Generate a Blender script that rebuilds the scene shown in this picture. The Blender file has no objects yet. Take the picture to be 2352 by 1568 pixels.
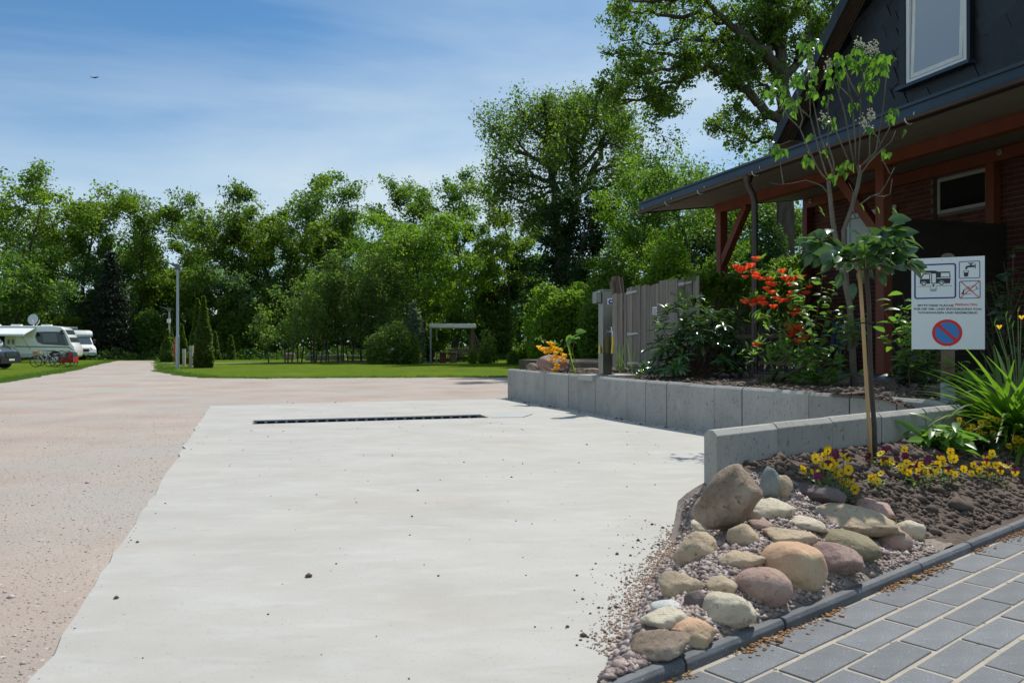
import bpy, bmesh, math, random
import numpy as np
from mathutils import Vector, Matrix, Euler

# ------------------------------------------------------------------ camera, sky, sun, exposure
sc = bpy.context.scene
F, YH, CAM_H = 1829.0, 790.0, 1.40          # focal length and horizon measured on the photo, eye height in metres
cam_d = bpy.data.cameras.new('camera'); cam = bpy.data.objects.new('camera', cam_d)
sc.collection.objects.link(cam); sc.camera = cam
cam_d.sensor_width = 36.0; cam_d.lens = 28.0; cam_d.clip_start = 0.05; cam_d.clip_end = 3000
cam.location = (0, 0, CAM_H); cam.rotation_euler = (math.radians(90) + math.atan((YH - 784) / F), 0, 0)
cam_d.dof.use_dof = True; cam_d.dof.focus_distance = 14.0; cam_d.dof.aperture_fstop = 5.6

SUN_EL, SUN_AZ = math.radians(57), math.radians(36)      # azimuth: right of straight ahead
w = bpy.data.worlds.new('World'); sc.world = w; w.use_nodes = True
nt = w.node_tree; N = nt.nodes; L = nt.links; N.clear()
out = N.new('ShaderNodeOutputWorld'); bg = N.new('ShaderNodeBackground'); bg.inputs[1].default_value = 0.097
sky = N.new('ShaderNodeTexSky'); sky.sky_type = 'NISHITA'; sky.sun_disc = False
sky.sun_elevation = SUN_EL; sky.sun_rotation = SUN_AZ; sky.altitude = 50
sky.air_density = 0.8; sky.dust_density = 0.6; sky.ozone_density = 6.0
tc = N.new('ShaderNodeTexCoord'); sep = N.new('ShaderNodeSeparateXYZ'); L.new(tc.outputs['Generated'], sep.inputs[0])
zz = N.new('ShaderNodeMath'); zz.operation = 'MAXIMUM'; zz.inputs[1].default_value = 0.03; L.new(sep.outputs[2], zz.inputs[0])
zo = N.new('ShaderNodeMath'); zo.operation = 'ADD'; zo.inputs[1].default_value = 0.10; L.new(zz.outputs[0], zo.inputs[0])
comb = N.new('ShaderNodeCombineXYZ')
for i in (0, 1):
    dv = N.new('ShaderNodeMath'); dv.operation = 'DIVIDE'; L.new(sep.outputs[i], dv.inputs[0]); L.new(zo.outputs[0], dv.inputs[1]); L.new(dv.outputs[0], comb.inputs[i])
mp = N.new('ShaderNodeMapping'); mp.inputs['Rotation'].default_value = (0, 0, math.radians(-1.7)); mp.inputs['Scale'].default_value = (0.26, 0.42, 1); mp.inputs['Location'].default_value = (8.29, 5.07, 0)
L.new(comb.outputs[0], mp.inputs[0])
n1 = N.new('ShaderNodeTexNoise'); n1.inputs['Scale'].default_value = 1.15; n1.inputs['Detail'].default_value = 9; n1.inputs['Roughness'].default_value = 0.55; n1.inputs['Distortion'].default_value = 0.5
L.new(mp.outputs[0], n1.inputs[0])
cr = N.new('ShaderNodeValToRGB'); cr.color_ramp.elements[0].position = 0.36; cr.color_ramp.elements[0].color = (0.06, 0.06, 0.06, 1); cr.color_ramp.elements[1].position = 0.66; cr.color_ramp.elements[1].color = (0.66, 0.66, 0.66, 1)
L.new(n1.outputs[0], cr.inputs[0])
mixc = N.new('ShaderNodeMix'); mixc.data_type = 'RGBA'; mixc.inputs[7].default_value = (8.0, 9.3, 10.0, 1)
tint = N.new('ShaderNodeMix'); tint.data_type = 'RGBA'; tint.blend_type = 'MULTIPLY'; tint.inputs[0].default_value = 1.0; tint.inputs[7].default_value = (0.60, 1.22, 1.40, 1)
L.new(sky.outputs[0], tint.inputs[6])
vm = N.new('ShaderNodeMapRange'); vm.interpolation_type = 'SMOOTHSTEP'; vm.inputs[1].default_value = 0.0; vm.inputs[2].default_value = 0.42; vm.inputs[3].default_value = 0.34; vm.inputs[4].default_value = 0.0; L.new(sep.outputs[2], vm.inputs[0])
va = N.new('ShaderNodeMath'); va.operation = 'ADD'; va.use_clamp = True; L.new(cr.outputs[0], va.inputs[0]); L.new(vm.outputs[0], va.inputs[1])
L.new(va.outputs[0], mixc.inputs[0]); L.new(tint.outputs[2], mixc.inputs[6])
L.new(mixc.outputs[2], bg.inputs[0]); L.new(bg.outputs[0], out.inputs[0])

sd = bpy.data.lights.new('sun', 'SUN'); sd.energy = 5.0; sd.angle = math.radians(0.53); sd.color = (1.0, 0.955, 0.88)
sun = bpy.data.objects.new('sun', sd); sc.collection.objects.link(sun)
sdir = Vector((math.sin(SUN_AZ) * math.cos(SUN_EL), math.cos(SUN_AZ) * math.cos(SUN_EL), math.sin(SUN_EL)))
sun.rotation_euler = sdir.to_track_quat('Z', 'Y').to_euler(); sun.location = (20, 40, 60)
vs = sc.view_settings; vs.view_transform = 'Standard'; vs.look = 'None'; vs.exposure = -0.15; vs.gamma = 1.0; vs.use_curve_mapping = False
sc.cycles.max_bounces = 7; sc.cycles.diffuse_bounces = 3; sc.cycles.glossy_bounces = 3; sc.cycles.transmission_bounces = 4
sc.cycles.caustics_reflective = False; sc.cycles.caustics_refractive = False; sc.cycles.use_denoising = True
sc.cycles.sample_clamp_indirect = 6.0

# ------------------------------------------------------------------ measuring helpers (photo at 2352 px wide -> metres)
def W(x, y, d): return Vector(((x - 1176) / F * d, d, CAM_H - (y - YH) / F * d))
def G(x, y, z=0.0): return W(x, y, F * (CAM_H - z) / (y - YH))
E2 = Vector((0.3065, -0.9519, 0)); V2 = Vector((0.9519, 0.3065, 0)); P0 = Vector((3.82, 14.5, 0))
def BP(a, b, z): return P0 + E2 * a + V2 * b + Vector((0, 0, z))        # bed frame: a along the eaves towards us, b towards the house
def AB(p): r = Vector((p[0], p[1], 0)) - P0; return r.dot(E2), r.dot(V2)
P1 = Vector((6.112, 23.2, 0)); HS = 1.6; PATIO_Z = 0.653                  # first porch post; house drawn in units of 1.6 m
def HP(a, b, z): return P1 + E2 * (a * HS) + V2 * (b * HS) + Vector((0, 0, PATIO_Z + (z - 0.933) * HS))
KD = Vector((0.766, 0.643, 0)); KN = Vector((-0.643, 0.766, 0))
def KP(k, n, z): return KD * k + KN * n + Vector((0, 0, z))              # kerb frame
def sm(t): t = max(0.0, min(1.0, t)); return t * t * (3 - 2 * t)
def lerp(a, b, t): return a + (b - a) * t

# ------------------------------------------------------------------ materials
MATS = {}
def nodes_of(name):
    m = bpy.data.materials.new(name); m.use_nodes = True; MATS[name] = m
    t = m.node_tree; return m, t.nodes, t.links, t.nodes['Principled BSDF']
def srgb(*c): return tuple(((v / 255) / 12.92 if v / 255 <= 0.04045 else ((v / 255 + 0.055) / 1.055) ** 2.4) for v in c)
def mat(name, c1, c2=None, scale=8.0, rough=0.7, bump=0.0, bscale=None, metal=0.0, stretch=(1, 1, 1), detail=6, spots=None, spec=0.5, coat=0.0, lo=0.3, hi=0.7, rnd=0.0, layer=None, pits=None, layers=()):
    """noise-mixed colour; spots=(colour, scale, threshold) dark or light grains; layer=(colour, scale, lo, hi) a second large stain layer"""
    m, n, l, b = nodes_of(name)
    co = n.new('ShaderNodeTexCoord'); mp = n.new('ShaderNodeMapping'); mp.inputs['Scale'].default_value = stretch; l.new(co.outputs['Object'], mp.inputs[0])
    nz = n.new('ShaderNodeTexNoise'); nz.inputs['Scale'].default_value = scale; nz.inputs['Detail'].default_value = detail; nz.inputs['Roughness'].default_value = 0.6
    l.new(mp.outputs[0], nz.inputs[0])
    r = n.new('ShaderNodeValToRGB'); r.color_ramp.elements[0].position = lo; r.color_ramp.elements[1].position = hi
    r.color_ramp.elements[0].color = (*c1, 1); r.color_ramp.elements[1].color = (*(c2 or c1), 1); l.new(nz.outputs[0], r.inputs[0])
    col = r.outputs[0]
    if layer:
        n2 = n.new('ShaderNodeTexNoise'); n2.inputs['Scale'].default_value = layer[1]; n2.inputs['Detail'].default_value = 5; l.new(mp.outputs[0], n2.inputs[0])
        r2 = n.new('ShaderNodeMapRange'); r2.inputs[1].default_value = layer[2]; r2.inputs[2].default_value = layer[3]; l.new(n2.outputs[0], r2.inputs[0])
        mx = n.new('ShaderNodeMix'); mx.data_type = 'RGBA'; mx.inputs[7].default_value = (*layer[0], 1); l.new(r2.outputs[0], mx.inputs[0]); l.new(col, mx.inputs[6]); col = mx.outputs[2]
    for ly in layers:
        n2 = n.new('ShaderNodeTexNoise'); n2.inputs['Scale'].default_value = ly[1]; n2.inputs['Detail'].default_value = 7; n2.inputs['Distortion'].default_value = 0.6
        m2 = n.new('ShaderNodeMapping'); m2.inputs['Scale'].default_value = ly[4] if len(ly) > 4 else (1, 1, 1); m2.inputs['Location'].default_value = (ly[1] * 3.1, ly[1] * 7.7, 0); l.new(co.outputs['Object'], m2.inputs[0]); l.new(m2.outputs[0], n2.inputs[0])
        r2 = n.new('ShaderNodeMapRange'); r2.inputs[1].default_value = ly[2]; r2.inputs[2].default_value = ly[3]; r2.inputs[4].default_value = ly[5] if len(ly) > 5 else 1.0; l.new(n2.outputs[0], r2.inputs[0])
        mx = n.new('ShaderNodeMix'); mx.data_type = 'RGBA'; mx.inputs[7].default_value = (*ly[0], 1); l.new(r2.outputs[0], mx.inputs[0]); l.new(col, mx.inputs[6]); col = mx.outputs[2]
    for sp in (spots or []):
        vo = n.new('ShaderNodeTexVoronoi'); vo.inputs['Scale'].default_value = sp[1]; vo.inputs['Randomness'].default_value = 1; l.new(co.outputs['Object'], vo.inputs[0])
        lt = n.new('ShaderNodeMapRange'); lt.inputs[1].default_value = sp[2]; lt.inputs[2].default_value = sp[2] * 0.55; l.new(vo.outputs[0], lt.inputs[0])
        # only some cells carry a grain
        sepc = n.new('ShaderNodeSeparateColor'); l.new(vo.outputs['Color'], sepc.inputs[0])
        gt = n.new('ShaderNodeMath'); gt.operation = 'LESS_THAN'; gt.inputs[1].default_value = sp[3] if len(sp) > 3 else 0.5; l.new(sepc.outputs[0], gt.inputs[0])
        ml = n.new('ShaderNodeMath'); ml.operation = 'MULTIPLY'; l.new(lt.outputs[0], ml.inputs[0]); l.new(gt.outputs[0], ml.inputs[1])
        mx = n.new('ShaderNodeMix'); mx.data_type = 'RGBA'; mx.inputs[7].default_value = (*sp[0], 1); l.new(ml.outputs[0], mx.inputs[0]); l.new(col, mx.inputs[6]); col = mx.outputs[2]
    if rnd:
        oi = n.new('ShaderNodeObjectInfo'); hs = n.new('ShaderNodeHueSaturation')
        mr = n.new('ShaderNodeMapRange'); mr.inputs[3].default_value = 1 - rnd; mr.inputs[4].default_value = 1 + rnd
        l.new(oi.outputs['Random'], mr.inputs[0]); l.new(mr.outputs[0], hs.inputs['Value']); l.new(col, hs.inputs['Color']); col = hs.outputs[0]
    l.new(col, b.inputs['Base Color'])
    b.inputs['Roughness'].default_value = rough; b.inputs['Metallic'].default_value = metal
    b.inputs['Specular IOR Level'].default_value = spec
    if coat: b.inputs['Coat Weight'].default_value = coat; b.inputs['Coat Roughness'].default_value = 0.08
    if bump:
        nb = n.new('ShaderNodeTexNoise'); nb.inputs['Scale'].default_value = bscale or scale * 3; nb.inputs['Detail'].default_value = 8; nb.inputs['Roughness'].default_value = 0.65; l.new(mp.outputs[0], nb.inputs[0])
        bp = n.new('ShaderNodeBump'); bp.inputs['Strength'].default_value = 1.0; bp.inputs['Distance'].default_value = bump
        l.new(nb.outputs[0], bp.inputs['Height']); l.new(bp.outputs[0], b.inputs['Normal'])
    return m
def leafmat(name, a, c, trans=0.4, rough=0.45, per='island', tcol=None, spec=0.4):
    m, n, l, b = nodes_of(name)
    if per == 'island': g = n.new('ShaderNodeNewGeometry'); rv = g.outputs['Random Per Island']
    else: g = n.new('ShaderNodeObjectInfo'); rv = g.outputs['Random']
    r = n.new('ShaderNodeValToRGB'); r.color_ramp.elements[0].color = (*a, 1); r.color_ramp.elements[1].color = (*c, 1); l.new(rv, r.inputs[0])
    l.new(r.outputs[0], b.inputs['Base Color']); b.inputs['Roughness'].default_value = rough; b.inputs['Specular IOR Level'].default_value = spec
    t = n.new('ShaderNodeBsdfTranslucent'); mx = n.new('ShaderNodeMixShader'); mx.inputs[0].default_value = trans
    tm = n.new('ShaderNodeMix'); tm.data_type = 'RGBA'; tm.blend_type = 'MULTIPLY'; tm.inputs[0].default_value = 1; tm.inputs[7].default_value = (*(tcol or (1.8, 2.0, 0.9)), 1)
    l.new(r.outputs[0], tm.inputs[6]); l.new(tm.outputs[2], t.inputs[0])
    o = n['Material Output']; l.new(b.outputs[0], mx.inputs[1]); l.new(t.outputs[0], mx.inputs[2]); l.new(mx.outputs[0], o.inputs[0])
    return m

mat('slab', (0.3852, 0.3667, 0.3314), (0.4648, 0.4460, 0.4101), 0.8, 0.82, 0.0012, 60, stretch=(1, 1.6, 1), detail=10,
    layers=[((0.4866, 0.4753, 0.4552), 2.3, 0.52, 0.70, (1, 2.2, 1), 0.5), ((0.4070, 0.3506, 0.2939), 0.55, 0.56, 0.72, (1, 1.5, 1), 0.55), ((0.3187, 0.3043, 0.2776), 5.5, 0.58, 0.75, (0.6, 2, 1), 0.3), ((0.2656, 0.2533, 0.2315), 0.42, 0.66, 0.76, (0.5, 1.6, 1), 0.35), ((0.2656, 0.2391, 0.2113), 70, 0.60, 0.74, (1, 1, 1), 0.6)],
    spots=[((0.1423, 0.1115, 0.0912), 9.0, 0.085, 0.12), ((0.2210, 0.1710, 0.1412), 30, 0.12, 0.16)])
mat('gravel', (0.3240, 0.2528, 0.2111), (0.4500, 0.3715, 0.3143), 0.5, 0.95, 0.012, 38, detail=10, layer=((0.3780, 0.3426, 0.3060), 0.35, 0.45, 0.65),
    spots=[((0.1170, 0.0936, 0.0800), 9, 0.13, 0.14), ((0.2160, 0.1447, 0.1190), 30, 0.28, 0.30), ((0.5940, 0.5308, 0.4771), 20, 0.22, 0.18), ((0.1800, 0.1370, 0.1032), 3.2, 0.10, 0.15)])
mat('lawn', (0.0650, 0.1173, 0.0060), (0.1150, 0.1734, 0.0100), 1.3, 0.9, 0.05, 14, detail=9, layer=((0.1500, 0.1734, 0.0225), 0.35, 0.50, 0.78), spec=0.05)
mat('path', (0.36, 0.33, 0.29), (0.48, 0.44, 0.39), 3, 0.95, 0.01)
mat('wall_concrete', (0.2983, 0.2935, 0.2708), (0.4005, 0.3858, 0.3521), 2.6, 0.85, 0.004, 30, rnd=0.10, lo=0.2, hi=0.8, detail=9,
    layers=[((0.1263, 0.1138, 0.0939), 26, 0.60, 0.70, (1, 1, 0.7), 0.8), ((0.1669, 0.1532, 0.1252), 60, 0.60, 0.72, (1, 1, 0.6), 0.7), ((0.4775, 0.4492, 0.3893), 5, 0.58, 0.74, (1.3, 1.3, 0.25), 0.5), ((0.2387, 0.2156, 0.1718), 1.6, 0.55, 0.75, (1, 1, 1), 0.5)])
mat('pad_concrete', (0.36, 0.355, 0.34), (0.44, 0.43, 0.41), 4, 0.85, 0.003, 30)
mat('patio', (0.13, 0.133, 0.14), (0.17, 0.17, 0.175), 5, 0.9, 0.003)
mat('paver', (0.115, 0.124, 0.135), (0.165, 0.173, 0.185), 5, 0.75, 0.0025, 90, spots=[((0.33, 0.34, 0.35), 130, 0.35, 0.14), ((0.06, 0.06, 0.065), 110, 0.35, 0.2)], rnd=0.12)
mat('sand_joint', (0.36, 0.315, 0.25), (0.46, 0.41, 0.335), 9, 0.95, 0.006, 60, spots=[((0.14, 0.10, 0.06), 22, 0.3, 0.3)])
mat('kerb', (0.075, 0.082, 0.09), (0.13, 0.138, 0.146), 6, 0.7, 0.003, 70, spots=[((0.26, 0.27, 0.28), 60, 0.3, 0.12)], rnd=0.15)
mat('soil', (0.0748, 0.0512, 0.0375), (0.1452, 0.1056, 0.0810), 7, 0.95, 0.03, 16, detail=10, layer=((0.1848, 0.1360, 0.1013), 1.1, 0.56, 0.72))
mat('clod', (0.0765, 0.0531, 0.0403), (0.1573, 0.1155, 0.0900), 9, 0.95, 0.008, 40)
mat('rockbed', (0.22, 0.175, 0.145), (0.34, 0.28, 0.23), 9, 0.95, 0.012, 60, spots=[((0.12, 0.09, 0.09), 40, 0.35, 0.5)])
mat('red_wood', (0.1380, 0.0306, 0.0126), (0.1932, 0.0468, 0.0189), 3, 0.6, 0.002, 30, stretch=(1, 1, 0.3))
mat('old_wood', (0.1600, 0.1406, 0.1155), (0.2640, 0.2394, 0.2030), 9, 0.9, 0.004, 30, stretch=(1, 1, 0.08), rnd=0.22)
mat('dark_wood', (0.016, 0.011, 0.008), (0.03, 0.021, 0.015), 6, 0.7, 0.003, 20, stretch=(0.2, 0.2, 1))
mat('brown_wood', (0.075, 0.045, 0.028), (0.13, 0.085, 0.055), 6, 0.75, 0.003, 30, stretch=(1, 1, 0.15))
mat('post_wood', (0.105, 0.075, 0.05), (0.17, 0.125, 0.085), 7, 0.85, 0.003, 30, stretch=(1, 1, 0.12))
mat('soffit', (0.19, 0.16, 0.138), (0.23, 0.198, 0.17), 2, 0.7)
mat('fascia', (0.04, 0.058, 0.08), (0.055, 0.075, 0.10), 1.5, 0.42, 0.0, metal=0.5)
mat('gutter', (0.0225, 0.0114, 0.0090), (0.0300, 0.0156, 0.0122), 3, 0.32, spec=0.6)
mat('white_metal', (0.62, 0.62, 0.6), (0.7, 0.7, 0.68), 5, 0.4)
mat('slate', (0.007, 0.008, 0.011), (0.015, 0.017, 0.022), 6, 0.5, 0.002, 25, rnd=0.4)
mat('brick', (0.09, 0.022, 0.016), (0.15, 0.042, 0.028), 12, 0.85, 0.003, 60, rnd=0.35)
mat('mortar', (0.13, 0.125, 0.115), (0.18, 0.175, 0.165), 20, 0.95, 0.003)
mat('white_paint', (0.78, 0.78, 0.77), None, 3, 0.35)
mat('pvc_white', (0.72, 0.73, 0.74), None, 3, 0.3, spec=0.5)
mat('glass_dark', (0.012, 0.015, 0.018), None, 3, 0.06, spec=0.8)
mat('glass_blind_sky', (0.3536, 0.3850, 0.4292), (0.4080, 0.4410, 0.4884), 30, 0.08, spec=0.9, stretch=(0, 0, 3), detail=0)  # pale blind, with the sky's reflection also put into the base colour
mat('sign_white', (0.66, 0.70, 0.73), (0.69, 0.72, 0.75), 3, 0.35)
mat('sign_blue', srgb(22, 40, 118), None, 3, 0.4)
mat('sign_midblue', srgb(42, 120, 190), None, 3, 0.4)
mat('sign_red', srgb(205, 30, 24), None, 3, 0.4)
mat('sign_black', (0.012, 0.014, 0.022), None, 3, 0.4)
mat('green_line', srgb(20, 90, 70), None, 3, 0.5)
mat('steel', (0.2312, 0.2178, 0.1950), (0.2856, 0.2714, 0.2438), 30, 0.30, metal=0.95, stretch=(1, 1, 0.05))
mat('steel_drain', (0.34, 0.35, 0.355), (0.42, 0.43, 0.43), 8, 0.42, metal=0.6)
mat('cover_plate', (0.38, 0.395, 0.40), (0.43, 0.44, 0.445), 6, 0.6, metal=0.1)
mat('shade_black', (0.012, 0.012, 0.012), None, 3, 0.9)  # near-black colour standing for the shade inside openings
mat('chrome', (0.65, 0.66, 0.68), None, 3, 0.15, metal=1.0)
mat('galv', (0.30, 0.35, 0.38), (0.40, 0.45, 0.48), 14, 0.45, 0, metal=0.45)
mat('lamp_dark', (0.10, 0.11, 0.12), None, 3, 0.45, metal=0.3)
mat('hose_yellow', (0.72, 0.56, 0.03), None, 3, 0.45)
mat('plastic_blue', (0.015, 0.05, 0.22), None, 3, 0.35)
mat('chair_blue', (0.012, 0.022, 0.06), (0.018, 0.03, 0.08), 3, 0.4)
mat('cabinet', (0.36, 0.37, 0.37), (0.42, 0.43, 0.43), 3, 0.6)
mat('cabinet_blue', (0.34, 0.40, 0.43), (0.39, 0.45, 0.48), 3, 0.55)
mat('bark', (0.045, 0.036, 0.027), (0.10, 0.082, 0.062), 5, 0.95, 0.02, 14, stretch=(1, 1, 0.25))
mat('bark_grey', (0.1040, 0.0897, 0.0675), (0.1680, 0.1482, 0.1125), 9, 0.9, 0.004, 40, stretch=(1, 1, 0.4))
mat('stem_brown', (0.075, 0.047, 0.033), (0.13, 0.085, 0.06), 12, 0.85, 0.002, 60, stretch=(1, 1, 0.3))
mat('stem_green', (0.08, 0.12, 0.03), (0.11, 0.16, 0.04), 12, 0.6)
mat('bamboo', (0.42, 0.25, 0.10), (0.53, 0.34, 0.15), 12, 0.5, stretch=(1, 1, 0.1))
mat('rose_stem', (0.045, 0.032, 0.026), (0.085, 0.065, 0.05), 14, 0.8, 0.002, 60)
mat('rubber', (0.012, 0.012, 0.013), None, 3, 0.7)
mat('rim', (0.42, 0.43, 0.44), None, 3, 0.35, metal=0.6)
mat('car_white', (0.84, 0.84, 0.84), (0.86, 0.86, 0.86), 2, 0.3, coat=0.6)
mat('car_dark', (0.022, 0.026, 0.034), (0.03, 0.034, 0.042), 2, 0.3, coat=0.7)
mat('car_plastic', (0.03, 0.032, 0.035), None, 3, 0.6)
mat('car_grey', (0.16, 0.17, 0.18), None, 3, 0.4)
mat('car_silver', (0.45, 0.47, 0.48), None, 3, 0.3, coat=0.5)
mat('windscreen', (0.05, 0.07, 0.08), None, 3, 0.05, spec=1.0, metal=0.0)
mat('awning', (0.74, 0.76, 0.78), (0.62, 0.64, 0.68), 1.0, 0.6)
mat('bike_grey', (0.35, 0.37, 0.39), None, 3, 0.4)
mat('bike_black', (0.02, 0.02, 0.022), None, 3, 0.5)
mat('bike_yellow', (0.5, 0.33, 0.03), None, 3, 0.5)
mat('wicker', (0.35, 0.19, 0.09), (0.45, 0.26, 0.13), 60, 0.8)
mat('trailer_red', (0.42, 0.018, 0.02), None, 3, 0.6)
mat('pole_red', (0.5, 0.04, 0.03), None, 3, 0.5)
mat('letter_dark', (0.03, 0.03, 0.03), None, 3, 0.6)
mat('beige_wood', (0.36, 0.31, 0.23), (0.45, 0.39, 0.3), 8, 0.8)
mat('frame_white', (0.6600, 0.6480, 0.6000), (0.7920, 0.7800, 0.7320), 2, 0.6)
mat('litter', (0.26, 0.12, 0.04), (0.40, 0.22, 0.10), 30, 0.95)
mat('debris', (0.06, 0.04, 0.03), (0.14, 0.09, 0.065), 30, 0.95)
mat('pebble', (0.17, 0.12, 0.108), (0.45, 0.355, 0.31), 9, 0.7, detail=1, lo=0.35, hi=0.65, spots=[((0.55, 0.50, 0.47), 18, 0.5, 0.2), ((0.10, 0.08, 0.085), 21, 0.5, 0.3)])
mat('gravel_bits', (0.34, 0.28, 0.255), (0.56, 0.50, 0.465), 14, 0.85, detail=1, lo=0.35, hi=0.65)
mat('grit', (0.38, 0.26, 0.19), (0.55, 0.41, 0.33), 12, 0.9, detail=1)
# foliage
leafmat('lf_oak', (0.0632, 0.1149, 0.0152), (0.1339, 0.2010, 0.0270), 0.55, tcol=(1.7, 1.9, 0.8))
leafmat('lf_yellow', (0.0881, 0.1530, 0.0148), (0.1682, 0.2350, 0.0258), 0.55, tcol=(1.7, 1.9, 0.8))
leafmat('lf_mid', (0.0532, 0.1145, 0.0190), (0.1232, 0.1928, 0.0318), 0.55)
leafmat('lf_bright', (0.0894, 0.1663, 0.0177), (0.1707, 0.2540, 0.0318), 0.55)
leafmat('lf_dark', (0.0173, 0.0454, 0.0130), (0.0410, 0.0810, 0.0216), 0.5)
leafmat('lf_blue', (0.0679, 0.1294, 0.0578), (0.1235, 0.1941, 0.0882), 0.55)
leafmat('lf_silver', (0.1100, 0.1485, 0.1100), (0.2200, 0.2640, 0.2090), 0.5)
leafmat('lf_spruce', (0.008, 0.02, 0.010), (0.02, 0.036, 0.018), 0.1, 0.6)
leafmat('lf_thuja', (0.0438, 0.0813, 0.0100), (0.1063, 0.1562, 0.0200), 0.5, 0.6)
leafmat('lf_alder', (0.0784, 0.1366, 0.0303), (0.1497, 0.2098, 0.0530), 0.55)
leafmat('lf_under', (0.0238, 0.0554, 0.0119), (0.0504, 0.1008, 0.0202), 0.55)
leafmat('lf_grass', (0.07, 0.13, 0.02), (0.12, 0.19, 0.035), 0.4)
leafmat('lf_ivy', (0.1020, 0.1800, 0.0240), (0.2040, 0.2880, 0.0420), 0.5)
leafmat('ob_rose', (0.0250, 0.0650, 0.0375), (0.0525, 0.1063, 0.0475), 0.30, 0.24, 'object', (3.6, 3.4, 0.9), 0.6)
leafmat('ob_lilac', (0.0660, 0.1500, 0.0216), (0.1140, 0.2160, 0.0336), 0.5, 0.38, 'object')
leafmat('ob_rhodo', (0.0495, 0.1170, 0.0429), (0.1013, 0.1913, 0.0624), 0.18, 0.20, 'object', None, 0.7)
leafmat('ob_rhodo_new', (0.10, 0.19, 0.035), (0.15, 0.25, 0.05), 0.4, 0.35, 'object')
leafmat('ob_azalea', (0.1063, 0.2125, 0.0375), (0.1750, 0.2875, 0.0562), 0.42, 0.4, 'object')
leafmat('ob_shrub', (0.0810, 0.1782, 0.0372), (0.1620, 0.2754, 0.0594), 0.40, 0.32, 'object')
leafmat('ob_lily', (0.085, 0.17, 0.02), (0.15, 0.25, 0.035), 0.42, 0.4, 'object')
leafmat('ob_darkleaf', (0.022, 0.05, 0.018), (0.045, 0.08, 0.028), 0.3, 0.35, 'object')
leafmat('fl_red', (0.82, 0.10, 0.045), (0.88, 0.19, 0.07), 0.4, 0.5, 'object', (1.1, 0.9, 0.8))
leafmat('fl_orange', (0.92, 0.58, 0.04), (0.94, 0.68, 0.09), 0.4, 0.5, 'object', (1.1, 1.0, 0.7))
leafmat('fl_yellow', (0.82, 0.56, 0.008), (0.88, 0.62, 0.012), 0.35, 0.5, 'object', (1.1, 1.0, 0.7))
leafmat('fl_purple', (0.10, 0.008, 0.04), (0.16, 0.012, 0.06), 0.3, 0.5, 'object', (1.2, 0.8, 1.0))
leafmat('fl_white', (0.62, 0.62, 0.5), (0.74, 0.73, 0.6), 0.3, 0.6, 'object', (1, 1, 1))

# ------------------------------------------------------------------ object helpers
C = sc.collection; ORG = {}
def props(o, label=None, cat=None, group=None, kind=None):
    if label: o['label'] = label
    if cat: o['category'] = cat
    if group: o['group'] = group
    if kind: o['kind'] = kind
    return o
def thing(name, label, cat, loc, group=None):
    o = bpy.data.objects.new(name, None); C.objects.link(o); o.location = loc; o.empty_display_size = 0.2
    ORG[o] = Vector(loc); return props(o, label, cat, group)
def link(name, me, parent=None, m=None):
    if m and not me.materials: me.materials.append(MATS[m])
    o = bpy.data.objects.new(name, me); C.objects.link(o)
    if parent: o.parent = parent; ORG[o] = ORG[parent]
    else: ORG[o] = Vector((0, 0, 0))
    return o
def npmesh(name, v, f, m, smooth=False):
    """v (n,3) array, f (k,c) array of equal-sized faces"""
    me = bpy.data.meshes.new(name); v = np.asarray(v, dtype=np.float32); f = np.asarray(f, dtype=np.int32); k, c = f.shape
    me.vertices.add(len(v)); me.vertices.foreach_set('co', v.ravel()); me.loops.add(k * c); me.loops.foreach_set('vertex_index', f.ravel())
    me.polygons.add(k); me.polygons.foreach_set('loop_start', np.arange(0, k * c, c, dtype=np.int32)); me.polygons.foreach_set('loop_total', np.full(k, c, dtype=np.int32))
    if smooth: me.polygons.foreach_set('use_smooth', np.ones(k, dtype=bool))
    me.update(calc_edges=True); me.materials.append(MATS[m]); return me
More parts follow.
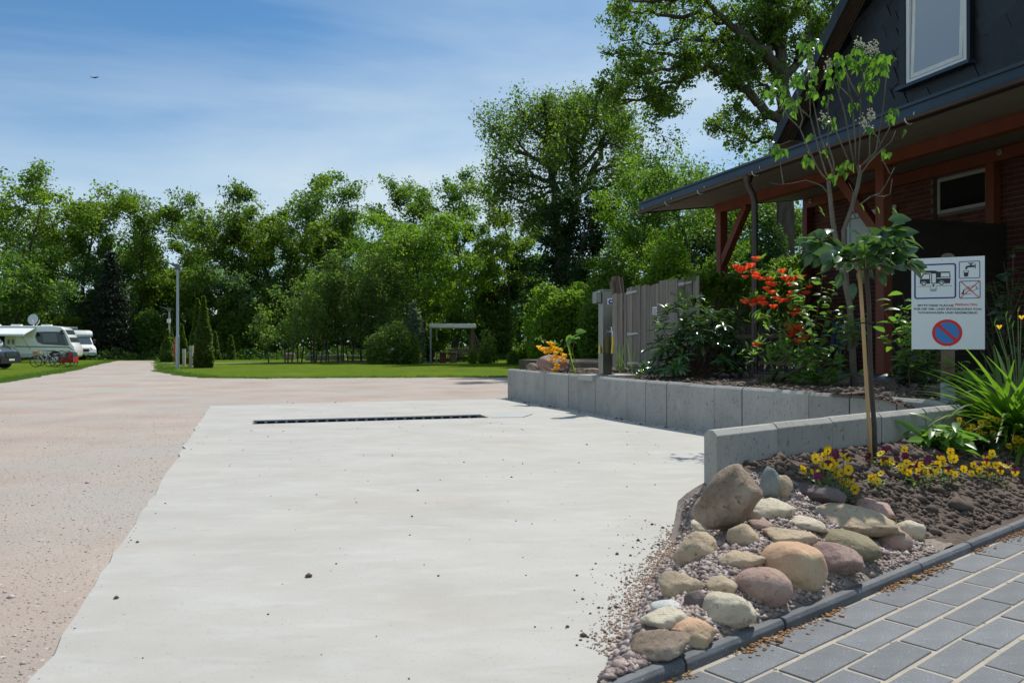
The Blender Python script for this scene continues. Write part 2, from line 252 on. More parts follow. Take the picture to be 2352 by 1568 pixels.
class B:
    def __init__(s): s.v = []; s.f = []; s.sm = False
    def add(s, vs, fs):
        o = len(s.v); s.v += [Vector(p) for p in vs]; s.f += [tuple(i + o for i in f) for f in fs]; return s
    def hexa(s, p): return s.add(p, [(0, 3, 2, 1), (4, 5, 6, 7), (0, 1, 5, 4), (1, 2, 6, 5), (2, 3, 7, 6), (3, 0, 4, 7)])
    def box(s, c, sx, sy, sz, rz=0, up=False):
        c = Vector(c); R = Matrix.Rotation(rz, 3, 'Z'); z0 = 0 if up else -sz / 2; z1 = sz if up else sz / 2
        q = [(-sx / 2, -sy / 2), (sx / 2, -sy / 2), (sx / 2, sy / 2), (-sx / 2, sy / 2)]
        return s.hexa([c + R @ Vector((x, y, z)) for z in (z0, z1) for x, y in q])
    def frame(s, fn, a0, a1, b0, b1, z0, z1):
        return s.hexa([fn(a, b, z) for z in (z0, z1) for a, b in ((a0, b0), (a1, b0), (a1, b1), (a0, b1))])
    def bar(s, p, q, wx, wy, up=(0, 0, 1)):
        p = Vector(p); q = Vector(q); d = (q - p).normalized(); x = d.cross(Vector(up))
        if x.length < 1e-4: x = d.cross(Vector((0, 1, 0)))
        x.normalize(); y = x.cross(d)
        c = [x * sx * wx / 2 + y * sy * wy / 2 for sx, sy in ((-1, -1), (1, -1), (1, 1), (-1, 1))]
        return s.hexa([p + k for k in c] + [q + k for k in c])
    def tube(s, pts, r, n=6, cap=True):
        pts = [Vector(p) for p in pts]; k = len(pts); rr = r if isinstance(r, (list, tuple)) else [r] * k; o = len(s.v); ref = Vector((0.3, 0.9, 0.2))
        for i, p in enumerate(pts):
            d = (pts[min(i + 1, k - 1)] - pts[max(i - 1, 0)]).normalized(); x = d.cross(ref)
            if x.length < 0.05: x = d.cross(Vector((1, 0, 0)))
            x.normalize(); y = d.cross(x)
            for j in range(n): t = 2 * math.pi * j / n; s.v.append(p + (x * math.cos(t) + y * math.sin(t)) * rr[i])
        for i in range(k - 1):
            for j in range(n): a = o + i * n + j; b = o + i * n + (j + 1) % n; s.f.append((a, b, b + n, a + n))
        if cap: s.f.append(tuple(o + j for j in range(n))[::-1]); s.f.append(tuple(o + (k - 1) * n + j for j in range(n)))
        return s
    def prism(s, poly, off):
        """extrude a planar polygon by a vector"""
        n = len(poly); off = Vector(off); p = [Vector(q) for q in poly]
        return s.add(p + [q + off for q in p], [tuple(range(n))[::-1], tuple(range(n, 2 * n))] + [(i, (i + 1) % n, n + (i + 1) % n, n + i) for i in range(n)])
    def cyl(s, c, axis, r, h, n=20):
        c = Vector(c); ax = Vector(axis).normalized(); return s.tube([c - ax * h / 2, c + ax * h / 2], r, n)
    def grid(s, fn, nu, nv):
        o = len(s.v); s.v += [Vector(fn(i / nu, j / nv)) for i in range(nu + 1) for j in range(nv + 1)]
        for i in range(nu):
            for j in range(nv): a = o + i * (nv + 1) + j; s.f.append((a, a + nv + 1, a + nv + 2, a + 1))
        return s
    def obj(s, name, m, parent=None, smooth=False, bevel=0, seg=1, label=None):
        me = bpy.data.meshes.new(name); org = ORG[parent] if parent else Vector((0, 0, 0))
        me.from_pydata([tuple(p - org) for p in s.v], [], s.f); me.validate()
        bm = bmesh.new(); bm.from_mesh(me); bmesh.ops.recalc_face_normals(bm, faces=bm.faces)
        if bevel: bmesh.ops.bevel(bm, geom=list(bm.edges), offset=bevel, segments=seg, affect='EDGES', profile=0.5, clamp_overlap=True)
        bm.to_mesh(me); bm.free()
        if smooth:
            for p in me.polygons: p.use_smooth = True
            if smooth == 'auto': 
                try: me.set_sharp_from_angle(angle=math.radians(35))
                except Exception: pass
        o = link(name, me, parent, m)
        if label: o['label'] = label
        return o
def wthing(name, label, cat, group=None, loc=(0, 0, 0)): return thing(name, label, cat, loc, group)
def solo(o, label, cat, group=None):
    """a one-mesh thing: move its origin to the middle of its base"""
    me = o.data; vs = [v.co for v in me.vertices]; c = Vector(((min(v.x for v in vs) + max(v.x for v in vs)) / 2, (min(v.y for v in vs) + max(v.y for v in vs)) / 2, min(v.z for v in vs)))
    me.transform(Matrix.Translation(-c)); o.location = c; return props(o, label, cat, group)
def text_mesh(txt, size, align='CENTER', extrude=0.0005, bold=0.0):
    cu = bpy.data.curves.new('t', 'FONT'); cu.body = txt; cu.size = size; cu.align_x = align; cu.extrude = extrude; cu.offset = bold; cu.resolution_u = 3
    o = bpy.data.objects.new('t', cu); C.objects.link(o); dg = bpy.context.evaluated_depsgraph_get(); dg.update()
    me = bpy.data.meshes.new_from_object(o.evaluated_get(dg)); bpy.data.objects.remove(o); bpy.data.curves.remove(cu); return me
def put_text(txt, size, origin, xd, yd, m, parent, name='lettering', width=None, bold=0.0):
    me = text_mesh(txt, size, bold=bold); xs = [v.co.x for v in me.vertices]; w0 = max(xs) - min(xs); sx = (width / w0) if width else 1
    xd = Vector(xd).normalized(); yd = Vector(yd).normalized(); zd = xd.cross(yd)
    M = Matrix((xd * sx, yd, zd)).transposed().to_4x4(); M.translation = Vector(origin) - ORG[parent]; me.transform(M); me.name = name
    me.materials.clear(); return link(name, me, parent, m)
# ================================================================== the setting: ground
rng = random.Random(7)
from mathutils.geometry import tessellate_polygon
def terr(x, y):
    t = sm((y - 60) / 32) * 0.85 * sm((x + 24) / 14)
    return t + 0.03 * math.sin(x * 0.31 + 1) * math.sin(y * 0.23) * sm((y - 36) / 10) * sm((x + 12) / 8) + 0.25 * sm((y - 100) / 60)
def lawn_z(x, y): return terr(x, y) - 0.014
xs = [-400, -200, -120, -80] + [-60 + 2.0 * i for i in range(61)] + [80, 120, 200, 400]; ys = [-60, -20, 0, 10, 20] + [26 + 2.0 * i for i in range(48)] + [140, 180, 260, 400, 700]
b = B(); b.v = [Vector((x, y, -0.7 if (-20 <= x <= 10 and -1 < y < 21) else lawn_z(x, y))) for x in xs for y in ys]
for i in range(len(xs) - 1):
    for j in range(len(ys) - 1): a = i * len(ys) + j; b.f.append((a, a + len(ys), a + len(ys) + 1, a + 1))
props(b.obj('lawn', 'lawn', None, smooth=True), kind='structure')

gl = [(0, 879.4), (66.8, 868.3), (103, 861.3), (172.6, 850.2), (208.8, 840), (267.6, 828)]; gr = [(357, 828), (358, 840), (356, 852), (390, 858), (420, 863), (470, 867.5), (600, 868.5), (800, 867.5), (1000, 866.5), (1168, 866)]
def wob(pts, n, amp):
    o = []
    for p, q in zip(pts, pts[1:]):
        for i in range(n): o.append(p.lerp(q, i / n) + Vector((rng.gauss(0, amp), rng.gauss(0, amp), 0)))
    return o + [pts[-1]]
GLP = wob([Vector((-34, 23.5, 0))] + [G(*p) for p in gl], 12, 0.10); GRP = wob([G(*p) for p in gr] + [Vector((3, 33.4, 0)), Vector((4, 26, 0))], 12, 0.10)
poly = GLP + GRP + [Vector((2.6, 19, 0)), Vector((4, 10, 0)), Vector((2, 6, 0)), Vector((0.8, -6, 0)), Vector((-40, -6, 0))]
def sheet(name, loops, z, m, skirt=0.0):
    bm = bmesh.new(); es = []; allv = []
    for lp in loops:
        vs_ = [bm.verts.new((p[0], p[1], z)) for p in lp]; allv += vs_; es += [bm.edges.new((vs_[i], vs_[(i + 1) % len(vs_)])) for i in range(len(vs_))]
    for t in tessellate_polygon([[Vector((p[0], p[1], 0)) for p in lp] for lp in loops]):
        try: bm.faces.new([allv[i] for i in t])
        except ValueError: pass
    if skirt:
        for e in list(es):
            if e.is_valid:
                v1, v2 = e.verts; a = bm.verts.new((v1.co.x, v1.co.y, z - skirt)); c = bm.verts.new((v2.co.x, v2.co.y, z - skirt)); bm.faces.new((v1, v2, c, a))
    bmesh.ops.recalc_face_normals(bm, faces=bm.faces)
    me = bpy.data.meshes.new(name); bm.to_mesh(me); bm.free()
    if sum(p.normal.z * p.area for p in me.polygons) < 0: me.flip_normals()
    return props(link(name, me, None, m), kind='structure')
pth = [(360, 835), (470, 834.5), (560, 833.0), (700, 832.2), (860, 833), (1000, 832.5), (1062, 831.5)]
b = B(); c = wob([G(*p) for p in pth], 6, 0.05)
for p, q in zip(c, c[1:]):
    z0 = terr(p.x, p.y) + 0.012; z1 = terr(q.x, q.y) + 0.012; b.add([(p.x, p.y - 0.55, z0), (q.x, q.y - 0.55, z1), (q.x, q.y + 0.6, z1), (p.x, p.y + 0.6, z0)], [(0, 1, 2, 3)])
props(b.obj('path', 'path'), kind='structure')

# ---- retaining walls of concrete angle stones
top = [(1165.9, 846.7), (1184.6, 848), (1205.6, 850), (1228.4, 851.8), (1252.2, 854.1), (1277.9, 856.1), (1305.5, 858.2), (1337.6, 860.7), (1367.8, 863.6), (1401.7, 866.6), (1440.1, 869.7), (1482.7, 873), (1529.9, 876.6), (1581.1, 880.3), (1640.2, 884.5), (1703, 889.2), (1775, 894.4), (1857, 900.2), (1950, 906.5), (2057.5, 913.6)]
WH = 0.76
BW = [G(x, y, WH) for x, y in top]
NWL = [G(1644, 988, WH), G(1785.6, 972.5, WH), G(1912.7, 960, WH), G(2025.9, 948.3, WH), G(2126.4, 938, WH), G(2212, 929.5, WH)]
CORN = NWL[-1] + (NWL[-1] - NWL[-2]).normalized() * -0.10; BW.append(G(2172, 921.3, WH))
def stone(p, q, th, side, z0, z1, ch=0.040):
    """one stone between joints p and q; its body lies on `side` of the front face"""
    d = (q - p); d.z = 0; d.normalize(); nrm = Vector((-d.y, d.x, 0)) * side; p = p + d * 0.005; q = q - d * 0.005
    prof = [(0, z0), (0, z1 - ch), (ch, z1), (th - ch, z1), (th, z1 - ch), (th, z0)]
    A = [Vector((p.x, p.y, 0)) + nrm * o + Vector((0, 0, z)) for o, z in prof]; Q = [Vector((q.x, q.y, 0)) + nrm * o + Vector((0, 0, z)) for o, z in prof]
    n = len(prof); return B().add(A + Q, [tuple(range(n)), tuple(range(n, 2 * n))[::-1]] + [(i, i + n, (i + 1) % n + n, (i + 1) % n) for i in range(n)])
def wall_of(pts, side, label, zs):
    w_ = wthing('retaining_wall', label, 'wall', loc=(pts[0].x, pts[0].y, 0))
    for i, (p, q) in enumerate(zip(pts, pts[1:])):
        o = Vector((rng.gauss(0, 0.004), rng.gauss(0, 0.004), 0)); stone(p + o, q + o, 0.12, side, -0.3, WH + rng.gauss(0, 0.003)).obj('stone', 'wall_concrete', w_, bevel=0.004)
    return w_
wall_of(BW, 1, 'long curved grey concrete retaining wall below the flower bed', 0)
wall_of(NWL, 1, 'short grey concrete wall running from the boulder back to the sign post', 0)

# ---- concrete slab with the drain trench
U = Vector((-0.313, 0.950, 0)); VV = Vector((0.950, 0.313, 0))
TL = G(483, 933); LB = G(80, 1568)
drA = G(580, 975.5); 
def DP(s, t, z=0.0): return Vector((drA.x, drA.y, z)) + Vector((0.957, 0.290, 0)) * s + Vector((-0.290, 0.957, 0)) * t
DLEN, DWID = 4.25, 0.72
outer = [Vector((TL.x, TL.y, 0)), G(800, 924.5), G(1150, 916.5), Vector((BW[0].x + 0.05, BW[0].y + 0.03, 0))] + [p + Vector((0.05, 0.03, 0)) for p in BW[1:]] + [NWL[-1] + Vector((-0.06, 0.06, 0))] + [p + Vector((-0.05, 0.06, 0)) for p in NWL[-2:0:-1]] + [G(1628, 1215), G(1585, 1222), G(1530, 1262), G(1490, 1330), G(1462, 1395), G(1440, 1470), G(1395, 1560), Vector((0.2, 2.4, 0)), Vector((-0.1, -3, 0)), LB + (LB - TL).normalized() * 5.8]
le = []
for i in range(81): t = i / 80; p = (LB + (LB - TL).normalized() * 5.8).lerp(TL, t); le.append(p + Vector((rng.gauss(0, 0.014), 0, 0)))
outer = outer + le[1:-1]
hole = [DP(0, 0), DP(DLEN, 0), DP(DLEN, DWID), DP(0, DWID)]
sheet('concrete_slab', [outer, hole], 0.012, 'slab', 0.09)
sheet('gravel_yard', [poly, [DP(0.02, 0.02), DP(DLEN - 0.02, 0.02), DP(DLEN - 0.02, DWID - 0.0), DP(0.02, DWID - 0.0)]], -0.005, 'gravel')
dr = wthing('drain_channel', 'long steel slot drain sunk in the concrete slab', 'drain', loc=DP(DLEN / 2, DWID / 2, 0))
B().frame(DP, 0.0, DLEN, 0.0, 0.012, -0.16, 0.016).frame(DP, 0, DLEN, DWID - 0.012, DWID + 0.004, -0.20, 0.016).frame(DP, -0.004, 0.01, 0.013, DWID - 0.013, -0.2, 0.016).frame(DP, DLEN - 0.01, DLEN + 0.004, 0.013, DWID - 0.013, -0.2, 0.016).obj('trough', 'steel_drain', dr)
B().frame(DP, 0.01, DLEN - 0.01, 0.012, DWID - 0.012, -0.23, -0.20).obj('trough_floor', 'shade_black', dr)
for i in range(3):
    B().frame(DP, 0.012 + i * 1.41, 0.012 + (i + 1) * 1.41 - 0.01, DWID - 0.05, DWID - 0.014, -0.006, 0.009).obj('rail', 'steel_drain', dr)
B().frame(DP, 0.012, DLEN - 0.012, DWID - 0.030, DWID - 0.020, -0.19, -0.007).obj('slot_back', 'shade_black', dr)  # black sheet: darkness behind the slots painted in
ns = 23
for i in range(ns + 1):
    s0 = 0.014 + i * (DLEN - 0.075) / ns; B().frame(DP, s0, s0 + 0.045, DWID - 0.049, DWID - 0.031, -0.10, -0.0065).obj('grate_bar', 'steel_drain', dr)
cp = wthing('drain_cover', 'flush blue-grey steel cover plate at the right end of the slot drain', 'cover', loc=DP(DLEN + 0.5, 0.25, 0))
B().hexa([DP(DLEN + 0.02, -0.02, 0.002), DP(DLEN + 0.62, -0.12, 0.002), DP(DLEN + 1.0, 0.45, 0.002), DP(DLEN + 0.30, 0.62, 0.002), DP(DLEN + 0.02, -0.02, 0.019), DP(DLEN + 0.62, -0.12, 0.019), DP(DLEN + 1.0, 0.45, 0.019), DP(DLEN + 0.30, 0.62, 0.019)]).obj('plate', 'cover_plate', cp)
B().bar(DP(DLEN + 1.012, 0.46, 0.013), DP(DLEN + 0.31, 0.635, 0.013), 0.012, 0.01).bar(DP(DLEN + 1.012, 0.46, 0.013), DP(DLEN + 0.63, -0.13, 0.013), 0.012, 0.01).obj('seal', 'rubber', cp)

# ---- soil: front bed and upper bed
def ntop(k):
    if k < 3.38: return lerp(2.30, 2.92, (k - 2.41) / 0.97)
    if k < 4.80: return lerp(2.92, 3.72, (k - 3.38) / 1.42)
    if k < 5.05: return lerp(3.72, 3.56, (k - 4.8) / 0.25)
    if k < 9.15: return 3.56 - (k - 5.05) * 0.034
    return lerp(3.42, 5.2, sm((k - 9.15) / 0.5))
def soil_kn(k, n):
    nt_ = ntop(k); t = max(0, min(1, (n - 2.18) / max(nt_ - 2.18, 0.02)))
    left = 0.036 + (0.05 + 0.13 * max(0, k - 2.5)) * math.sin(math.pi * min(1, t ** 0.9)) * 0.95 - 0.05 * t
    right = 0.040 + 0.42 * sm((n - 2.15) / 1.35) + 0.28 * sm((n - 3.3) / 1.5) + 0.06 * sm((k - 7.5) / 2)
    return lerp(left, right, sm((k - 4.35) / 0.95))
def soil_z(x, y): p = Vector((x, y, 0)); return soil_kn(p.dot(KD), p.dot(KN))
import mathutils.noise as mno
b = B(); nk, nn = 130, 34; rows = []
for i in range(nk + 1):
    k = 2.30 + (10.6 - 2.30) * i / nk
    for j in range(nn + 1):
        n = lerp(2.186, ntop(k) + 0.06, j / nn); z = soil_kn(k, n)
        rough = sm((k - 5.0) / 0.8) * 0.03 + 0.006
        p = KP(k, n, 0); z += rough * (mno.noise(Vector((p.x * 5, p.y * 5, 3))) + 0.6 * mno.noise(Vector((p.x * 13, p.y * 13, 7))))
        b.v.append(Vector((p.x, p.y, z)))
for i in range(nk):
    for j in range(nn): a = i * (nn + 1) + j; b.f.append((a, a + nn + 1, a + nn + 2, a + 1))
fs = b.obj('soil', 'soil', None, smooth=True); props(fs, kind='structure'); fs.data.materials.append(MATS['rockbed'])
for p in fs.data.polygons:
    k = p.center.dot(KD); n = p.center.dot(KN)
    if k < 5.75 - (n - 2.2) * 0.5 + 0.25 * mno.noise(p.center * 3): p.material_index = 1
def bwb(a):                                            # b of the wall's back face at station a
    pts = [AB(p) for p in BW]
    for (a0, b0), (a1, b1) in zip(pts, pts[1:]):
        if a0 <= a <= a1: return lerp(b0, b1, (a - a0) / (a1 - a0)) + 0.1
    return pts[0][1] + 0.1 if a < pts[0][0] else pts[-1][1] + 0.1
def bed_b1(a): return 4.55
def bed_z(x, y):
    a, bb = AB((x, y)); w0 = bwb(a); return 0.700 + 0.03 * sm((bb - w0) / 1.5) - 0.09 * sm((bb - 2.2) / 2.0)
b = B(); na, nb_ = 170, 40; a_lo, a_hi = -9.3, 6.6
def b_near(a): return bwb(a) if a > -6.35 else lerp(bwb(-6.35), 2.7, (-6.35 - a) / 2.9)
for i in range(na + 1):
    a = lerp(a_lo, a_hi, i / na)
    for j in range(nb_ + 1):
        bb = lerp(b_near(a), bed_b1(a), j / nb_); p = BP(a, bb, 0); z = bed_z(p.x, p.y)
        z += 0.028 * (mno.noise(Vector((p.x * 4, p.y * 4, 1))) + 0.7 * mno.noise(Vector((p.x * 12, p.y * 12, 5)))) * (0.3 + 0.7 * min(1, j / 3)); b.v.append(Vector((p.x, p.y, z)))
for i in range(na):
    for j in range(nb_): a = i * (nb_ + 1) + j; b.f.append((a, a + nb_ + 1, a + nb_ + 2, a + 1))
edge = [i * (nb_ + 1) for i in range(na + 1) if lerp(a_lo, a_hi, i / na) < -6.2]
for e0, e1 in zip(edge, edge[1:]):                       # bank that carries the bed's far end down to the lawn
    o = len(b.v); b.v += [b.v[e0] + Vector((-0.05, 0.10, -0.75)), b.v[e1] + Vector((-0.05, 0.10, -0.75))]; b.f.append((e0, e1, o + 1, o))
props(b.obj('soil', 'soil', None, smooth=True), kind='structure')
b = B().frame(HP, -1.28, 4.6, -0.24, 2.2, 0.5, 0.933); props(b.obj('patio', 'patio', None), kind='structure')
b = B().frame(HP, -12, -0.565, 0.1, 6, 0.4, 0.90); props(b.obj('yard_ground', 'soil', None), kind='structure')

# ---- paving and kerb
pv = props(B().add([KP(1.2, 2.14, -0.003), KP(1.2, -1.6, -0.003), KP(12, -1.6, -0.003), KP(12, 2.14, -0.003)], [(0, 1, 2, 3)]).obj('pavement', 'sand_joint'), kind='structure')
pm = {}
def paver_mesh(l, wd):
    me = B().frame(lambda a, b_, z: Vector((a, b_, z)), -l / 2, l / 2, -wd / 2, wd / 2, -0.05, 0.0).obj('paver', 'paver', None, bevel=0.005, seg=2); d = me.data; bpy.data.objects.remove(me); return d
pmes = paver_mesh(0.470, 0.163); pedge = paver_mesh(0.470, 0.178)
rz = math.atan2(KD.y, KD.x)
for r in range(10):
    n0 = 2.112 if r == 0 else 1.908 - 0.185 * (r - 1); n1 = 1.908 - 0.185 * r if r else 1.908
    off = 4.306 if r % 2 == 0 else 4.06
    for i in range(-5, 8):
        k = off + 0.495 * (i + 0.5)
        o = link('paver', pedge if r == 0 else pmes, pv); p = KP(k + rng.gauss(0, 0.002), (n0 + n1) / 2 + rng.gauss(0, 0.0015), 0.003 + rng.gauss(0, 0.0012)); o.location = p
        o.rotation_euler = (rng.gauss(0, 0.004), rng.gauss(0, 0.004), rz + rng.gauss(0, 0.003))
kb = wthing('kerb', 'dark grey concrete edging kerb between the paving and the rock bed', 'kerb', loc=KP(2.0, 2.18, 0))
for i in range(-2, 9):
    k0, k1 = 3.54 + 0.77 * i, 3.54 + 0.77 * (i + 1) - 0.008; dz = rng.gauss(0, 0.003); dn = rng.gauss(0, 0.003)
    prof = [(2.128, -0.2), (2.128, 0.034), (2.142, 0.054), (2.178, 0.056), (2.192, 0.046), (2.192, -0.2)]
    A = [KP(k0, n + dn, z + dz) for n, z in prof]; Q = [KP(k1, n + dn, z + dz) for n, z in prof]; n = 6
    B().add(A + Q, [tuple(range(n)), tuple(range(n, 2 * n))[::-1]] + [(j, j + n, (j + 1) % n + n, (j + 1) % n) for j in range(n)]).obj('kerb_stone', 'kerb', kb, bevel=0.003)
# ================================================================== the brick house with its porch
hs = wthing('brick_house', 'dark house with red brick ground floor, slate gable and red timber porch', 'house', loc=HP(3, 3, 0))
BWALL = 2.2; ZS = 4.24          # wall plane and soffit height there
def soff(b_): return 3.965 + 0.123 * b_
def roofq(fn): pass
# posts
for a in (0.0, 3.93):
    zb = 1.0
    B().frame(HP, a - 0.075, a + 0.075, -0.075, 0.075, zb, 3.79).obj('post', 'red_wood', hs, bevel=0.006)
    B().frame(HP, a - 0.05, a + 0.05, -0.05, 0.05, 0.93, 0.94).frame(HP, a - 0.015, a + 0.015, -0.015, 0.015, 0.94, zb).obj('post_shoe', 'galv', hs)
for a in (-0.30, 3.78):
    B().frame(HP, a - 0.07, a + 0.07, BWALL - 0.17, BWALL - 0.03, 0.95, 4.02).obj('wall_post', 'red_wood', hs, bevel=0.005)
B().frame(HP, -0.16, 7.6, -0.07, 0.07, 3.792, 3.955).obj('beam', 'red_wood', hs, bevel=0.005)
B().frame(HP, -0.36, 7.6, BWALL - 0.16, BWALL - 0.02, 4.022, 4.205).obj('wall_plate', 'red_wood', hs, bevel=0.005)
def brace(a0, z0, a1, z1):
    d = Vector((a1 - a0, 0, z1 - z0)).normalized(); nx = Vector((-d.z, 0, d.x)) * 0.065
    q = [(a0 - nx.x, z0 - nx.z), (a0 + nx.x, z0 + nx.z), (a1 + nx.x, z1 + nx.z), (a1 - nx.x, z1 - nx.z)]
    B().hexa([HP(a, -0.06, z) for a, z in q] + [HP(a, 0.06, z) for a, z in q]).obj('brace', 'red_wood', hs, bevel=0.004)
brace(0.03, 2.85, 0.80, 3.80); brace(3.90, 2.85, 3.10, 3.80)
for a in (0.02, 0.75): B().cyl(HP(a, -0.08, 3.86), V2, 0.012, 0.02, 10).obj('dowel', 'brown_wood', hs)
for a in (-0.12, 1.9, 3.95):
    B().cyl(HP(a, BWALL - 0.172, 4.13), V2, 0.065, 0.03, 16).cyl(HP(a, BWALL - 0.195, 4.13), V2, 0.02, 0.07, 10).obj('bolt_washer', 'galv', hs)
# roof of the porch
EB = -1.38
def slope(a0, a1, b0, b1, zo, th):
    z0, z1 = soff(b0) + zo, soff(b1) + zo
    return [HP(a0, b0, z0), HP(a1, b0, z0), HP(a1, b1, z1), HP(a0, b1, z1), HP(a0, b0, z0 + th), HP(a1, b0, z0 + th), HP(a1, b1, z1 + th), HP(a0, b1, z1 + th)]
for i in range(9):
    b0 = lerp(EB + 0.02, BWALL - 0.01, i / 9); b1 = lerp(EB + 0.02, BWALL - 0.01, (i + 1) / 9) - 0.004
    B().hexa(slope(-0.40, 7.8, b0, b1, 0.0, 0.02)).obj('soffit_board', 'soffit', hs)
B().hexa(slope(-0.44, 7.8, EB, BWALL - 0.01, 0.05, 0.07)).obj('porch_roof', 'fascia', hs)
for i in range(3):
    a0, a1 = -0.45 + i * 2.76, -0.45 + (i + 1) * 2.76 - 0.004
    B().frame(HP, a0, a1, EB - 0.05, EB - 0.005, 3.765, 3.965).frame(HP, a0, a1, EB - 0.075, EB - 0.052, 3.935, 3.968).obj('fascia', 'fascia', hs)
B().hexa([HP(-0.475, EB - 0.01, 3.775), HP(-0.452, EB - 0.01, 3.775), HP(-0.452, BWALL, soff(BWALL) - 0.005), HP(-0.475, BWALL, soff(BWALL) - 0.005), HP(-0.475, EB - 0.01, 3.95), HP(-0.452, EB - 0.01, 3.95), HP(-0.452, BWALL, soff(BWALL) + 0.17), HP(-0.475, BWALL, soff(BWALL) + 0.17)]).obj('fascia', 'fascia', hs)
# gutter: half round
gt = B(); ng = 8; r0 = 0.052; gz = 3.785
def gpt(a, t, r): return HP(a, EB - 0.115 + r * math.cos(t), gz + r * math.sin(t))
ring = [(math.pi + math.pi * i / ng) for i in range(ng + 1)]
A = [gpt(-0.50, t, r0) for t in ring] + [gpt(-0.50, t, r0 - 0.006) for t in reversed(ring)]; Q = [gpt(7.8, t, r0) for t in ring] + [gpt(7.8, t, r0 - 0.006) for t in reversed(ring)]
n = len(A); gt.add(A + Q, [tuple(range(n)), tuple(range(n, 2 * n))[::-1]] + [(i, i + n, (i + 1) % n + n, (i + 1) % n) for i in range(n)])
gt.add([gpt(-0.498, t, r0 - 0.001) for t in ring], [tuple(range(ng + 1))]); gu = gt.obj('gutter', 'gutter', hs, smooth='auto')
for a in (-0.32, 0.72, 1.75, 3.18, 4.55, 5.9):
    bb = B(); bb.tube([HP(a, EB - 0.05, 3.86)] + [gpt(a, math.pi * 2 - (math.pi) * i / 8, r0 + 0.006) for i in range(9)], 0.011, 5); bb.obj('gutter_bracket', 'white_metal', gu)
dp = B(); ad = 2.99
dp.tube([HP(ad, EB - 0.115, gz - 0.05), HP(ad, EB - 0.115, 3.64), HP(ad + 0.0, EB - 0.03, 3.50), HP(ad, EB + 0.0, 3.38), HP(ad, EB + 0.0, 0.80)], [0.08, 0.072, 0.072, 0.072, 0.072], 12)
dp.tube([HP(ad, EB - 0.115, gz - 0.03), HP(ad, EB - 0.115, 3.66)], [0.125, 0.08], 12); dp.obj('downpipe', 'gutter', hs, smooth='auto')
# walls: mortar core, bricks
B().frame(HP, -0.56, 9.0, BWALL, 6.5, 0.3, 4.35).obj('wall', 'mortar', hs)
rb, lb = 0.077, 0.25; cand = []
def opening(a, z): return (2.66 < a < 3.66 and 3.40 < z < 4.05)
r_i = 0; z = 0.95
while z < 4.30:
    off = 0.0 if r_i % 2 == 0 else lb / 2; a = -0.56 - (lb / 2 if r_i % 2 else 0)
    while a < 5.0:
        a0, a1 = max(a, -0.562), a + lb - 0.012
        if a1 - a0 > 0.05 and not opening((a0 + a1) / 2, z + 0.033): cand.append((a0, a1, z))
        a += lb
    z += rb; r_i += 1
def vis(c):
    am = (c[0] + c[1]) / 2
    if am < 1.0: return 1 + am * 0.2 + (1.2 if c[2] < 1.7 else 0)
    if c[2] > 3.05 and am < 3.9: return 0
    if am > 3.95: return 2.5
    return 4 - 0.1 * c[2]
cand.sort(key=vis); bcache = {}; rest = B()
for i, (a0, a1, z0) in enumerate(cand):
    pr = 0.006 + rng.random() * 0.004
    if i < 290:
        key = round(a1 - a0, 3)
        if key not in bcache:
            o = B().box((0, 0, 0), key * HS, 0.05 * HS, 0.065 * HS).obj('brick', 'brick', None, bevel=0.003); bcache[key] = o.data; bpy.data.objects.remove(o)
        o = link('brick', bcache[key], hs); o.location = HP((a0 + a1) / 2, BWALL + 0.025 - pr, z0 + 0.0325) - ORG[hs]; o.rotation_euler = (0, 0, math.atan2(E2.y, E2.x))
    else: rest.frame(HP, a0, a1, BWALL - pr, BWALL + 0.04, z0, z0 + 0.065)
o = rest.obj('brickwork', 'brick', hs); o['kind'] = 'stuff'
# left return of the brick corner (end wall)
rest = B(); z = 0.95; k = 0
while z < 4.3:
    bq = BWALL + (0.0 if k % 2 else -0.0)
    for i in range(4):
        b0 = BWALL + 0.05 + i * lb + (0.12 if k % 2 else 0); rest.frame(HP, -0.568, -0.52, b0, b0 + lb - 0.012, z, z + 0.065)
    z += rb; k += 1
o = rest.obj('end_brickwork', 'brick', hs); o['kind'] = 'stuff'
# small porch window
wn = B().frame(HP, 2.70, 2.75, BWALL - 0.012, BWALL + 0.05, 3.45, 4.0).frame(HP, 3.57, 3.62, BWALL - 0.012, BWALL + 0.05, 3.45, 4.0).frame(HP, 2.752, 3.568, BWALL - 0.010, BWALL + 0.05, 3.45, 3.50).frame(HP, 2.752, 3.568, BWALL - 0.010, BWALL + 0.05, 3.95, 4.0).obj('window', 'cabinet', hs)
B().frame(HP, 2.753, 3.567, BWALL - 0.004, BWALL - 0.002, 3.502, 3.948).obj('pane', 'glass_dark', wn)
B().frame(HP, 2.63, 2.698, BWALL - 0.02, BWALL + 0.04, 3.38, 4.02).obj('window_jamb', 'dark_wood', hs)
# door leaf by the board
B().frame(HP, 1.55, 1.62, BWALL - 0.02, BWALL + 0.03, 0.95, 3.9).obj('door_frame', 'dark_wood', hs)
# partition of dark boards from the second post to the wall
for i in range(15):
    z0 = 0.98 + i * 0.143; B().frame(HP, 3.905 + (0.006 if i % 2 else 0), 3.93 + (0.006 if i % 2 else 0), 0.08, BWALL - 0.03, z0, z0 + 0.136).obj('partition_board', 'dark_wood', hs)
B().frame(HP, 3.88, 3.95, 1.0, 1.07, 0.95, 3.1).obj('partition_post', 'dark_wood', hs)
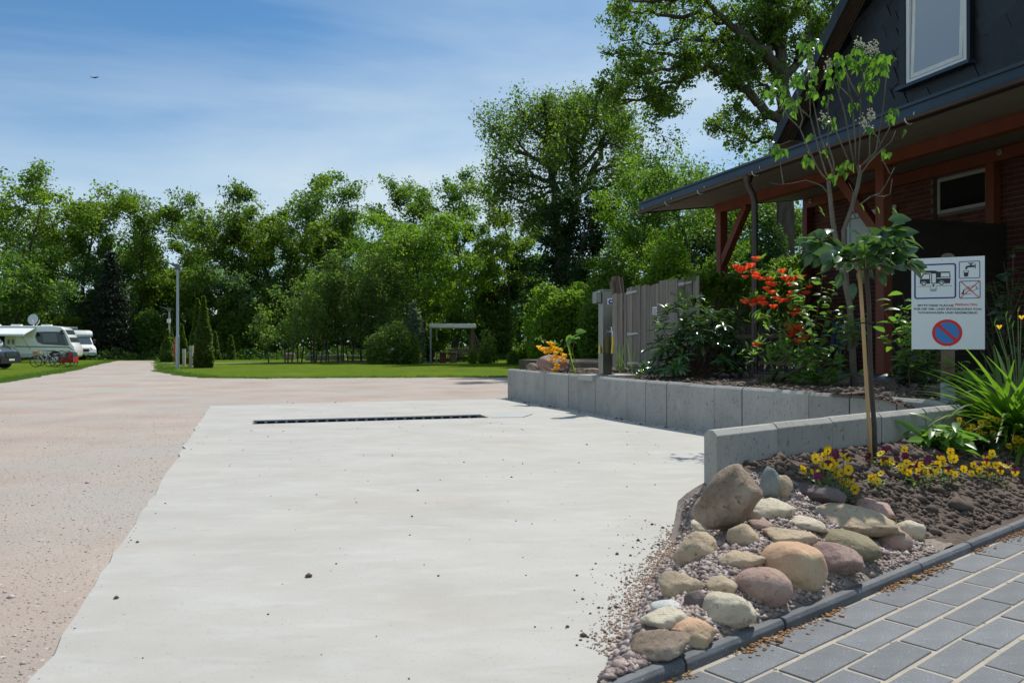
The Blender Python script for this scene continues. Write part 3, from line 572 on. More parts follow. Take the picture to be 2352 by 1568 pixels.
# lettered board behind the lilac
bd = B().frame(HP, 0.72, 1.88, BWALL - 0.05, BWALL - 0.03, 3.02, 3.74).obj('notice_board', 'sign_white', hs, label='white board with a green border line on the brick wall')
def bl(a0, a1, z0, z1): return B().frame(HP, a0, a1, BWALL - 0.054, BWALL - 0.0515, z0, z1)
g = bl(0.80, 1.88, 3.645, 3.66); g.frame(HP, 0.80, 0.812, BWALL - 0.054, BWALL - 0.0515, 3.05, 3.643); g.obj('border_line', 'green_line', bd)
B().prism([HP(1.40, BWALL - 0.0515, 3.46), HP(1.47, BWALL - 0.0515, 3.53), HP(1.54, BWALL - 0.0515, 3.46), HP(1.47, BWALL - 0.0515, 3.39)], -V2 * 0.003).obj('emblem', 'hose_yellow', bd)
for s, z in (('s', 3.52), ('ats', 3.43), ('e', 3.33)): put_text(s, 0.135, HP(1.83 if len(s) < 2 else 1.80, BWALL - 0.056, z), E2, (0, 0, 1), 'letter_dark', bd)
# gable wall with slates
SB = BWALL - 0.02
gz0, RA, RZ = 4.36, -0.914, 5.40             # verge foot, roof rises 45 degrees
def roof_z(a): return RZ + (a - RA) * 1.0 if a < 4.6 else RZ + (4.6 - RA) - (a - 4.6)
B().prism([HP(-0.5, BWALL, 4.36), HP(8.6, BWALL, 4.36), HP(8.6, BWALL, 6.3), HP(4.6, BWALL, roof_z(4.6) - 0.2), HP(-0.5, BWALL, roof_z(-0.5) - 0.2)], V2 * 5).obj('gable_wall', 'slate', hs)
for s in (0, 1):
    aa = [RA, 4.6] if s == 0 else [4.6, 9.6]
    B().prism([HP(aa[0], SB - 0.38, roof_z(aa[0])), HP(aa[1], SB - 0.38, roof_z(aa[1])), HP(aa[1], SB - 0.38, roof_z(aa[1]) + 0.16), HP(aa[0], SB - 0.38, roof_z(aa[0]) + 0.16)], V2 * 6).obj('main_roof', 'slate', hs)
for i in range(7):                              # boards under the verge
    b0 = SB - 0.40 + i * 0.058
    B().prism([HP(RA + 0.05, b0, roof_z(RA + 0.05) - 0.03), HP(4.5, b0, roof_z(4.5) - 0.03), HP(4.5, b0, roof_z(4.5) - 0.004), HP(RA + 0.05, b0, roof_z(RA + 0.05) - 0.004)], V2 * 0.055).obj('verge_board', 'brown_wood', hs)
for i in range(4):
    B().frame(HP, RA - 0.02, RA + 0.5, SB - 0.38 + i * 0.11, SB - 0.38 + i * 0.11 + 0.105, RZ - 0.07, RZ - 0.045).obj('eave_board', 'brown_wood', hs)
B().tube([HP(RA - 0.05, SB - 0.42, RZ - 0.01), HP(RA - 0.05, SB + 3, RZ - 0.01)], 0.10, 12).obj('eave_gutter', 'galv', hs, smooth='auto')
vsl = None
for i in range(17):                             # slates on the verge face
    a0 = RA + i * 0.30
    if a0 > 4.3: break
    q = [(a0, -0.10), (a0 + 0.36, -0.10), (a0 + 0.36, 0.2)] + [(a0 + 0.10 * (1 - math.cos(t)) - 0.02, 0.2 - 0.3 * math.sin(t) if 0 else 0.2 - 0.30 * t / 1.571) for t in (0.0, 0.5, 1.0, 1.4)]
    B().prism([HP(a, SB - 0.402 - 0.004 * (i % 2), roof_z(a) + o) for a, o in q], V2 * 0.008).obj('verge_slate', 'slate', hs)
# field of slates: tilted lattice, each with a rounded foot
sl_poly = [(-0.17, -0.06), (-0.13, -0.13), (-0.05, -0.165), (0.16, -0.17), (0.17, 0.17), (-0.17, 0.17)]
o = B().prism([(x * HS, 0, y * HS) for x, y in sl_poly], (0, 0.012, 0)).obj('slate', 'slate', None, bevel=0.0015); slm = o.data; bpy.data.objects.remove(o)
th = math.radians(24); cnt = 0
for i in range(-30, 40):
    for j in range(-30, 40):
        x = i * 0.31 + (0.1 if j % 2 else 0); y = j * 0.27; a = 2.0 + x * math.cos(th) - y * math.sin(th); z = 6.0 + x * math.sin(th) + y * math.cos(th)
        if a < -0.6 or a > 5.4 or z < 4.45 or z > roof_z(a) - 0.26 or z > 8.3: continue
        if 1.80 < a < 3.60 and 5.42 < z < 7.5: continue
        o = link('slate', slm, hs); o.location = HP(a, BWALL - 0.022 - 0.004 * ((i + 2 * j) % 3), z) - ORG[hs]
        o.rotation_euler = Euler((math.radians(-2.2), -th, 0)).to_matrix().to_euler(); o.rotation_euler = (Matrix.Rotation(math.atan2(E2.y, E2.x), 3, 'Z') @ Matrix.Rotation(-th + rng.gauss(0, 0.012), 3, 'Y') @ Matrix.Rotation(math.radians(2.0), 3, 'X')).to_euler(); cnt += 1
B().frame(HP, 1.55, 3.85, BWALL - 0.012, BWALL - 0.002, 5.2, 7.8).obj('slate_backing', 'slate', hs)
# upper window, tilted sash
wf = B()
for a0, a1, z0, z1 in ((2.16, 2.225, 5.66, 7.2), (3.27, 3.335, 5.66, 7.2)): wf.frame(HP, a0, a1, BWALL - 0.10, BWALL - 0.013, z0, z1)
wf.frame(HP, 2.227, 3.268, BWALL - 0.098, BWALL - 0.013, 5.66, 5.725); wf.frame(HP, 2.227, 3.268, BWALL - 0.098, BWALL - 0.013, 7.14, 7.2); uw = wf.obj('window', 'pvc_white', hs, bevel=0.004)
def SS(a, d, z): return HP(a, BWALL - 0.092 + d + (z - 5.73) * 0.035, z)
for a0, a1, z0, z1 in ((2.245, 2.31, 5.735, 7.13), (3.185, 3.25, 5.735, 7.13), (2.312, 3.183, 5.735, 5.80), (2.312, 3.183, 7.06, 7.13)):
    B().hexa([SS(a, d, z) for z in (z0, z1) for a, d in ((a0, 0), (a1, 0), (a1, 0.025), (a0, 0.025))]).obj('sash_bar', 'frame_white', uw)
B().hexa([SS(a, d, z) for z in (5.80, 7.06) for a, d in ((2.31, 0.010), (3.185, 0.010), (3.185, 0.015), (2.31, 0.015))]).obj('pane', 'glass_blind_sky', uw)
B().frame(HP, 1.98, 3.42, BWALL - 0.16, BWALL - 0.013, 5.60, 5.655).obj('window_sill', 'fascia', hs)
B().frame(HP, 2.03, 2.155, BWALL - 0.12, BWALL - 0.013, 5.66, 7.35).obj('window_reveal', 'slate', hs); B().frame(HP, 3.34, 3.40, BWALL - 0.11, BWALL - 0.013, 5.66, 7.35).obj('window_reveal', 'slate', hs)
# ================================================================== trees and hedges
def tubes(segs, n=5):
    """segs: list of (pts, radii) -> one mesh's arrays"""
    V = []; Fc = []; o = 0
    for pts, rad in segs:
        P = np.array(pts, dtype=float); R = np.array(rad, dtype=float); k = len(P)
        D = np.gradient(P, axis=0); D /= np.linalg.norm(D, axis=1)[:, None] + 1e-9
        X = np.cross(D, np.array([0.31, 0.87, 0.21])); X /= np.linalg.norm(X, axis=1)[:, None] + 1e-9; Y = np.cross(D, X)
        t = np.arange(n) * 2 * np.pi / n
        ring = P[:, None, :] + (X[:, None, :] * np.cos(t)[None, :, None] + Y[:, None, :] * np.sin(t)[None, :, None]) * R[:, None, None]
        V.append(ring.reshape(-1, 3)); i = np.arange(k - 1)[:, None] * n; j = np.arange(n)[None, :]; j2 = (j + 1) % n
        Fc.append(np.stack([i + j, i + j2, i + n + j2, i + n + j], -1).reshape(-1, 4) + o); o += k * n
    return np.concatenate(V), np.concatenate(Fc)
def leaf_quads(r, C_, size, aspect=0.62, nrm=None, up=0.35, var=0.35):
    """folded diamond leaves (two triangles sharing the midrib)"""
    n = len(C_); d = r.normal(size=(n, 3)); 
    if nrm is not None: d = d * 0.75 + nrm * 1.0
    d[:, 2] += up; d /= np.linalg.norm(d, axis=1)[:, None] + 1e-9          # leaf normal
    a = np.cross(d, r.normal(size=(n, 3))); a /= np.linalg.norm(a, axis=1)[:, None] + 1e-9; b_ = np.cross(d, a)
    s = size * np.exp(r.normal(size=n) * var)[:, None]
    fold = (r.random(n) * 0.25)[:, None]
    p0 = C_ - a * s * 0.5; p2 = C_ + a * s * 0.5; p1 = C_ + b_ * s * aspect * 0.5 + d * s * fold; p3 = C_ - b_ * s * aspect * 0.5 + d * s * fold
    v = np.stack([p0, p1, p2, p3], 1).reshape(-1, 3); i = np.arange(n) * 4
    f = np.concatenate([np.stack([i, i + 1, i + 2], -1), np.stack([i, i + 2, i + 3], -1)]); return v, f
def curve(r, p, d, ln, k, bend=0.25, up=0.0):
    pts = [np.array(p, float)]; d = np.array(d, float); d /= np.linalg.norm(d)
    for _ in range(k):
        d = d + r.normal(size=3) * bend * 0.5 + np.array([0, 0, up]); d /= np.linalg.norm(d); pts.append(pts[-1] + d * ln / k)
    return pts, d
def make_tree(seed, H, R, cb=0.3, limbs=14, leaves=11000, ls=0.26, tr=None, el=(10, 65), lean=0.0, leafm='lf_oak', bark='bark', sub=7, twig=5, fork=1, sig=0.40, env=0.55, peak=0.62, drop=0.0, bare=0.0, bend=0.3):
    leaves = int(leaves * 1.6); ls = ls * 0.82; r = np.random.default_rng(seed); segs = []; anch = []
    tr = tr or H * 0.019; az = r.random() * 6.28
    for fk in range(fork):
        d0 = np.array([math.cos(az) * lean, math.sin(az) * lean, 1.0])
        if fork > 1: a_ = az + fk * 6.28 / fork + r.normal() * 0.3; d0 = np.array([math.cos(a_) * 0.22, math.sin(a_) * 0.22, 1.0])
        tp, _ = curve(r, (0, 0, -0.3), d0, H * 0.95 + 0.3, 9, 0.16, 0.04); rad = [tr / math.sqrt(fork) * (1 - 0.9 * (i / 9)) ** 0.9 + 0.012 for i in range(10)]; rad[0] *= 1.35; segs.append((tp, rad))
        tpa = np.array(tp); nl = limbs // fork + (1 if fork > 1 else 0)
        for i in range(nl):
            t = cb + (0.97 - cb) * ((i + r.random() * 0.7) / nl); x = t * 9; k = min(int(x), 8); p = tpa[k] + (tpa[k + 1] - tpa[k]) * (x - k)
            q = (t - peak) / (env if t > peak else env * 0.9); R_ = R * math.sqrt(max(0.16, 1 - q * q)) * (0.72 + 0.42 * r.random())
            e = math.radians(lerp(el[0], el[1], ((t - cb) / (1 - cb)) ** 1.2) + r.normal() * 8); a_ = i * 2.4 + r.normal() * 0.35 + az
            d = (math.cos(a_) * math.cos(e), math.sin(a_) * math.cos(e), math.sin(e)); lp, ld = curve(r, p, d, R_ / max(0.5, math.cos(e)) if math.cos(e) > 0.5 else R_ * 1.1, 6, bend, 0.06 - drop)
            lr = max(0.02, tr / math.sqrt(fork) * (1 - t * 0.8) * 0.5); segs.append((lp, [lr * (1 - 0.85 * j / 6) + 0.008 for j in range(7)])); lpa = np.array(lp); ll = np.linalg.norm(lpa[-1] - lpa[0])
            for j in range(sub):
                u = 0.28 + 0.72 * (j + r.random()) / sub; x = u * 6; k = min(int(x), 5); sp = lpa[k] + (lpa[k + 1] - lpa[k]) * (x - k)
                ldir = lpa[min(k + 1, 6)] - lpa[k]; ldir /= np.linalg.norm(ldir); sdv = ldir * 0.55 + r.normal(size=3) * 0.75; sdv[2] += 0.18 - drop
                sl = max(0.5, ll * (0.26 + 0.26 * r.random()) * (1.15 - 0.4 * u)); spts, _ = curve(r, sp, sdv, sl, 4, bend, 0.03 - drop * 0.6)
                segs.append((spts, [lr * 0.34 * (1 - 0.8 * m / 4) + 0.006 for m in range(5)])); spa = np.array(spts)
                for m in range(twig):
                    w_ = 0.3 + 0.7 * (m + r.random()) / twig; x = w_ * 4; k = min(int(x), 3); q_ = spa[k] + (spa[k + 1] - spa[k]) * (x - k)
                    td = (spa[k + 1] - spa[k]); td = td / np.linalg.norm(td) * 0.5 + r.normal(size=3) * 0.7; tl = max(0.3, sl * 0.38 * (0.6 + 0.8 * r.random())); tpts, _ = curve(r, q_, td, tl, 3, bend, -drop)
                    segs.append((tpts, [0.012, 0.01, 0.008, 0.005])); 
                    if r.random() > bare: anch += [(tpts[1], tl), (tpts[2], tl), (tpts[3], tl), (tpts[3], tl)]
                if r.random() > bare: anch += [(spts[3], sl * 0.4), (spts[4], sl * 0.4)]
    A = np.array([a for a, _ in anch]); S = np.array([max(0.18, min(0.55, s)) for _, s in anch])
    wgt = np.exp(r.normal(size=len(A)) * 0.7); idx = r.choice(len(A), leaves, p=wgt / wgt.sum())
    C_ = A[idx] + np.clip(r.normal(size=(leaves, 3)), -1.55, 1.55) * (S[idx] * sig / 0.32 * 0.62)[:, None]
    zt = np.percentile(C_[:, 2], 99.7); kx = min(1.5, R / max(np.percentile(np.abs(C_[:, 0] - np.median(C_[:, 0])), 97), 0.1)); kz = H / zt; S3 = np.array([kx, kx, kz])
    C_ = C_ * S3; segs = [(np.array(p) * S3, q) for p, q in segs]; C_ = C_[C_[:, 2] > 0.3]
    cen = np.array([0, 0, H * 0.55]); nr = (C_ - cen); nr /= np.linalg.norm(nr, axis=1)[:, None] + 1e-9
    v, f = leaf_quads(r, C_, ls, nrm=nr * 0.5)
    tv, tf = tubes(segs); return npmesh('trunk', tv, tf, bark, True), npmesh('crown', v, f, leafm)
def make_bush(seed, rx, ry, h, leaves=6000, ls=0.14, leafm='lf_mid', stems=9, lump=0.35, z0=0.08, bark='bark', inner=0.5, thin=0.0, aspect=0.6, pointy=0.0):
    r = np.random.default_rng(seed); K = 26; dirs = r.normal(size=(K, 3)); dirs[:, 2] = np.abs(dirs[:, 2]); dirs /= np.linalg.norm(dirs, axis=1)[:, None]; amp = r.random(K)
    n = int(leaves * 1.15); d = r.normal(size=(n, 3)); d[:, 2] = np.abs(d[:, 2]) * 1.0 - 0.12; d /= np.linalg.norm(d, axis=1)[:, None]
    g = np.exp((d @ dirs.T - 1) * 16) @ amp; g = g / (g.max() + 1e-9)
    rad = (1 - lump + lump * g) * (inner + (1 - inner) * r.random(n) ** 0.55)
    C_ = d * rad[:, None] * np.array([rx, ry, h * (1 - z0)]); C_[:, 2] += h * z0
    if pointy: s = 1 - pointy * np.clip(C_[:, 2] / h, 0, 1); C_[:, 0] *= s; C_[:, 1] *= s
    C_ += r.normal(size=C_.shape) * ls * 0.5; C_ = C_[C_[:, 2] > 0.02][:leaves]
    v, f = leaf_quads(r, C_, ls, aspect, nrm=d[:len(C_)] * 0.7); segs = []
    for i in range(stems):
        q = C_[r.integers(len(C_))] * np.array([0.75, 0.75, 0.9]); b0 = np.array([r.normal() * rx * 0.12, r.normal() * ry * 0.12, -0.05]); m1 = b0 * 0.5 + q * 0.5 + r.normal(size=3) * 0.06 * h; m1[2] = max(m1[2], 0.1)
        segs.append(([b0, b0 * 0.7 + m1 * 0.3 + np.array([0, 0, 0.08 * h]), m1, q], [0.02 + 0.008 * h, 0.018 + 0.006 * h, 0.014 + 0.003 * h, 0.006]))
    tv, tf = tubes(segs); return npmesh('stems', tv, tf, bark, True), npmesh('foliage', v, f, leafm)
def plant_tree(meshes, name, label, x, y, z, cat='tree', rot=0, sc_=1.0, sz=None, group=None, parts=('trunk', 'crown')):
    o = thing(name, label, cat, (x, y, z), group); o.rotation_euler = (0, 0, rot); o.scale = (sc_, sc_, sz or sc_)
    for nm, me in zip(parts, meshes):
        c = bpy.data.objects.new(nm, me); C.objects.link(c); c.parent = o; ORG[c] = ORG[o]
    return o
def at(px, d): return (px - 1176) / F * d
def topz(py, d): return CAM_H - (py - YH) / F * d
TG = 'trees of the wood behind the lawn'
# prototypes are made for their own spot so that the outline follows the photo; a few are reused, turned and scaled, farther back
def T(px, top, d, wpx, label, seed, name='broadleaf_tree', group=TG, rot=0.0, **k):
    x = at(px, d); z = terr(x, d) - 0.02; H = topz(top, d) - z; R = wpx / F * d * 0.5
    m = make_tree(seed, H, R, **k); plant_tree(m, name, label, x, d, z, rot=rot, group=group); return m
tA = T(70, 388, 74, 250, 'tall loose yellow-green tree behind the campers at the left edge', 11, leafm='lf_yellow', leaves=15000, ls=0.30, limbs=13, cb=0.2, fork=2)
tB = T(172, 440, 80, 150, 'slender blue-green tree rising behind the white camper van', 12, leafm='lf_blue', leaves=12000, ls=0.27, limbs=16, cb=0.12, el=(15, 55))
tC = T(340, 442, 84, 200, 'tree with a bare leaning trunk behind the street lamps', 13, leafm='lf_oak', leaves=10000, ls=0.30, limbs=12, cb=0.42, el=(5, 55), tr=0.30, lean=0.06)
tD = T(418, 478, 92, 170, 'yellow-green tree peeping out behind the leaning trunk', 14, leafm='lf_yellow', leaves=9000, ls=0.32, cb=0.15)
tE = T(510, 445, 82, 220, 'round-topped dark green tree right of the street lamp', 15, leafm='lf_oak', leaves=14000, ls=0.30, limbs=13, cb=0.25)
tF = T(655, 410, 84, 230, 'broad many-stemmed tree with sunlit top in the middle of the wood', 16, leafm='lf_yellow', leaves=15000, ls=0.30, limbs=15, cb=0.28, fork=3, el=(25, 70))
tG = T(815, 398, 88, 190, 'grey-green tree left of the maple, top against the sky', 17, leafm='lf_mid', leaves=12000, ls=0.31, limbs=13, cb=0.25)
tH = T(925, 395, 92, 150, 'dark knobbly tree top just left of the slim oak', 18, leafm='lf_oak', leaves=11000, ls=0.31, limbs=12, cb=0.3)
tI = T(1045, 388, 86, 150, 'slim airy tree standing left of the great oak', 19, leafm='lf_mid', leaves=9000, ls=0.29, limbs=14, cb=0.35, el=(20, 65))
tJ = T(1155, 432, 70, 150, 'small crooked oak with pale leaves in front of the great oak', 20, name='oak_tree', leafm='lf_yellow', leaves=6500, ls=0.25, limbs=10, cb=0.4, el=(10, 60), tr=0.26, bend=0.5, bare=0.2)
def limb_tree(seed, limbs, leaves, ls, leafm, tw=1.0, sub=10, twig=4, sig=0.26, drop=0.02, stop=0.0):
    """limbs: (points in metres, start radius, first leafy fraction); side branches, twigs and leaves are grown on them"""
    r = np.random.default_rng(seed); segs = []; anch = []
    for pts, r0, lf in limbs:
        P = np.array(pts, float); n = len(P); tt = np.linspace(0, n - 1, (n - 1) * 3 + 1); Q = np.array([P[min(int(t), n - 2)] * (1 - (t - min(int(t), n - 2))) + P[min(int(t), n - 2) + 1] * (t - min(int(t), n - 2)) for t in tt])
        Q[1:-1] += r.normal(size=Q[1:-1].shape) * 0.10; m = len(Q); segs.append((Q, [r0 * (1 - 0.82 * i / (m - 1)) + 0.012 for i in range(m)])); ln = np.linalg.norm(np.diff(Q, axis=0), axis=1).sum(); k = max(3, int(sub * ln / 8))
        for j in range(k):
            u = lf + (1 - lf) * (j + r.random()) / k; x = u * (m - 1); i = min(int(x), m - 2); p = Q[i] + (Q[i + 1] - Q[i]) * (x - i); d = Q[i + 1] - Q[i]; d /= np.linalg.norm(d); dv = d * 0.5 + r.normal(size=3) * 0.7; dv[2] += 0.12
            sl = tw * (1.1 + 1.5 * r.random()) * (1.1 - 0.5 * u); sp, _ = curve(r, p, dv, sl, 4, 0.45, 0.02 - drop); segs.append((sp, [max(0.012, r0 * 0.22 * (1 - 0.6 * u)) * (1 - 0.8 * q / 4) + 0.006 for q in range(5)])); sa = np.array(sp)
            for q in range(twig):
                w_ = 0.25 + 0.75 * (q + r.random()) / twig; x = w_ * 4; i = min(int(x), 3); b0 = sa[i] + (sa[i + 1] - sa[i]) * (x - i); tv_ = r.normal(size=3) * 0.7 + (sa[i + 1] - sa[i]) * 0.6; tl = tw * (0.35 + 0.6 * r.random()); tp, _ = curve(r, b0, tv_, tl, 3, 0.45, -drop); segs.append((tp, [0.014, 0.011, 0.008, 0.005])); anch += [tp[1], tp[2], tp[3], tp[3]]
            anch += [sp[4], sp[3]]
    A = np.array(anch); wgt = np.exp(r.normal(size=len(A)) * 0.6); idx = r.choice(len(A), leaves, p=wgt / wgt.sum()); C_ = A[idx] + np.clip(r.normal(size=(leaves, 3)), -1.55, 1.55) * sig * tw
    v, f = leaf_quads(r, C_, ls); tv, tf = tubes(segs); return npmesh('trunk', tv, tf, 'bark', True), npmesh('crown', v, f, leafm)
def plant_limbs(meshes, name, label, base):
    o = thing(name, label, 'tree', base)
    for nm, me in zip(('trunk', 'crown'), meshes):
        me.transform(Matrix.Translation(-Vector(base))); c = bpy.data.objects.new(nm, me); C.objects.link(c); c.parent = o; ORG[c] = ORG[o]
def WL(d, dd, *pts): return [tuple(W(x, y, d + dd * i / max(1, len(pts) - 1))) for i, (x, y) in enumerate(pts)]
d = 64; bs = (at(1290, d), d, terr(at(1290, d), d) - 0.2)
lm = [([bs] + WL(d, 0, (1286, 640), (1276, 440), (1262, 370), (1258, 310), (1250, 245)), 0.52, 0.5), ([bs] + WL(d, 1, (1296, 620), (1322, 470), (1335, 435), (1316, 400), (1322, 330), (1335, 260), (1332, 240)), 0.45, 0.5), (WL(d, 2, (1340, 440), (1370, 380), (1385, 320), (1400, 260), (1410, 235)), 0.28, 0.45),
    (WL(d, -3, (1266, 415), (1215, 402), (1160, 422), (1128, 410)), 0.2, 0.3), (WL(d, 3, (1266, 380), (1225, 362), (1180, 340), (1135, 297), (1120, 285)), 0.2, 0.3), (WL(d, -4, (1260, 340), (1230, 300), (1200, 260), (1192, 250)), 0.16, 0.25), (WL(d, 4, (1258, 310), (1275, 265), (1290, 245)), 0.14, 0.2),
    (WL(d, -3, (1342, 425), (1370, 392), (1420, 380), (1468, 402)), 0.2, 0.3), (WL(d, 4, (1322, 390), (1372, 342), (1420, 310), (1462, 318)), 0.2, 0.3), (WL(d, -2, (1328, 330), (1362, 285), (1372, 235), (1366, 245)), 0.16, 0.25), (WL(d, 3, (1345, 430), (1410, 425), (1465, 440)), 0.15, 0.3), (WL(d, -3, (1390, 310), (1430, 285), (1455, 270)), 0.12, 0.2), (WL(d, -2, (1275, 440), (1235, 455), (1190, 460), (1150, 440)), 0.15, 0.35), (WL(d, 2, (1225, 362), (1190, 320), (1165, 310)), 0.10, 0.2), (WL(d, -4, (1316, 350), (1300, 300), (1305, 250)), 0.12, 0.2), (WL(d, -5, (1268, 425), (1230, 430), (1180, 400), (1140, 360)), 0.12, 0.2), (WL(d, -5, (1335, 440), (1380, 430), (1430, 410), (1450, 370)), 0.12, 0.2), (WL(d, -6, (1275, 400), (1290, 370), (1280, 330)), 0.10, 0.1), (WL(d, 4, (1390, 330), (1440, 345), (1468, 360)), 0.10, 0.1), (WL(d, -4, (1290, 470), (1240, 490), (1200, 500)), 0.1, 0.2), (WL(d, -4, (1310, 480), (1360, 480), (1400, 470)), 0.1, 0.2)]
plant_limbs(limb_tree(21, lm, 38000, 0.19, 'lf_oak', tw=1.05, sub=22, twig=6, sig=0.42, drop=0.0), 'oak_tree', 'great spreading oak rising high above all other trees of the wood', bs)
tL = T(1300, 428, 60, 200, 'dark evergreen tree at the foot of the great oak', 22, name='evergreen_tree', leafm='lf_dark', leaves=18000, ls=0.24, limbs=20, cb=0.06, el=(10, 60), sub=6)
tM = T(1425, 402, 55, 190, 'bright fresh green tree between the great oak and the porch roof', 23, leafm='lf_bright', leaves=15000, ls=0.22, limbs=15, cb=0.15)
tN = T(1625, 338, 44, 260, 'small-leaved tree showing above the porch roof corner', 24, leafm='lf_mid', leaves=17000, ls=0.17, limbs=17, cb=0.12, el=(15, 65), sub=6, bare=0.1)
tO = T(1750, 300, 48, 260, 'feathery beech tree behind the gable foot', 25, leafm='lf_mid', leaves=15000, ls=0.19, limbs=16, cb=0.1, drop=0.03, sub=6)
tP = T(990, 478, 66, 260, 'leafy maple in front of the wood behind the garden bench', 26, name='maple_tree', leafm='lf_bright', leaves=20000, ls=0.26, limbs=17, cb=0.06, el=(5, 65), sub=6)
tQ = T(1120, 560, 72, 170, 'dark green tree in the gap between maple and great oak', 27, leafm='lf_dark', leaves=10000, ls=0.27, cb=0.08, limbs=13)
tR = T(590, 560, 84, 250, 'pale green bushy tree left of the alder clump', 28, leafm='lf_blue', leaves=15000, ls=0.26, limbs=16, cb=0.05, el=(5, 65))
tS = T(440, 620, 84, 150, 'low golden-green maple behind the big thuja', 29, name='maple_tree', leafm='lf_yellow', leaves=7000, ls=0.3, limbs=11, cb=0.15)
tU = T(20, 560, 68, 170, 'deep green tree behind the dark camper at the left edge', 30, leafm='lf_mid', leaves=10000, ls=0.26, cb=0.08, limbs=14)
# farther rows: turned copies
far = [(tA, -60, 100, 0.9, 1.1), (tE, 250, 104, 0.95, 2.0), (tC, 560, 106, 1.0, 0.6), (tG, 740, 105, 0.95, 2.9), (tF, 880, 108, 0.9, 1.3), (tE, 1010, 104, 0.9, 4.0), (tH, 1190, 98, 0.95, 5.0), (tG, 1480, 84, 0.85, 2.2), (tM, 1560, 66, 0.9, 3.0), (tB, 90, 96, 0.95, 3.3), (tR, 330, 98, 1.1, 2.5), (tL, 1640, 58, 0.95, 1.4), (tM, 1850, 60, 1.0, 4.4)]
where = ['far left, half out of the picture', 'behind the spruce', 'behind the round-topped tree', 'behind the many-stemmed tree', 'behind the maple', 'behind the slim airy tree', 'behind the crooked oak', 'behind the bright green tree', 'behind the porch roof tip', 'behind the slender blue-green tree', 'behind the leaning trunk', 'behind the small-leaved tree', 'behind the gable']
for (m, px, d, s, ro), wh in zip(far, where):
    x = at(px, d); plant_tree(m, 'broadleaf_tree', 'farther tree of the wood ' + wh, x, d, terr(x, d), rot=ro, sc_=s, group=TG)
# the near oak above the house
d = 40; bs = (at(1800, d), d, -0.2)
def Z8(d, dd, *p): return WL(d, dd, *[(1320.7 + x * 0.2746, y * 0.2746) for x, y in p])
lm = [([bs] + Z8(d, 0, (1760, 1700), (1740, 850), (1720, 560), (1745, 430), (1690, 200), (1650, 60), (1640, -250), (1600, -600)), 0.50, 0.45),
    (Z8(d, -2, (1725, 620), (1645, 490), (1550, 410), (1400, 290), (1260, 175), (1130, 60), (1040, -60), (900, -250)), 0.30, 0.12), (Z8(d, 3, (1650, 510), (1500, 488), (1420, 520), (1300, 480), (1150, 440), (950, 480), (700, 440), (500, 430), (330, 440)), 0.20, 0.15),
    (Z8(d, -1, (1735, 1050), (1560, 880), (1450, 750), (1340, 680), (1240, 610), (1120, 545), (980, 610), (870, 690), (740, 790), (600, 820), (400, 840)), 0.26, 0.16), (Z8(d, -3, (1120, 545), (900, 560), (700, 600), (520, 600), (400, 560)), 0.12, 0.1),
    (Z8(d, 2, (1260, 175), (1100, 110), (900, 130), (700, 120), (500, 110), (320, 60)), 0.15, 0.05), (Z8(d, -2, (1040, -60), (800, -20), (560, 30), (330, -10)), 0.12, 0.05), (Z8(d, 3, (1400, 290), (1300, 340), (1100, 330), (900, 330), (700, 350), (520, 380), (380, 330)), 0.13, 0.1),
    (Z8(d, 2, (760, 780), (700, 870), (740, 950)), 0.06, 0.1), (Z8(d, -1, (600, 600), (430, 690), (390, 720)), 0.06, 0.1), (Z8(d, 1, (870, 690), (700, 690), (560, 720), (500, 740)), 0.08, 0.1), (Z8(d, 2, (480, 840), (330, 860), (350, 930)), 0.05, 0.1),
    (Z8(d, 1, (1740, 700), (1850, 500), (1960, 300), (1930, 100), (1990, -150)), 0.26, 0.1), (Z8(d, 3, (1850, 520), (2050, 300), (2150, 60), (2200, -200)), 0.2, 0.1), (Z8(d, -2, (1700, 250), (1850, 100), (1900, -80)), 0.12, 0.1), (Z8(d, 2, (1690, 200), (1560, 60), (1450, -120)), 0.14, 0.1), (Z8(d, 0, (1735, 900), (1600, 1000), (1500, 1010), (1330, 900)), 0.12, 0.25), (Z8(d, 2, (1740, 800), (1560, 720), (1480, 640), (1450, 560)), 0.10, 0.2), (Z8(d, 3, (1750, 1100), (1650, 1150), (1500, 1180), (1250, 1080), (1090, 1000)), 0.12, 0.2), (Z8(d, -1, (1640, 480), (1560, 560), (1420, 620)), 0.08, 0.2), (Z8(d, 1, (1540, 400), (1500, 280), (1420, 180)), 0.09, 0.2)]
plant_limbs(limb_tree(41, lm, 40000, 0.15, 'lf_oak', tw=0.85, sub=15, twig=5, sig=0.20, drop=0.02), 'oak_tree', 'large near oak whose dark branches reach out left over the gable', bs)
# spruce
def make_spruce(seed, H, R):
    r = np.random.default_rng(seed); segs = [([(0, 0, -0.2), (0, 0, H * 0.5), (0, 0, H)], [0.22, 0.12, 0.02])]; C_ = []; 
    for i in range(70):
        t = 0.04 + 0.95 * i / 70; z = t * H; rr = R * (1 - t) ** 0.85 * (0.8 + 0.35 * r.random()) + 0.1
        for j in range(6):
            a = r.random() * 6.28; e = np.array([math.cos(a) * rr, math.sin(a) * rr, z - rr * 0.28]); segs.append(([(0, 0, z), (e * np.array([0.5, 0.5, 1]) + np.array([0, 0, rr * 0.1])), e], [0.03, 0.02, 0.006]))
            k = int(8 + 26 * rr / R); u = r.random(k) ** 0.7; p = np.array([0, 0, z]) * (1 - u)[:, None] + e * u[:, None]; C_.append(p + r.normal(size=p.shape) * np.array([0.22, 0.22, 0.10]))
    C_ = np.concatenate(C_); v, f = leaf_quads(r, C_, 0.30, 0.35, up=0.6); tv, tf = tubes(segs, 4); return npmesh('trunk', tv, tf, 'bark', True), npmesh('crown', v, f, 'lf_spruce')
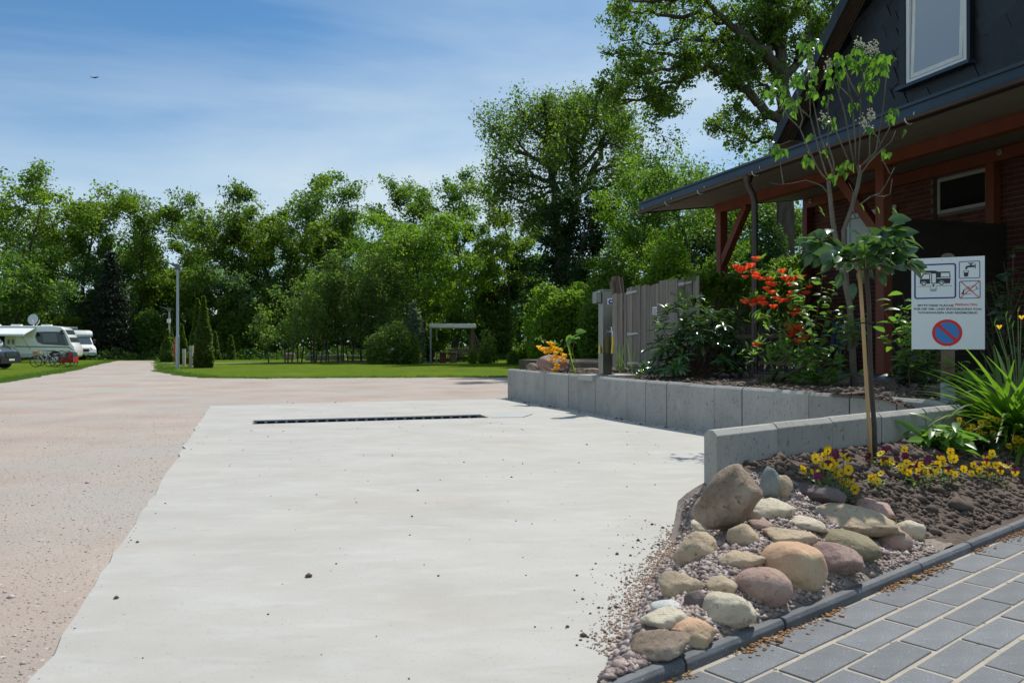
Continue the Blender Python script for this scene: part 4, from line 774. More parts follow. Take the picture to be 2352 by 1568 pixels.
d = 76; x = at(255, d); plant_tree(make_spruce(5, topz(575, d), 3.0), 'spruce_tree', 'nearly black spruce between the white camper and the lamp', x, d, 0)
x = at(238, 82); plant_tree(make_spruce(6, topz(600, 82), 2.8), 'spruce_tree', 'second dark spruce close behind the first, slightly left', x, 82, 0)
# alder clump with many thin stems
def make_alder(seed, H, R, ns=26, leaves=26000, ls=0.17):
    r = np.random.default_rng(seed); segs = []; A = []
    for i in range(ns):
        x = (i + r.random()) / ns * 2 - 1; x *= R; y = r.normal() * R * 0.28; hh = H * (0.62 + 0.4 * (1 - ((x / R - 0.25) / 1.2) ** 2) * r.random() ** 0.3); p, _ = curve(r, (x, y, -0.1), (r.normal() * 0.07, r.normal() * 0.07, 1), hh, 7, 0.10, 0.06)
        segs.append((p, [0.06 * (1 - 0.85 * j / 7) + 0.006 for j in range(8)])); pa = np.array(p)
        for j in range(22):
            t = 0.22 + 0.78 * r.random(); xx = t * 7; k = min(int(xx), 6); q = pa[k] + (pa[k + 1] - pa[k]) * (xx - k); a = r.random() * 6.28; ln = (0.5 + 1.1 * r.random()) * (1.15 - 0.6 * t)
            bp, _ = curve(r, q, (math.cos(a), math.sin(a), 0.55), ln, 3, 0.3, 0.03); segs.append((bp, [0.014, 0.01, 0.008, 0.004])); A += [bp[1], bp[2], bp[3], bp[3]]
    A = np.array(A); C_ = A[r.integers(len(A), size=leaves)] + r.normal(size=(leaves, 3)) * 0.22; v, f = leaf_quads(r, C_, ls); tv, tf = tubes(segs, 4); return npmesh('stems', tv, tf, 'bark', True), npmesh('foliage', v, f, 'lf_alder')
d = 61; x = at(785, d); plant_tree(make_alder(3, topz(575, d), 4.6, 34), 'alder_clump', 'clump of thin many-stemmed young alders behind the log edging', x, d, terr(x, d), cat='tree', parts=('stems', 'foliage'))
# bushes
def bush(px, top, d, wpx, label, seed, name='shrub', depth=None, base=None, cat='bush', group=None, **k):
    x = at(px, d); z = (terr(x, d) if base is None else base) - 0.02; R = wpx / F * d * 0.5
    return plant_tree(make_bush(seed, R, depth or R * 0.8, topz(top, d) - z, **k), name, label, x, d, z, cat=cat, group=group, parts=('stems', 'foliage'))
bush(335, 672, 78, 150, 'rounded grey-green bush at the end of the gravel road', 51, leaves=11000, ls=0.22, leafm='lf_mid')
bush(236, 700, 76, 90, 'pale green bush right beside the white camper van', 52, leaves=6000, ls=0.22, leafm='lf_blue')
bush(165, 690, 80, 150, 'light green bush rising behind the camper roof', 53, leaves=9000, ls=0.22, leafm='lf_alder')
bush(60, 700, 84, 200, 'dark bush behind the awning camper', 54, leaves=8000, ls=0.26, leafm='lf_dark')
bush(460, 690, 82, 120, 'dark bush behind the double thuja', 55, leaves=7000, ls=0.25, leafm='lf_dark')
bush(560, 660, 80, 200, 'dark green bush behind the small thuja pair', 56, leaves=12000, ls=0.24, leafm='lf_mid')
bush(905, 722, 57, 150, 'low rounded yellow-green bush beside the small white sign', 57, leaves=12000, ls=0.15, leafm='lf_alder', lump=0.3)
bush(952, 655, 60, 70, 'pointed silvery shrub between alder clump and garden pergola', 58, leaves=5000, ls=0.16, leafm='lf_silver', pointy=0.6, thin=0.2)
bush(1125, 640, 70, 170, 'hazel bush with light leaves behind the pergola', 59, leaves=12000, ls=0.20, leafm='lf_alder', lump=0.45)
bush(1120, 745, 58, 60, 'thin young shrub growing beside the pergola', 60, leaves=1500, ls=0.16, leafm='lf_alder', inner=0.2)
bush(1285, 562, 50, 215, 'tall dense hornbeam bush behind the orange azalea', 61, leaves=24000, ls=0.17, leafm='lf_bright', lump=0.4, stems=16)
bush(1410, 520, 46, 220, 'wide hornbeam bush behind the water pillar', 62, leaves=24000, ls=0.17, leafm='lf_mid', lump=0.4, stems=14)
bush(1530, 480, 42, 260, 'leafy hedge bush behind the weathered plank fence', 63, leaves=26000, ls=0.16, leafm='lf_bright', lump=0.42)
bush(1660, 500, 40, 240, 'leafy hedge bush behind the first porch post', 64, leaves=22000, ls=0.16, leafm='lf_mid', lump=0.4)
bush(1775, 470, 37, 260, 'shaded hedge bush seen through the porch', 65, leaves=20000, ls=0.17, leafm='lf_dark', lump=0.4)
bush(1177, 802, 55, 30, 'small clipped box ball on the flower mound', 66, leaves=2500, ls=0.08, leafm='lf_mid', lump=0.15)
bush(1110, 792, 58, 34, 'small leafy shrub left of the clipped box ball', 67, leaves=1500, ls=0.12, leafm='lf_bright', inner=0.2)
bush(1085, 790, 57, 26, 'tiny leafy shrub beside the rose arch foot', 68, leaves=1200, ls=0.11, leafm='lf_bright', inner=0.2)
bush(1205, 770, 62, 50, 'brownish thin shrub behind the striped pole', 69, leaves=2000, ls=0.13, leafm='lf_oak', inner=0.2)
# thuja cones
def make_thuja(seed, H, R, n=7000):
    r = np.random.default_rng(seed); t = r.random(n) ** 1.25; z = 0.05 + t * H * 0.97; a = r.random(n) * 6.28; lob = 1 + 0.10 * np.sin(a * 3 + seed) + 0.10 * np.sin(z * 5 / H * 3 + a * 2)
    prof = np.where(t < 0.14, 0.82 + t * 1.3, 1.0 * (1 - ((t - 0.14) / 0.86) ** 1.35)); rr = R * np.maximum(prof, 0.03) * lob * (0.72 + 0.3 * r.random(n) ** 0.5)
    C_ = np.stack([np.cos(a) * rr, np.sin(a) * rr, z], -1); nr = np.stack([np.cos(a), np.sin(a), np.full(n, 0.35)], -1); v, f = leaf_quads(r, C_, 0.16, 0.5, nrm=nr * 0.9)
    tv, tf = tubes([([(0, 0, -0.1), (0, 0, H * 0.5), (0, 0, H * 0.95)], [0.07, 0.05, 0.01])], 5); return npmesh('trunk', tv, tf, 'bark', True), npmesh('foliage', v, f, 'lf_thuja')
TH = 'thuja cones beside the gravel road'
for i, (px, tp, bs, wp, lab) in enumerate([(385, 755, 831, 27, 'thuja cone left of the tall lamp post, nearest the gravel road'), (393, 752, 828, 20, 'narrow thuja tip half hidden behind the first thuja cone'), (418, 745, 836, 24, 'thuja cone just right of the lamp post behind the grey cabinet'),
        (454, 684, 842, 34, 'tall thuja, left half of the big double thuja'), (468, 678, 844, 38, 'tall thuja, right half of the big double thuja'), (494, 760, 826, 22, 'single small thuja right of the big double thuja'), (531, 770, 826, 18, 'left cone of the small thuja pair'), (545, 774, 825, 15, 'right cone of the small thuja pair')]):
    p = G(px, bs); dd = p.y; plant_tree(make_thuja(80 + i, topz(tp, dd), wp / F * dd * 0.55, 9000 if i in (3, 4) else 4500), 'thuja', lab, p.x, dd, terr(p.x, dd) - 0.02, cat='thuja', group=TH, parts=('trunk', 'foliage'))
# dark undergrowth of the wood: one uncountable mass
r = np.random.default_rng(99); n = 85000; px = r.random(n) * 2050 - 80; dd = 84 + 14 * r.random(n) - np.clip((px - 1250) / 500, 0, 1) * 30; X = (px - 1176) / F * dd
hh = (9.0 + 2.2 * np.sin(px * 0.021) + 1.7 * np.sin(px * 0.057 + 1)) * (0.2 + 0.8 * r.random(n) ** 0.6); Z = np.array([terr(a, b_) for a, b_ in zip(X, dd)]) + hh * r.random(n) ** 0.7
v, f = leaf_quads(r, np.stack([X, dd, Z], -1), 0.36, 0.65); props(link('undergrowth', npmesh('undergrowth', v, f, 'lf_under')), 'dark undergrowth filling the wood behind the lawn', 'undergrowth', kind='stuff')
n = 9000; px = r.random(n) * 1250 - 20; dd = 70 + 8 * r.random(n); X = (px - 1176) / F * dd; Z = np.array([terr(a, b_) for a, b_ in zip(X, dd)]) + 1.1 * r.random(n) ** 1.5 * (0.5 + 0.5 * np.sin(px * 0.03) ** 2)
v, f = leaf_quads(r, np.stack([X, dd, Z], -1), 0.24, 0.5); props(link('wood_edge_plants', npmesh('wood_edge_plants', v, f, 'lf_under')), 'low weeds and nettles along the foot of the wood', 'weeds', kind='stuff')
# short grass on the lawn near the gravel
def grass_patch(name, label, n, fn, h=0.06, m='lf_grass', seed=1):
    r = np.random.default_rng(seed); P = fn(r, n); n = len(P); a = r.random(n) * 6.28; hh = h * (0.5 + r.random(n)); w_ = 0.008 + 0.006 * r.random(n); lx = r.normal(size=n) * 0.4; ly = r.normal(size=n) * 0.4
    p0 = P + np.stack([np.cos(a) * w_, np.sin(a) * w_, 0 * a], -1); p1 = P - np.stack([np.cos(a) * w_, np.sin(a) * w_, 0 * a], -1); p2 = P + np.stack([lx * hh, ly * hh, hh], -1)
    v = np.stack([p0, p1, p2], 1).reshape(-1, 3); f = np.arange(3 * n).reshape(-1, 3); return props(link(name, npmesh(name, v, f, m)), label, 'grass', kind='stuff')
def edge_pts(r, n):
    E = np.array([[p.x, p.y] for p in GRP[:-14]] ); L_ = np.array([[p.x, p.y] for p in GLP]); o = []
    for Q, sgn in ((E, 1), (L_, -1)):
        k = n // 2; i = r.integers(len(Q) - 1, size=k); t = r.random(k)[:, None]; p = Q[i] * (1 - t) + Q[i + 1] * t; d_ = Q[i + 1] - Q[i]; nr = np.stack([-d_[:, 1], d_[:, 0]], -1); nr /= np.linalg.norm(nr, axis=1)[:, None] + 1e-9
        p = p + nr * (np.abs(r.normal(size=k)) * 0.6 - 0.12)[:, None]; o.append(p)
    p = np.concatenate(o); return np.stack([p[:, 0], p[:, 1], np.array([lawn_z(*q) for q in p])], -1)
grass_patch('grass_edge', 'short grass fringe along the gravel yard', 26000, edge_pts, 0.07, seed=4)
# ================================================================== rocks, pebbles and clods
def rock_mat(name, c1, c2, sp=None, layer=None): return mat(name, c1, c2, 6, 0.88, 0.016, 26, layers=[((c1[0] * 0.5, c1[1] * 0.48, c1[2] * 0.45), 34, 0.58, 0.70, (1, 1, 1), 0.8 if sp else 0.35), ((min(1, c2[0] * 1.25), min(1, c2[1] * 1.25), min(1, c2[2] * 1.25)), 11, 0.60, 0.75, (1, 1, 1), 0.6), ((c1[0] * 0.7, c1[1] * 0.72, c1[2] * 0.7), 3.0, 0.55, 0.72, (1, 1, 1), 0.55)], layer=layer, detail=10, lo=0.25, hi=0.75)
rock_mat('rk_brown', (0.1702, 0.1217, 0.0847), (0.3197, 0.2434, 0.1750), [((0.0895, 0.0684, 0.0518), 26, 0.32, 0.35)], ((0.3996, 0.3211, 0.2457), 3, 0.55, 0.7))
rock_mat('rk_grey', (0.149, 0.169, 0.162), (0.270, 0.290, 0.277))
rock_mat('rk_beige', (0.3726, 0.2839, 0.1850), (0.5345, 0.4192, 0.2849), [((0.1987, 0.1420, 0.0895), 30, 0.32, 0.3)])
rock_mat('rk_purple', (0.115, 0.084, 0.078), (0.203, 0.155, 0.142))
rock_mat('rk_pink', (0.3078, 0.1962, 0.1550), (0.4740, 0.3265, 0.2657), [((0.1795, 0.1065, 0.0886), 28, 0.3, 0.35)])
rock_mat('rk_light', (0.47, 0.40, 0.285), (0.64, 0.57, 0.44), [((0.297, 0.243, 0.162), 20, 0.3, 0.3)], ((0.486, 0.378, 0.243), 2.5, 0.55, 0.75))
rock_mat('rk_olive', (0.189, 0.155, 0.088), (0.317, 0.270, 0.169))
rock_mat('rk_red', (0.216, 0.135, 0.115), (0.405, 0.277, 0.236), [((0.121, 0.074, 0.068), 34, 0.36, 0.5), ((0.540, 0.405, 0.351), 40, 0.34, 0.3)])
rock_mat('rk_orange', (0.486, 0.284, 0.169), (0.621, 0.419, 0.270), None, ((0.540, 0.405, 0.257), 2.0, 0.5, 0.62))
rock_mat('rk_white', (0.486, 0.486, 0.459), (0.621, 0.621, 0.587))
def rock(x0, y0, x1, y1, m, label, seed, flat=0.75, depth=0.8, tilt=0.0, ang=0.0, zoff=None, name='rock', lumps=0.20, lng=1.0, zfn=soil_z):
    """a stone whose outline fills the photographed box, resting in the ground it stands on"""
    ex = 0.02 if zfn is soil_z else 0.0; x0, x1, y0, y1 = x0 - (x1 - x0) * ex, x1 + (x1 - x0) * ex, y0 - (y1 - y0) * ex, y1 + (y1 - y0) * ex
    xc, yc = (x0 + x1) / 2, (y0 + y1) / 2; d = 6.0
    for _ in range(30):
        a = (x1 - x0) / F * d / 2; b_ = a * depth; phi = math.atan2(yc - YH, F); hh = (y1 - y0) / F * d / 2
        c2 = hh * hh - (b_ * math.sin(phi)) ** 2; c_ = math.sqrt(max(c2, (0.35 * hh) ** 2)) / math.cos(phi)
        p = W(xc, yc, d); zt = zfn(p.x, p.y) + (c_ * 0.22 if zoff is None else zoff); d += (F * (CAM_H - zt) / (yc - YH) - d) * 0.6
    p = W(xc, yc, d); r_ = random.Random(seed * 7 + 3); bm = bmesh.new(); bmesh.ops.create_icosphere(bm, subdivisions=4 if x1 - x0 > 90 else 3, radius=1.0)
    cuts = []
    for _ in range(int(lerp(20, 9, (flat - 0.55) / 0.45))):
        v = Vector((r_.gauss(0, 1), r_.gauss(0, 1), r_.gauss(0, 1))).normalized(); cuts.append((v, min(0.95, flat - 0.12 + 0.26 * r_.random())))
    o3 = Vector((seed * 1.7, seed * 0.9, 3))
    for v in bm.verts:
        n = v.co.normalized(); s = 1.0 + 1.3 * lumps * mno.noise(n * 1.1 + o3)
        for cv, cd in cuts:
            t = n.dot(cv)
            if t * s > cd: s = lerp(s, cd / t, 0.93)
        s *= 1 + lumps * 0.35 * mno.noise(n * 3.5 + o3) + lumps * 0.16 * mno.noise(n * 9 + o3) + lumps * 0.08 * mno.noise(n * 22 + o3); v.co = n * s; v.co.x *= lng
    if tilt: bmesh.ops.rotate(bm, verts=bm.verts, cent=(0, 0, 0), matrix=Matrix.Rotation(tilt, 3, 'Y'))
    xs_ = [v.co.x for v in bm.verts]; ys_ = [v.co.y for v in bm.verts]; zs_ = [v.co.z for v in bm.verts]
    for v in bm.verts: v.co = Vector(((v.co.x - (max(xs_) + min(xs_)) / 2) * 2 / (max(xs_) - min(xs_)) * a, v.co.y * 2 / (max(ys_) - min(ys_)) * b_, (v.co.z - (max(zs_) + min(zs_)) / 2) * 2 / (max(zs_) - min(zs_)) * c_))
    az_ = math.atan2(p.x, p.y); bmesh.ops.rotate(bm, verts=bm.verts, cent=(0, 0, 0), matrix=Matrix.Rotation(-az_ + ang, 3, 'Z'))
    me = bpy.data.meshes.new(name); bm.to_mesh(me); bm.free()
    for q in me.polygons: q.use_smooth = True
    o = link(name, me, None, m); o.location = p; props(o, label, 'rock', 'rocks of the rock bed' if zfn is soil_z else None); return o, p, a, b_, c_
RK = []
def R_(*a, **k): o = rock(*a, **k); RK.append(o[1:]); return o
R_(1592, 1068, 1746, 1216, 'rk_brown', 'largest brown boulder leaning against the end of the short wall', 1, flat=0.80, depth=0.7, tilt=-0.85, lng=1.55, zoff=0.22, name='boulder')
R_(1746, 1072, 1790, 1145, 'rk_grey', 'upright blue-grey stone right behind the largest boulder', 2, flat=0.7, depth=0.8, zoff=0.12)
R_(1768, 1090, 1819, 1147, 'rk_beige', 'beige egg-shaped stone leaning on the blue-grey one', 3, flat=1.0, tilt=0.4, zoff=0.07)
R_(1820, 1113, 1938, 1162, 'rk_purple', 'dark purple-brown long stone at the foot of the pansies', 4, flat=0.75)
R_(1938, 1145, 2048, 1190, 'rk_pink', 'reddish block-shaped stone beside the bare soil', 5, flat=0.6)
R_(1680, 1142, 1822, 1206, 'rk_light', 'pale flat slab of stone below the blue-grey stone', 6, flat=0.55, depth=0.75, tilt=-0.2, lng=1.6)
R_(1803, 1152, 2057, 1222, 'rk_beige', 'broad flat speckled slab, widest stone of the rock bed', 7, flat=0.55, depth=0.62, tilt=0.14, lng=1.8)
R_(1588, 1190, 1680, 1226, 'rk_light', 'low pale greenish stone at the foot of the largest boulder', 8, flat=0.7)
R_(1548, 1222, 1648, 1318, 'rk_beige', 'round beige stone at the slab edge below the largest boulder', 9, flat=0.95, depth=0.8)
R_(1670, 1203, 1743, 1267, 'rk_beige', 'rounded beige stone standing alone among the pebbles', 10, flat=0.85)
R_(1716, 1191, 1775, 1220, 'rk_pink', 'small pink stone below the pale flat slab', 11, flat=0.65)
R_(1805, 1186, 1897, 1223, 'rk_light', 'curved tan stone just below the broad speckled slab', 12, flat=0.7)
R_(1757, 1211, 1872, 1256, 'rk_beige', 'half-buried tan stone in the middle of the pebbles', 13, flat=0.7)
R_(1874, 1217, 2015, 1284, 'rk_olive', 'smooth olive-brown oval stone', 14, flat=0.95, tilt=0.3, lumps=0.10, lng=1.5)
R_(2013, 1215, 2090, 1276, 'rk_pink', 'round pinkish stone near the kerb at the right', 15, flat=0.95, lumps=0.1)
R_(2056, 1196, 2121, 1247, 'rk_light', 'small tan bent stone at the edge of the soil', 16, flat=0.8, tilt=0.5)
R_(1846, 1245, 1978, 1328, 'rk_red', 'coarse red-brown granite stone below the olive one', 17, flat=0.75, tilt=0.2, lng=1.4)
R_(1746, 1247, 1893, 1362, 'rk_orange', 'big rounded orange-tan sandstone near the kerb', 18, flat=0.95, lumps=0.10)
R_(1648, 1264, 1755, 1308, 'rk_beige', 'half-sunk tan stone left of the orange sandstone', 19, flat=0.7)
R_(1684, 1303, 1815, 1392, 'rk_pink', 'smooth pinkish-brown stone in front of the orange sandstone', 20, flat=1.0, lumps=0.08, tilt=0.2)
R_(1514, 1310, 1616, 1384, 'rk_beige', 'jagged ochre stone with dark underside at the slab edge', 21, flat=0.6)
R_(1621, 1322, 1690, 1370, 'rk_beige', 'small tan stone left of the smooth pinkish-brown one', 22, flat=0.8)
R_(1572, 1355, 1628, 1408, 'rk_purple', 'small brown upright stone among lighter ones', 23, flat=0.7, tilt=-0.4)
R_(1609, 1361, 1732, 1444, 'rk_light', 'bright yellowish-white stone close to the kerb', 24, flat=0.85)
R_(1495, 1375, 1571, 1410, 'rk_white', 'smooth grey-white stone at the slab edge', 25, flat=0.95, lumps=0.08)
R_(1472, 1396, 1590, 1450, 'rk_light', 'flat pale stone below the grey-white one', 26, flat=0.7)
R_(1532, 1421, 1641, 1480, 'rk_orange', 'tan wedge-shaped stone near the kerb end', 27, flat=0.65)
R_(1445, 1446, 1583, 1522, 'rk_brown', 'long tan-brown stone nearest the camera', 28, flat=0.7, tilt=-0.25, lng=1.5)
# boulders and edging stones of the upper bed
bz = lambda x, y: bed_z(x, y)
rock(1232, 814, 1312, 858, 'rk_red', 'large reddish boulder behind the orange azalea on the bed wall', 40, flat=0.75, name='boulder', zoff=0.15, zfn=lambda x, y: 0.66)
rock(1208, 833, 1236, 856, 'rk_brown', 'small brown boulder leaning on the reddish boulder', 41, flat=1.0, name='boulder', zoff=0.08, zfn=lambda x, y: 0.66)
rock(1338, 845, 1384, 858, 'rk_brown', 'flat grey-brown edging stone left behind the water pillar', 42, flat=0.6, zoff=0.05, zfn=lambda x, y: 0.68)
rock(1398, 843, 1438, 860, 'rk_brown', 'flat grey-brown edging stone right behind the water pillar', 43, flat=0.6, zoff=0.05, zfn=lambda x, y: 0.68)
rock(1302, 845, 1332, 856, 'rk_purple', 'flat purplish edging stone behind the small rhododendron shoot', 44, flat=0.6, zoff=0.05, zfn=lambda x, y: 0.68)
rock(1462, 846, 1486, 859, 'rk_grey', 'small rounded grey stone at the fence foot', 45, flat=1.0, zoff=0.05, zfn=lambda x, y: 0.68)

def stones(name, label, pts, size, m, seed, squash=0.7, var=0.35, cat='pebbles', lift=0.25):
    """many small octahedron-like stones as one mass"""
    r = np.random.default_rng(seed); P = np.asarray(pts, float); n = len(P); s = size * np.exp(r.normal(size=n) * var)
    base = np.array([[1, 0, 0], [0.35, 0.95, 0.1], [-0.75, 0.6, -0.1], [-0.8, -0.55, 0.1], [0.4, -0.9, -0.05], [0.05, 0.05, 1], [0, 0, -1]]); V = base[None] * (0.75 + 0.5 * r.random((n, 7, 1))) * s[:, None, None]
    V[:, :, 2] *= squash; a = r.random(n) * 6.28; c, s_ = np.cos(a), np.sin(a); x = V[:, :, 0] * c[:, None] - V[:, :, 1] * s_[:, None]; y = V[:, :, 0] * s_[:, None] + V[:, :, 1] * c[:, None]
    V = np.stack([x, y, V[:, :, 2]], -1) + P[:, None, :]; V[:, :, 2] += (s * lift)[:, None]
    f = np.array([[0, 1, 5], [1, 2, 5], [2, 3, 5], [3, 4, 5], [4, 0, 5], [1, 0, 6], [2, 1, 6], [3, 2, 6], [4, 3, 6], [0, 4, 6]]); Fc = (f[None] + (np.arange(n) * 7)[:, None, None]).reshape(-1, 3)
    return props(link(name, npmesh(name, V.reshape(-1, 3), Fc, m)), label, cat, kind='stuff')
r = np.random.default_rng(5); pts = []
for _ in range(17000):
    k = 2.35 + 3.8 * r.random(); n = 2.20 + (ntop(k) - 2.20) * r.random() ** 1.0
    if k > 5.6 - (n - 2.2) * 0.35: continue
    if n < 2.30 and r.random() > 0.6: continue
    p = KP(k, n, 0); pts.append((p.x, p.y, soil_z(p.x, p.y)))
stones('pebbles', 'small purple-grey pebbles filling the gaps between the rocks', pts, 0.0125, 'pebble', 6)
pts = []
for _ in range(2600):
    k = 2.6 + 2.2 * r.random(); n = ntop(k) + r.normal() * 0.075 + 0.02; p = KP(k, n, 0)
    if n > ntop(k) + 0.02 and r.random() > 0.75: continue
    pts.append((p.x, p.y, max(0.014, soil_z(p.x, p.y)) if n < ntop(k) else 0.014))
stones('grit', 'fine reddish grit spilled along the slab edge', pts, 0.0055, 'grit', 7)
pts = []
for _ in range(230):
    k = 2.6 + 2.4 * r.random(); n = ntop(k) + abs(r.normal()) * 0.22; p = KP(k, n, 0); pts.append((p.x, p.y, 0.013))
for _ in range(420):
    x = -6.5 + 8.5 * r.random(); y = 3.2 + 16 * r.random()
    if x < -1.97 - (y - 3.29) * 0.33: continue
    if x > 0.3 + (y - 3.3) * 0.25: continue
    pts.append((x, y, 0.013))
stones('debris', 'dark crumbs of soil scattered over the concrete slab', pts, 0.0048, 'debris', 8, var=0.55)
pts = []
for _ in range(240):                                  # crumbs along the bed wall foot
    i = r.integers(len(BW) - 1); t = r.random(); p = BW[i].lerp(BW[i + 1], t); pts.append((p.x - abs(r.normal()) * 0.16 - 0.02, p.y - abs(r.normal()) * 0.08, 0.013))
stones('leaf_litter', 'brown leaf crumbs lying along the foot of the long wall', pts, 0.014, 'debris', 9, squash=0.25, var=0.5, cat='litter')
pts = []
for _ in range(11000):
    k = 4.9 + 5.6 * r.random(); n = 2.26 + (ntop(k) - 2.26) * r.random()
    if k < 5.75 - (n - 2.2) * 0.35: continue
    p = KP(k, n, 0); pts.append((p.x, p.y, soil_z(p.x, p.y)))
stones('soil_clods', 'loose dark clods of the freshly dug front bed', pts, 0.0145, 'clod', 10, var=0.55, cat='soil')
pts = []
for _ in range(9000):
    a = lerp(AB(BW[0])[0], 6.0, r.random()); bb = bwb(a) + 0.06 + 3.2 * r.random() ** 1.5; p = BP(a, bb, 0); pts.append((p.x, p.y, bed_z(p.x, p.y)))
stones('soil_clods', 'loose dark clods of the raised bed behind the long wall', pts, 0.016, 'clod', 11, var=0.55, cat='soil')
pts = []
for _ in range(1500):
    k = 2.4 + 5.5 * r.random(); 
    if math.sin(k * 4.1) + math.sin(k * 9.7 + 1) < -0.2 + 1.2 * (r.random() - 0.5): continue
    n = 2.125 - abs(r.normal()) * 0.035; p = KP(k, n, 0); pts.append((p.x, p.y, 0.004))
stones('blossom_litter', 'orange-brown dry blossom litter along the kerb foot', pts, 0.008, 'litter', 12, squash=0.4, cat='litter')
pts = []
for _ in range(9000):                                 # loose stones of the gravel yard close to the camera
    y = 2.6 + 14 * r.random() ** 1.6; x = -1.97 - (y - 3.29) * 0.33 - 0.03 - abs(r.normal()) * (0.5 + 0.35 * y * 0.6)
    x += 0.10 if r.random() < 0.12 else 0.0; pts.append((x, y, -0.004 if x < -1.97 - (y - 3.29) * 0.33 else 0.013))
stones('gravel_stones', 'loose pinkish gravel stones left of the concrete slab', pts, 0.0036, 'gravel_bits', 13, var=0.5, lift=0.1)
grass_patch('grass_tuft', 'small weed tuft between the stones near the kerb', 40, lambda r, n: np.array([[*KP(3.42, 2.36, 0.09)]]) + r.normal(size=(n, 3)) * [0.02, 0.02, 0], 0.035, seed=3)
# ================================================================== garden plants, leaf by leaf
def leaf_mesh(name, m, prof, fold=0.25, droop=0.35, wave=0.0):
    """a curved leaf of length 1 along +Y; prof = (position, half width) pairs"""
    b = B()
    for i, (t, w_) in enumerate(prof):
        z = -droop * t * t; b.v += [Vector((-w_, t, z + fold * w_ + wave * math.sin(t * 9))), Vector((0, t, z)), Vector((w_, t, z + fold * w_ - wave * math.sin(t * 9)))]
    for i in range(len(prof) - 1):
        o = i * 3; b.f += [(o, o + 1, o + 4, o + 3), (o + 1, o + 2, o + 5, o + 4)]
    me = bpy.data.meshes.new(name); me.from_pydata([tuple(v) for v in b.v], [], b.f); me.materials.append(MATS[m])
    for p in me.polygons: p.use_smooth = True
    return me
OV = [(0, 0.01), (0.15, 0.16), (0.4, 0.27), (0.65, 0.23), (0.85, 0.11), (1, 0.005)]
LN = [(0, 0.01), (0.2, 0.09), (0.5, 0.14), (0.75, 0.11), (0.92, 0.04), (1, 0.004)]
HT = [(0, 0.02), (0.1, 0.26), (0.3, 0.34), (0.55, 0.25), (0.8, 0.1), (1, 0.004)]
BL = [(0, 0.012), (0.25, 0.017), (0.5, 0.016), (0.75, 0.011), (1, 0.001)]
LM = dict(rose=leaf_mesh('leaf', 'ob_rose', OV, 0.3, 0.25), lilac=leaf_mesh('leaf', 'ob_lilac', HT, 0.35, 0.45), rhodo=leaf_mesh('leaf', 'ob_rhodo', LN, 0.25, 0.2), rnew=leaf_mesh('leaf', 'ob_rhodo_new', LN, 0.3, 0.1), azal=leaf_mesh('leaf', 'ob_azalea', LN, 0.3, 0.2), shrub=leaf_mesh('leaf', 'ob_shrub', OV, 0.3, 0.3), lily=leaf_mesh('blade', 'ob_lily', BL, 0.5, 0.0), dark=leaf_mesh('leaf', 'ob_darkleaf', OV, 0.3, 0.35), broad=leaf_mesh('leaf', 'ob_shrub', LN, 0.3, 0.35))
def orient(d, up, roll=0.0):
    d = Vector(d).normalized(); x = d.cross(Vector(up))
    if x.length < 1e-3: x = d.cross(Vector((1, 0, 0)))
    x.normalize(); z = x.cross(d); M = Matrix((x, d, z)).transposed(); return (M @ Matrix.Rotation(roll, 3, 'Y')).to_euler()
def put(me, parent, p, d, size, up=(0, 0, 1), roll=0.0, name='leaf', wx=1.0):
    o = bpy.data.objects.new(name, me); C.objects.link(o); o.parent = parent; o.location = Vector(p) - ORG[parent]; o.rotation_euler = orient(d, up, roll); o.scale = (size * wx, size, size); ORG[o] = ORG[parent]; return o
def rv(r_, s=1.0): return Vector((r_.gauss(0, s), r_.gauss(0, s), r_.gauss(0, s)))
def lumped(name, me, items, parent, m):
    """leaves past the single-object limit, joined into one part"""
    V = []; Fc = []; base = np.array([v.co for v in me.vertices]); fb = np.array([list(p.vertices) for p in me.polygons])
    for p, d, s, roll in items:
        R3 = np.array(Matrix(orient(d, (0, 0, 1), roll).to_matrix())); V.append(base @ R3.T * s + np.array(Vector(p) - ORG[parent])); Fc.append(fb + (len(V) - 1) * len(base))
    if not V: return
    mm = MATS[m]; o = link(name, npmesh(name, np.concatenate(V), np.concatenate(Fc), m, True), parent); o['kind'] = 'stuff'
leafmat('lf_shrubmass', (0.075, 0.16, 0.035), (0.15, 0.25, 0.055), 0.40, 0.34); leafmat('lf_rhodomass', (0.04, 0.085, 0.03), (0.085, 0.15, 0.05), 0.22, 0.24, spec=0.7); leafmat('lf_azmass', (0.07, 0.14, 0.028), (0.12, 0.2, 0.04), 0.42, 0.4); leafmat('lf_darkmass', (0.022, 0.05, 0.018), (0.045, 0.08, 0.028), 0.3, 0.35)

# flowers
def petal_flower(name, m, n, ln, wd, open_, curl):
    b = B()
    for i in range(n):
        a = 6.283 * i / n; c, s = math.cos(a), math.sin(a); o = len(b.v); 
        for t, w_ in ((0.08, 0.25), (0.5, 1.0), (0.85, 0.8), (1.0, 0.25)):
            rr = ln * (t * math.sin(open_)); z = ln * t * math.cos(open_) - curl * t * t * ln; b.v += [Vector((c * rr - s * wd * w_, s * rr + c * wd * w_, z)), Vector((c * rr + s * wd * w_, s * rr - c * wd * w_, z))]
        b.f += [(o + 2 * k, o + 2 * k + 1, o + 2 * k + 3, o + 2 * k + 2) for k in range(3)]
    me = bpy.data.meshes.new(name); me.from_pydata([tuple(v) for v in b.v], [], b.f); me.materials.append(MATS[m]); return me
FM = dict(red=petal_flower('flower', 'fl_red', 5, 1.0, 0.5, 0.65, 0.15), orange=petal_flower('flower', 'fl_orange', 5, 1.0, 0.48, 0.65, 0.15), lily=petal_flower('flower', 'fl_orange', 6, 1.0, 0.2, 0.5, 0.2))
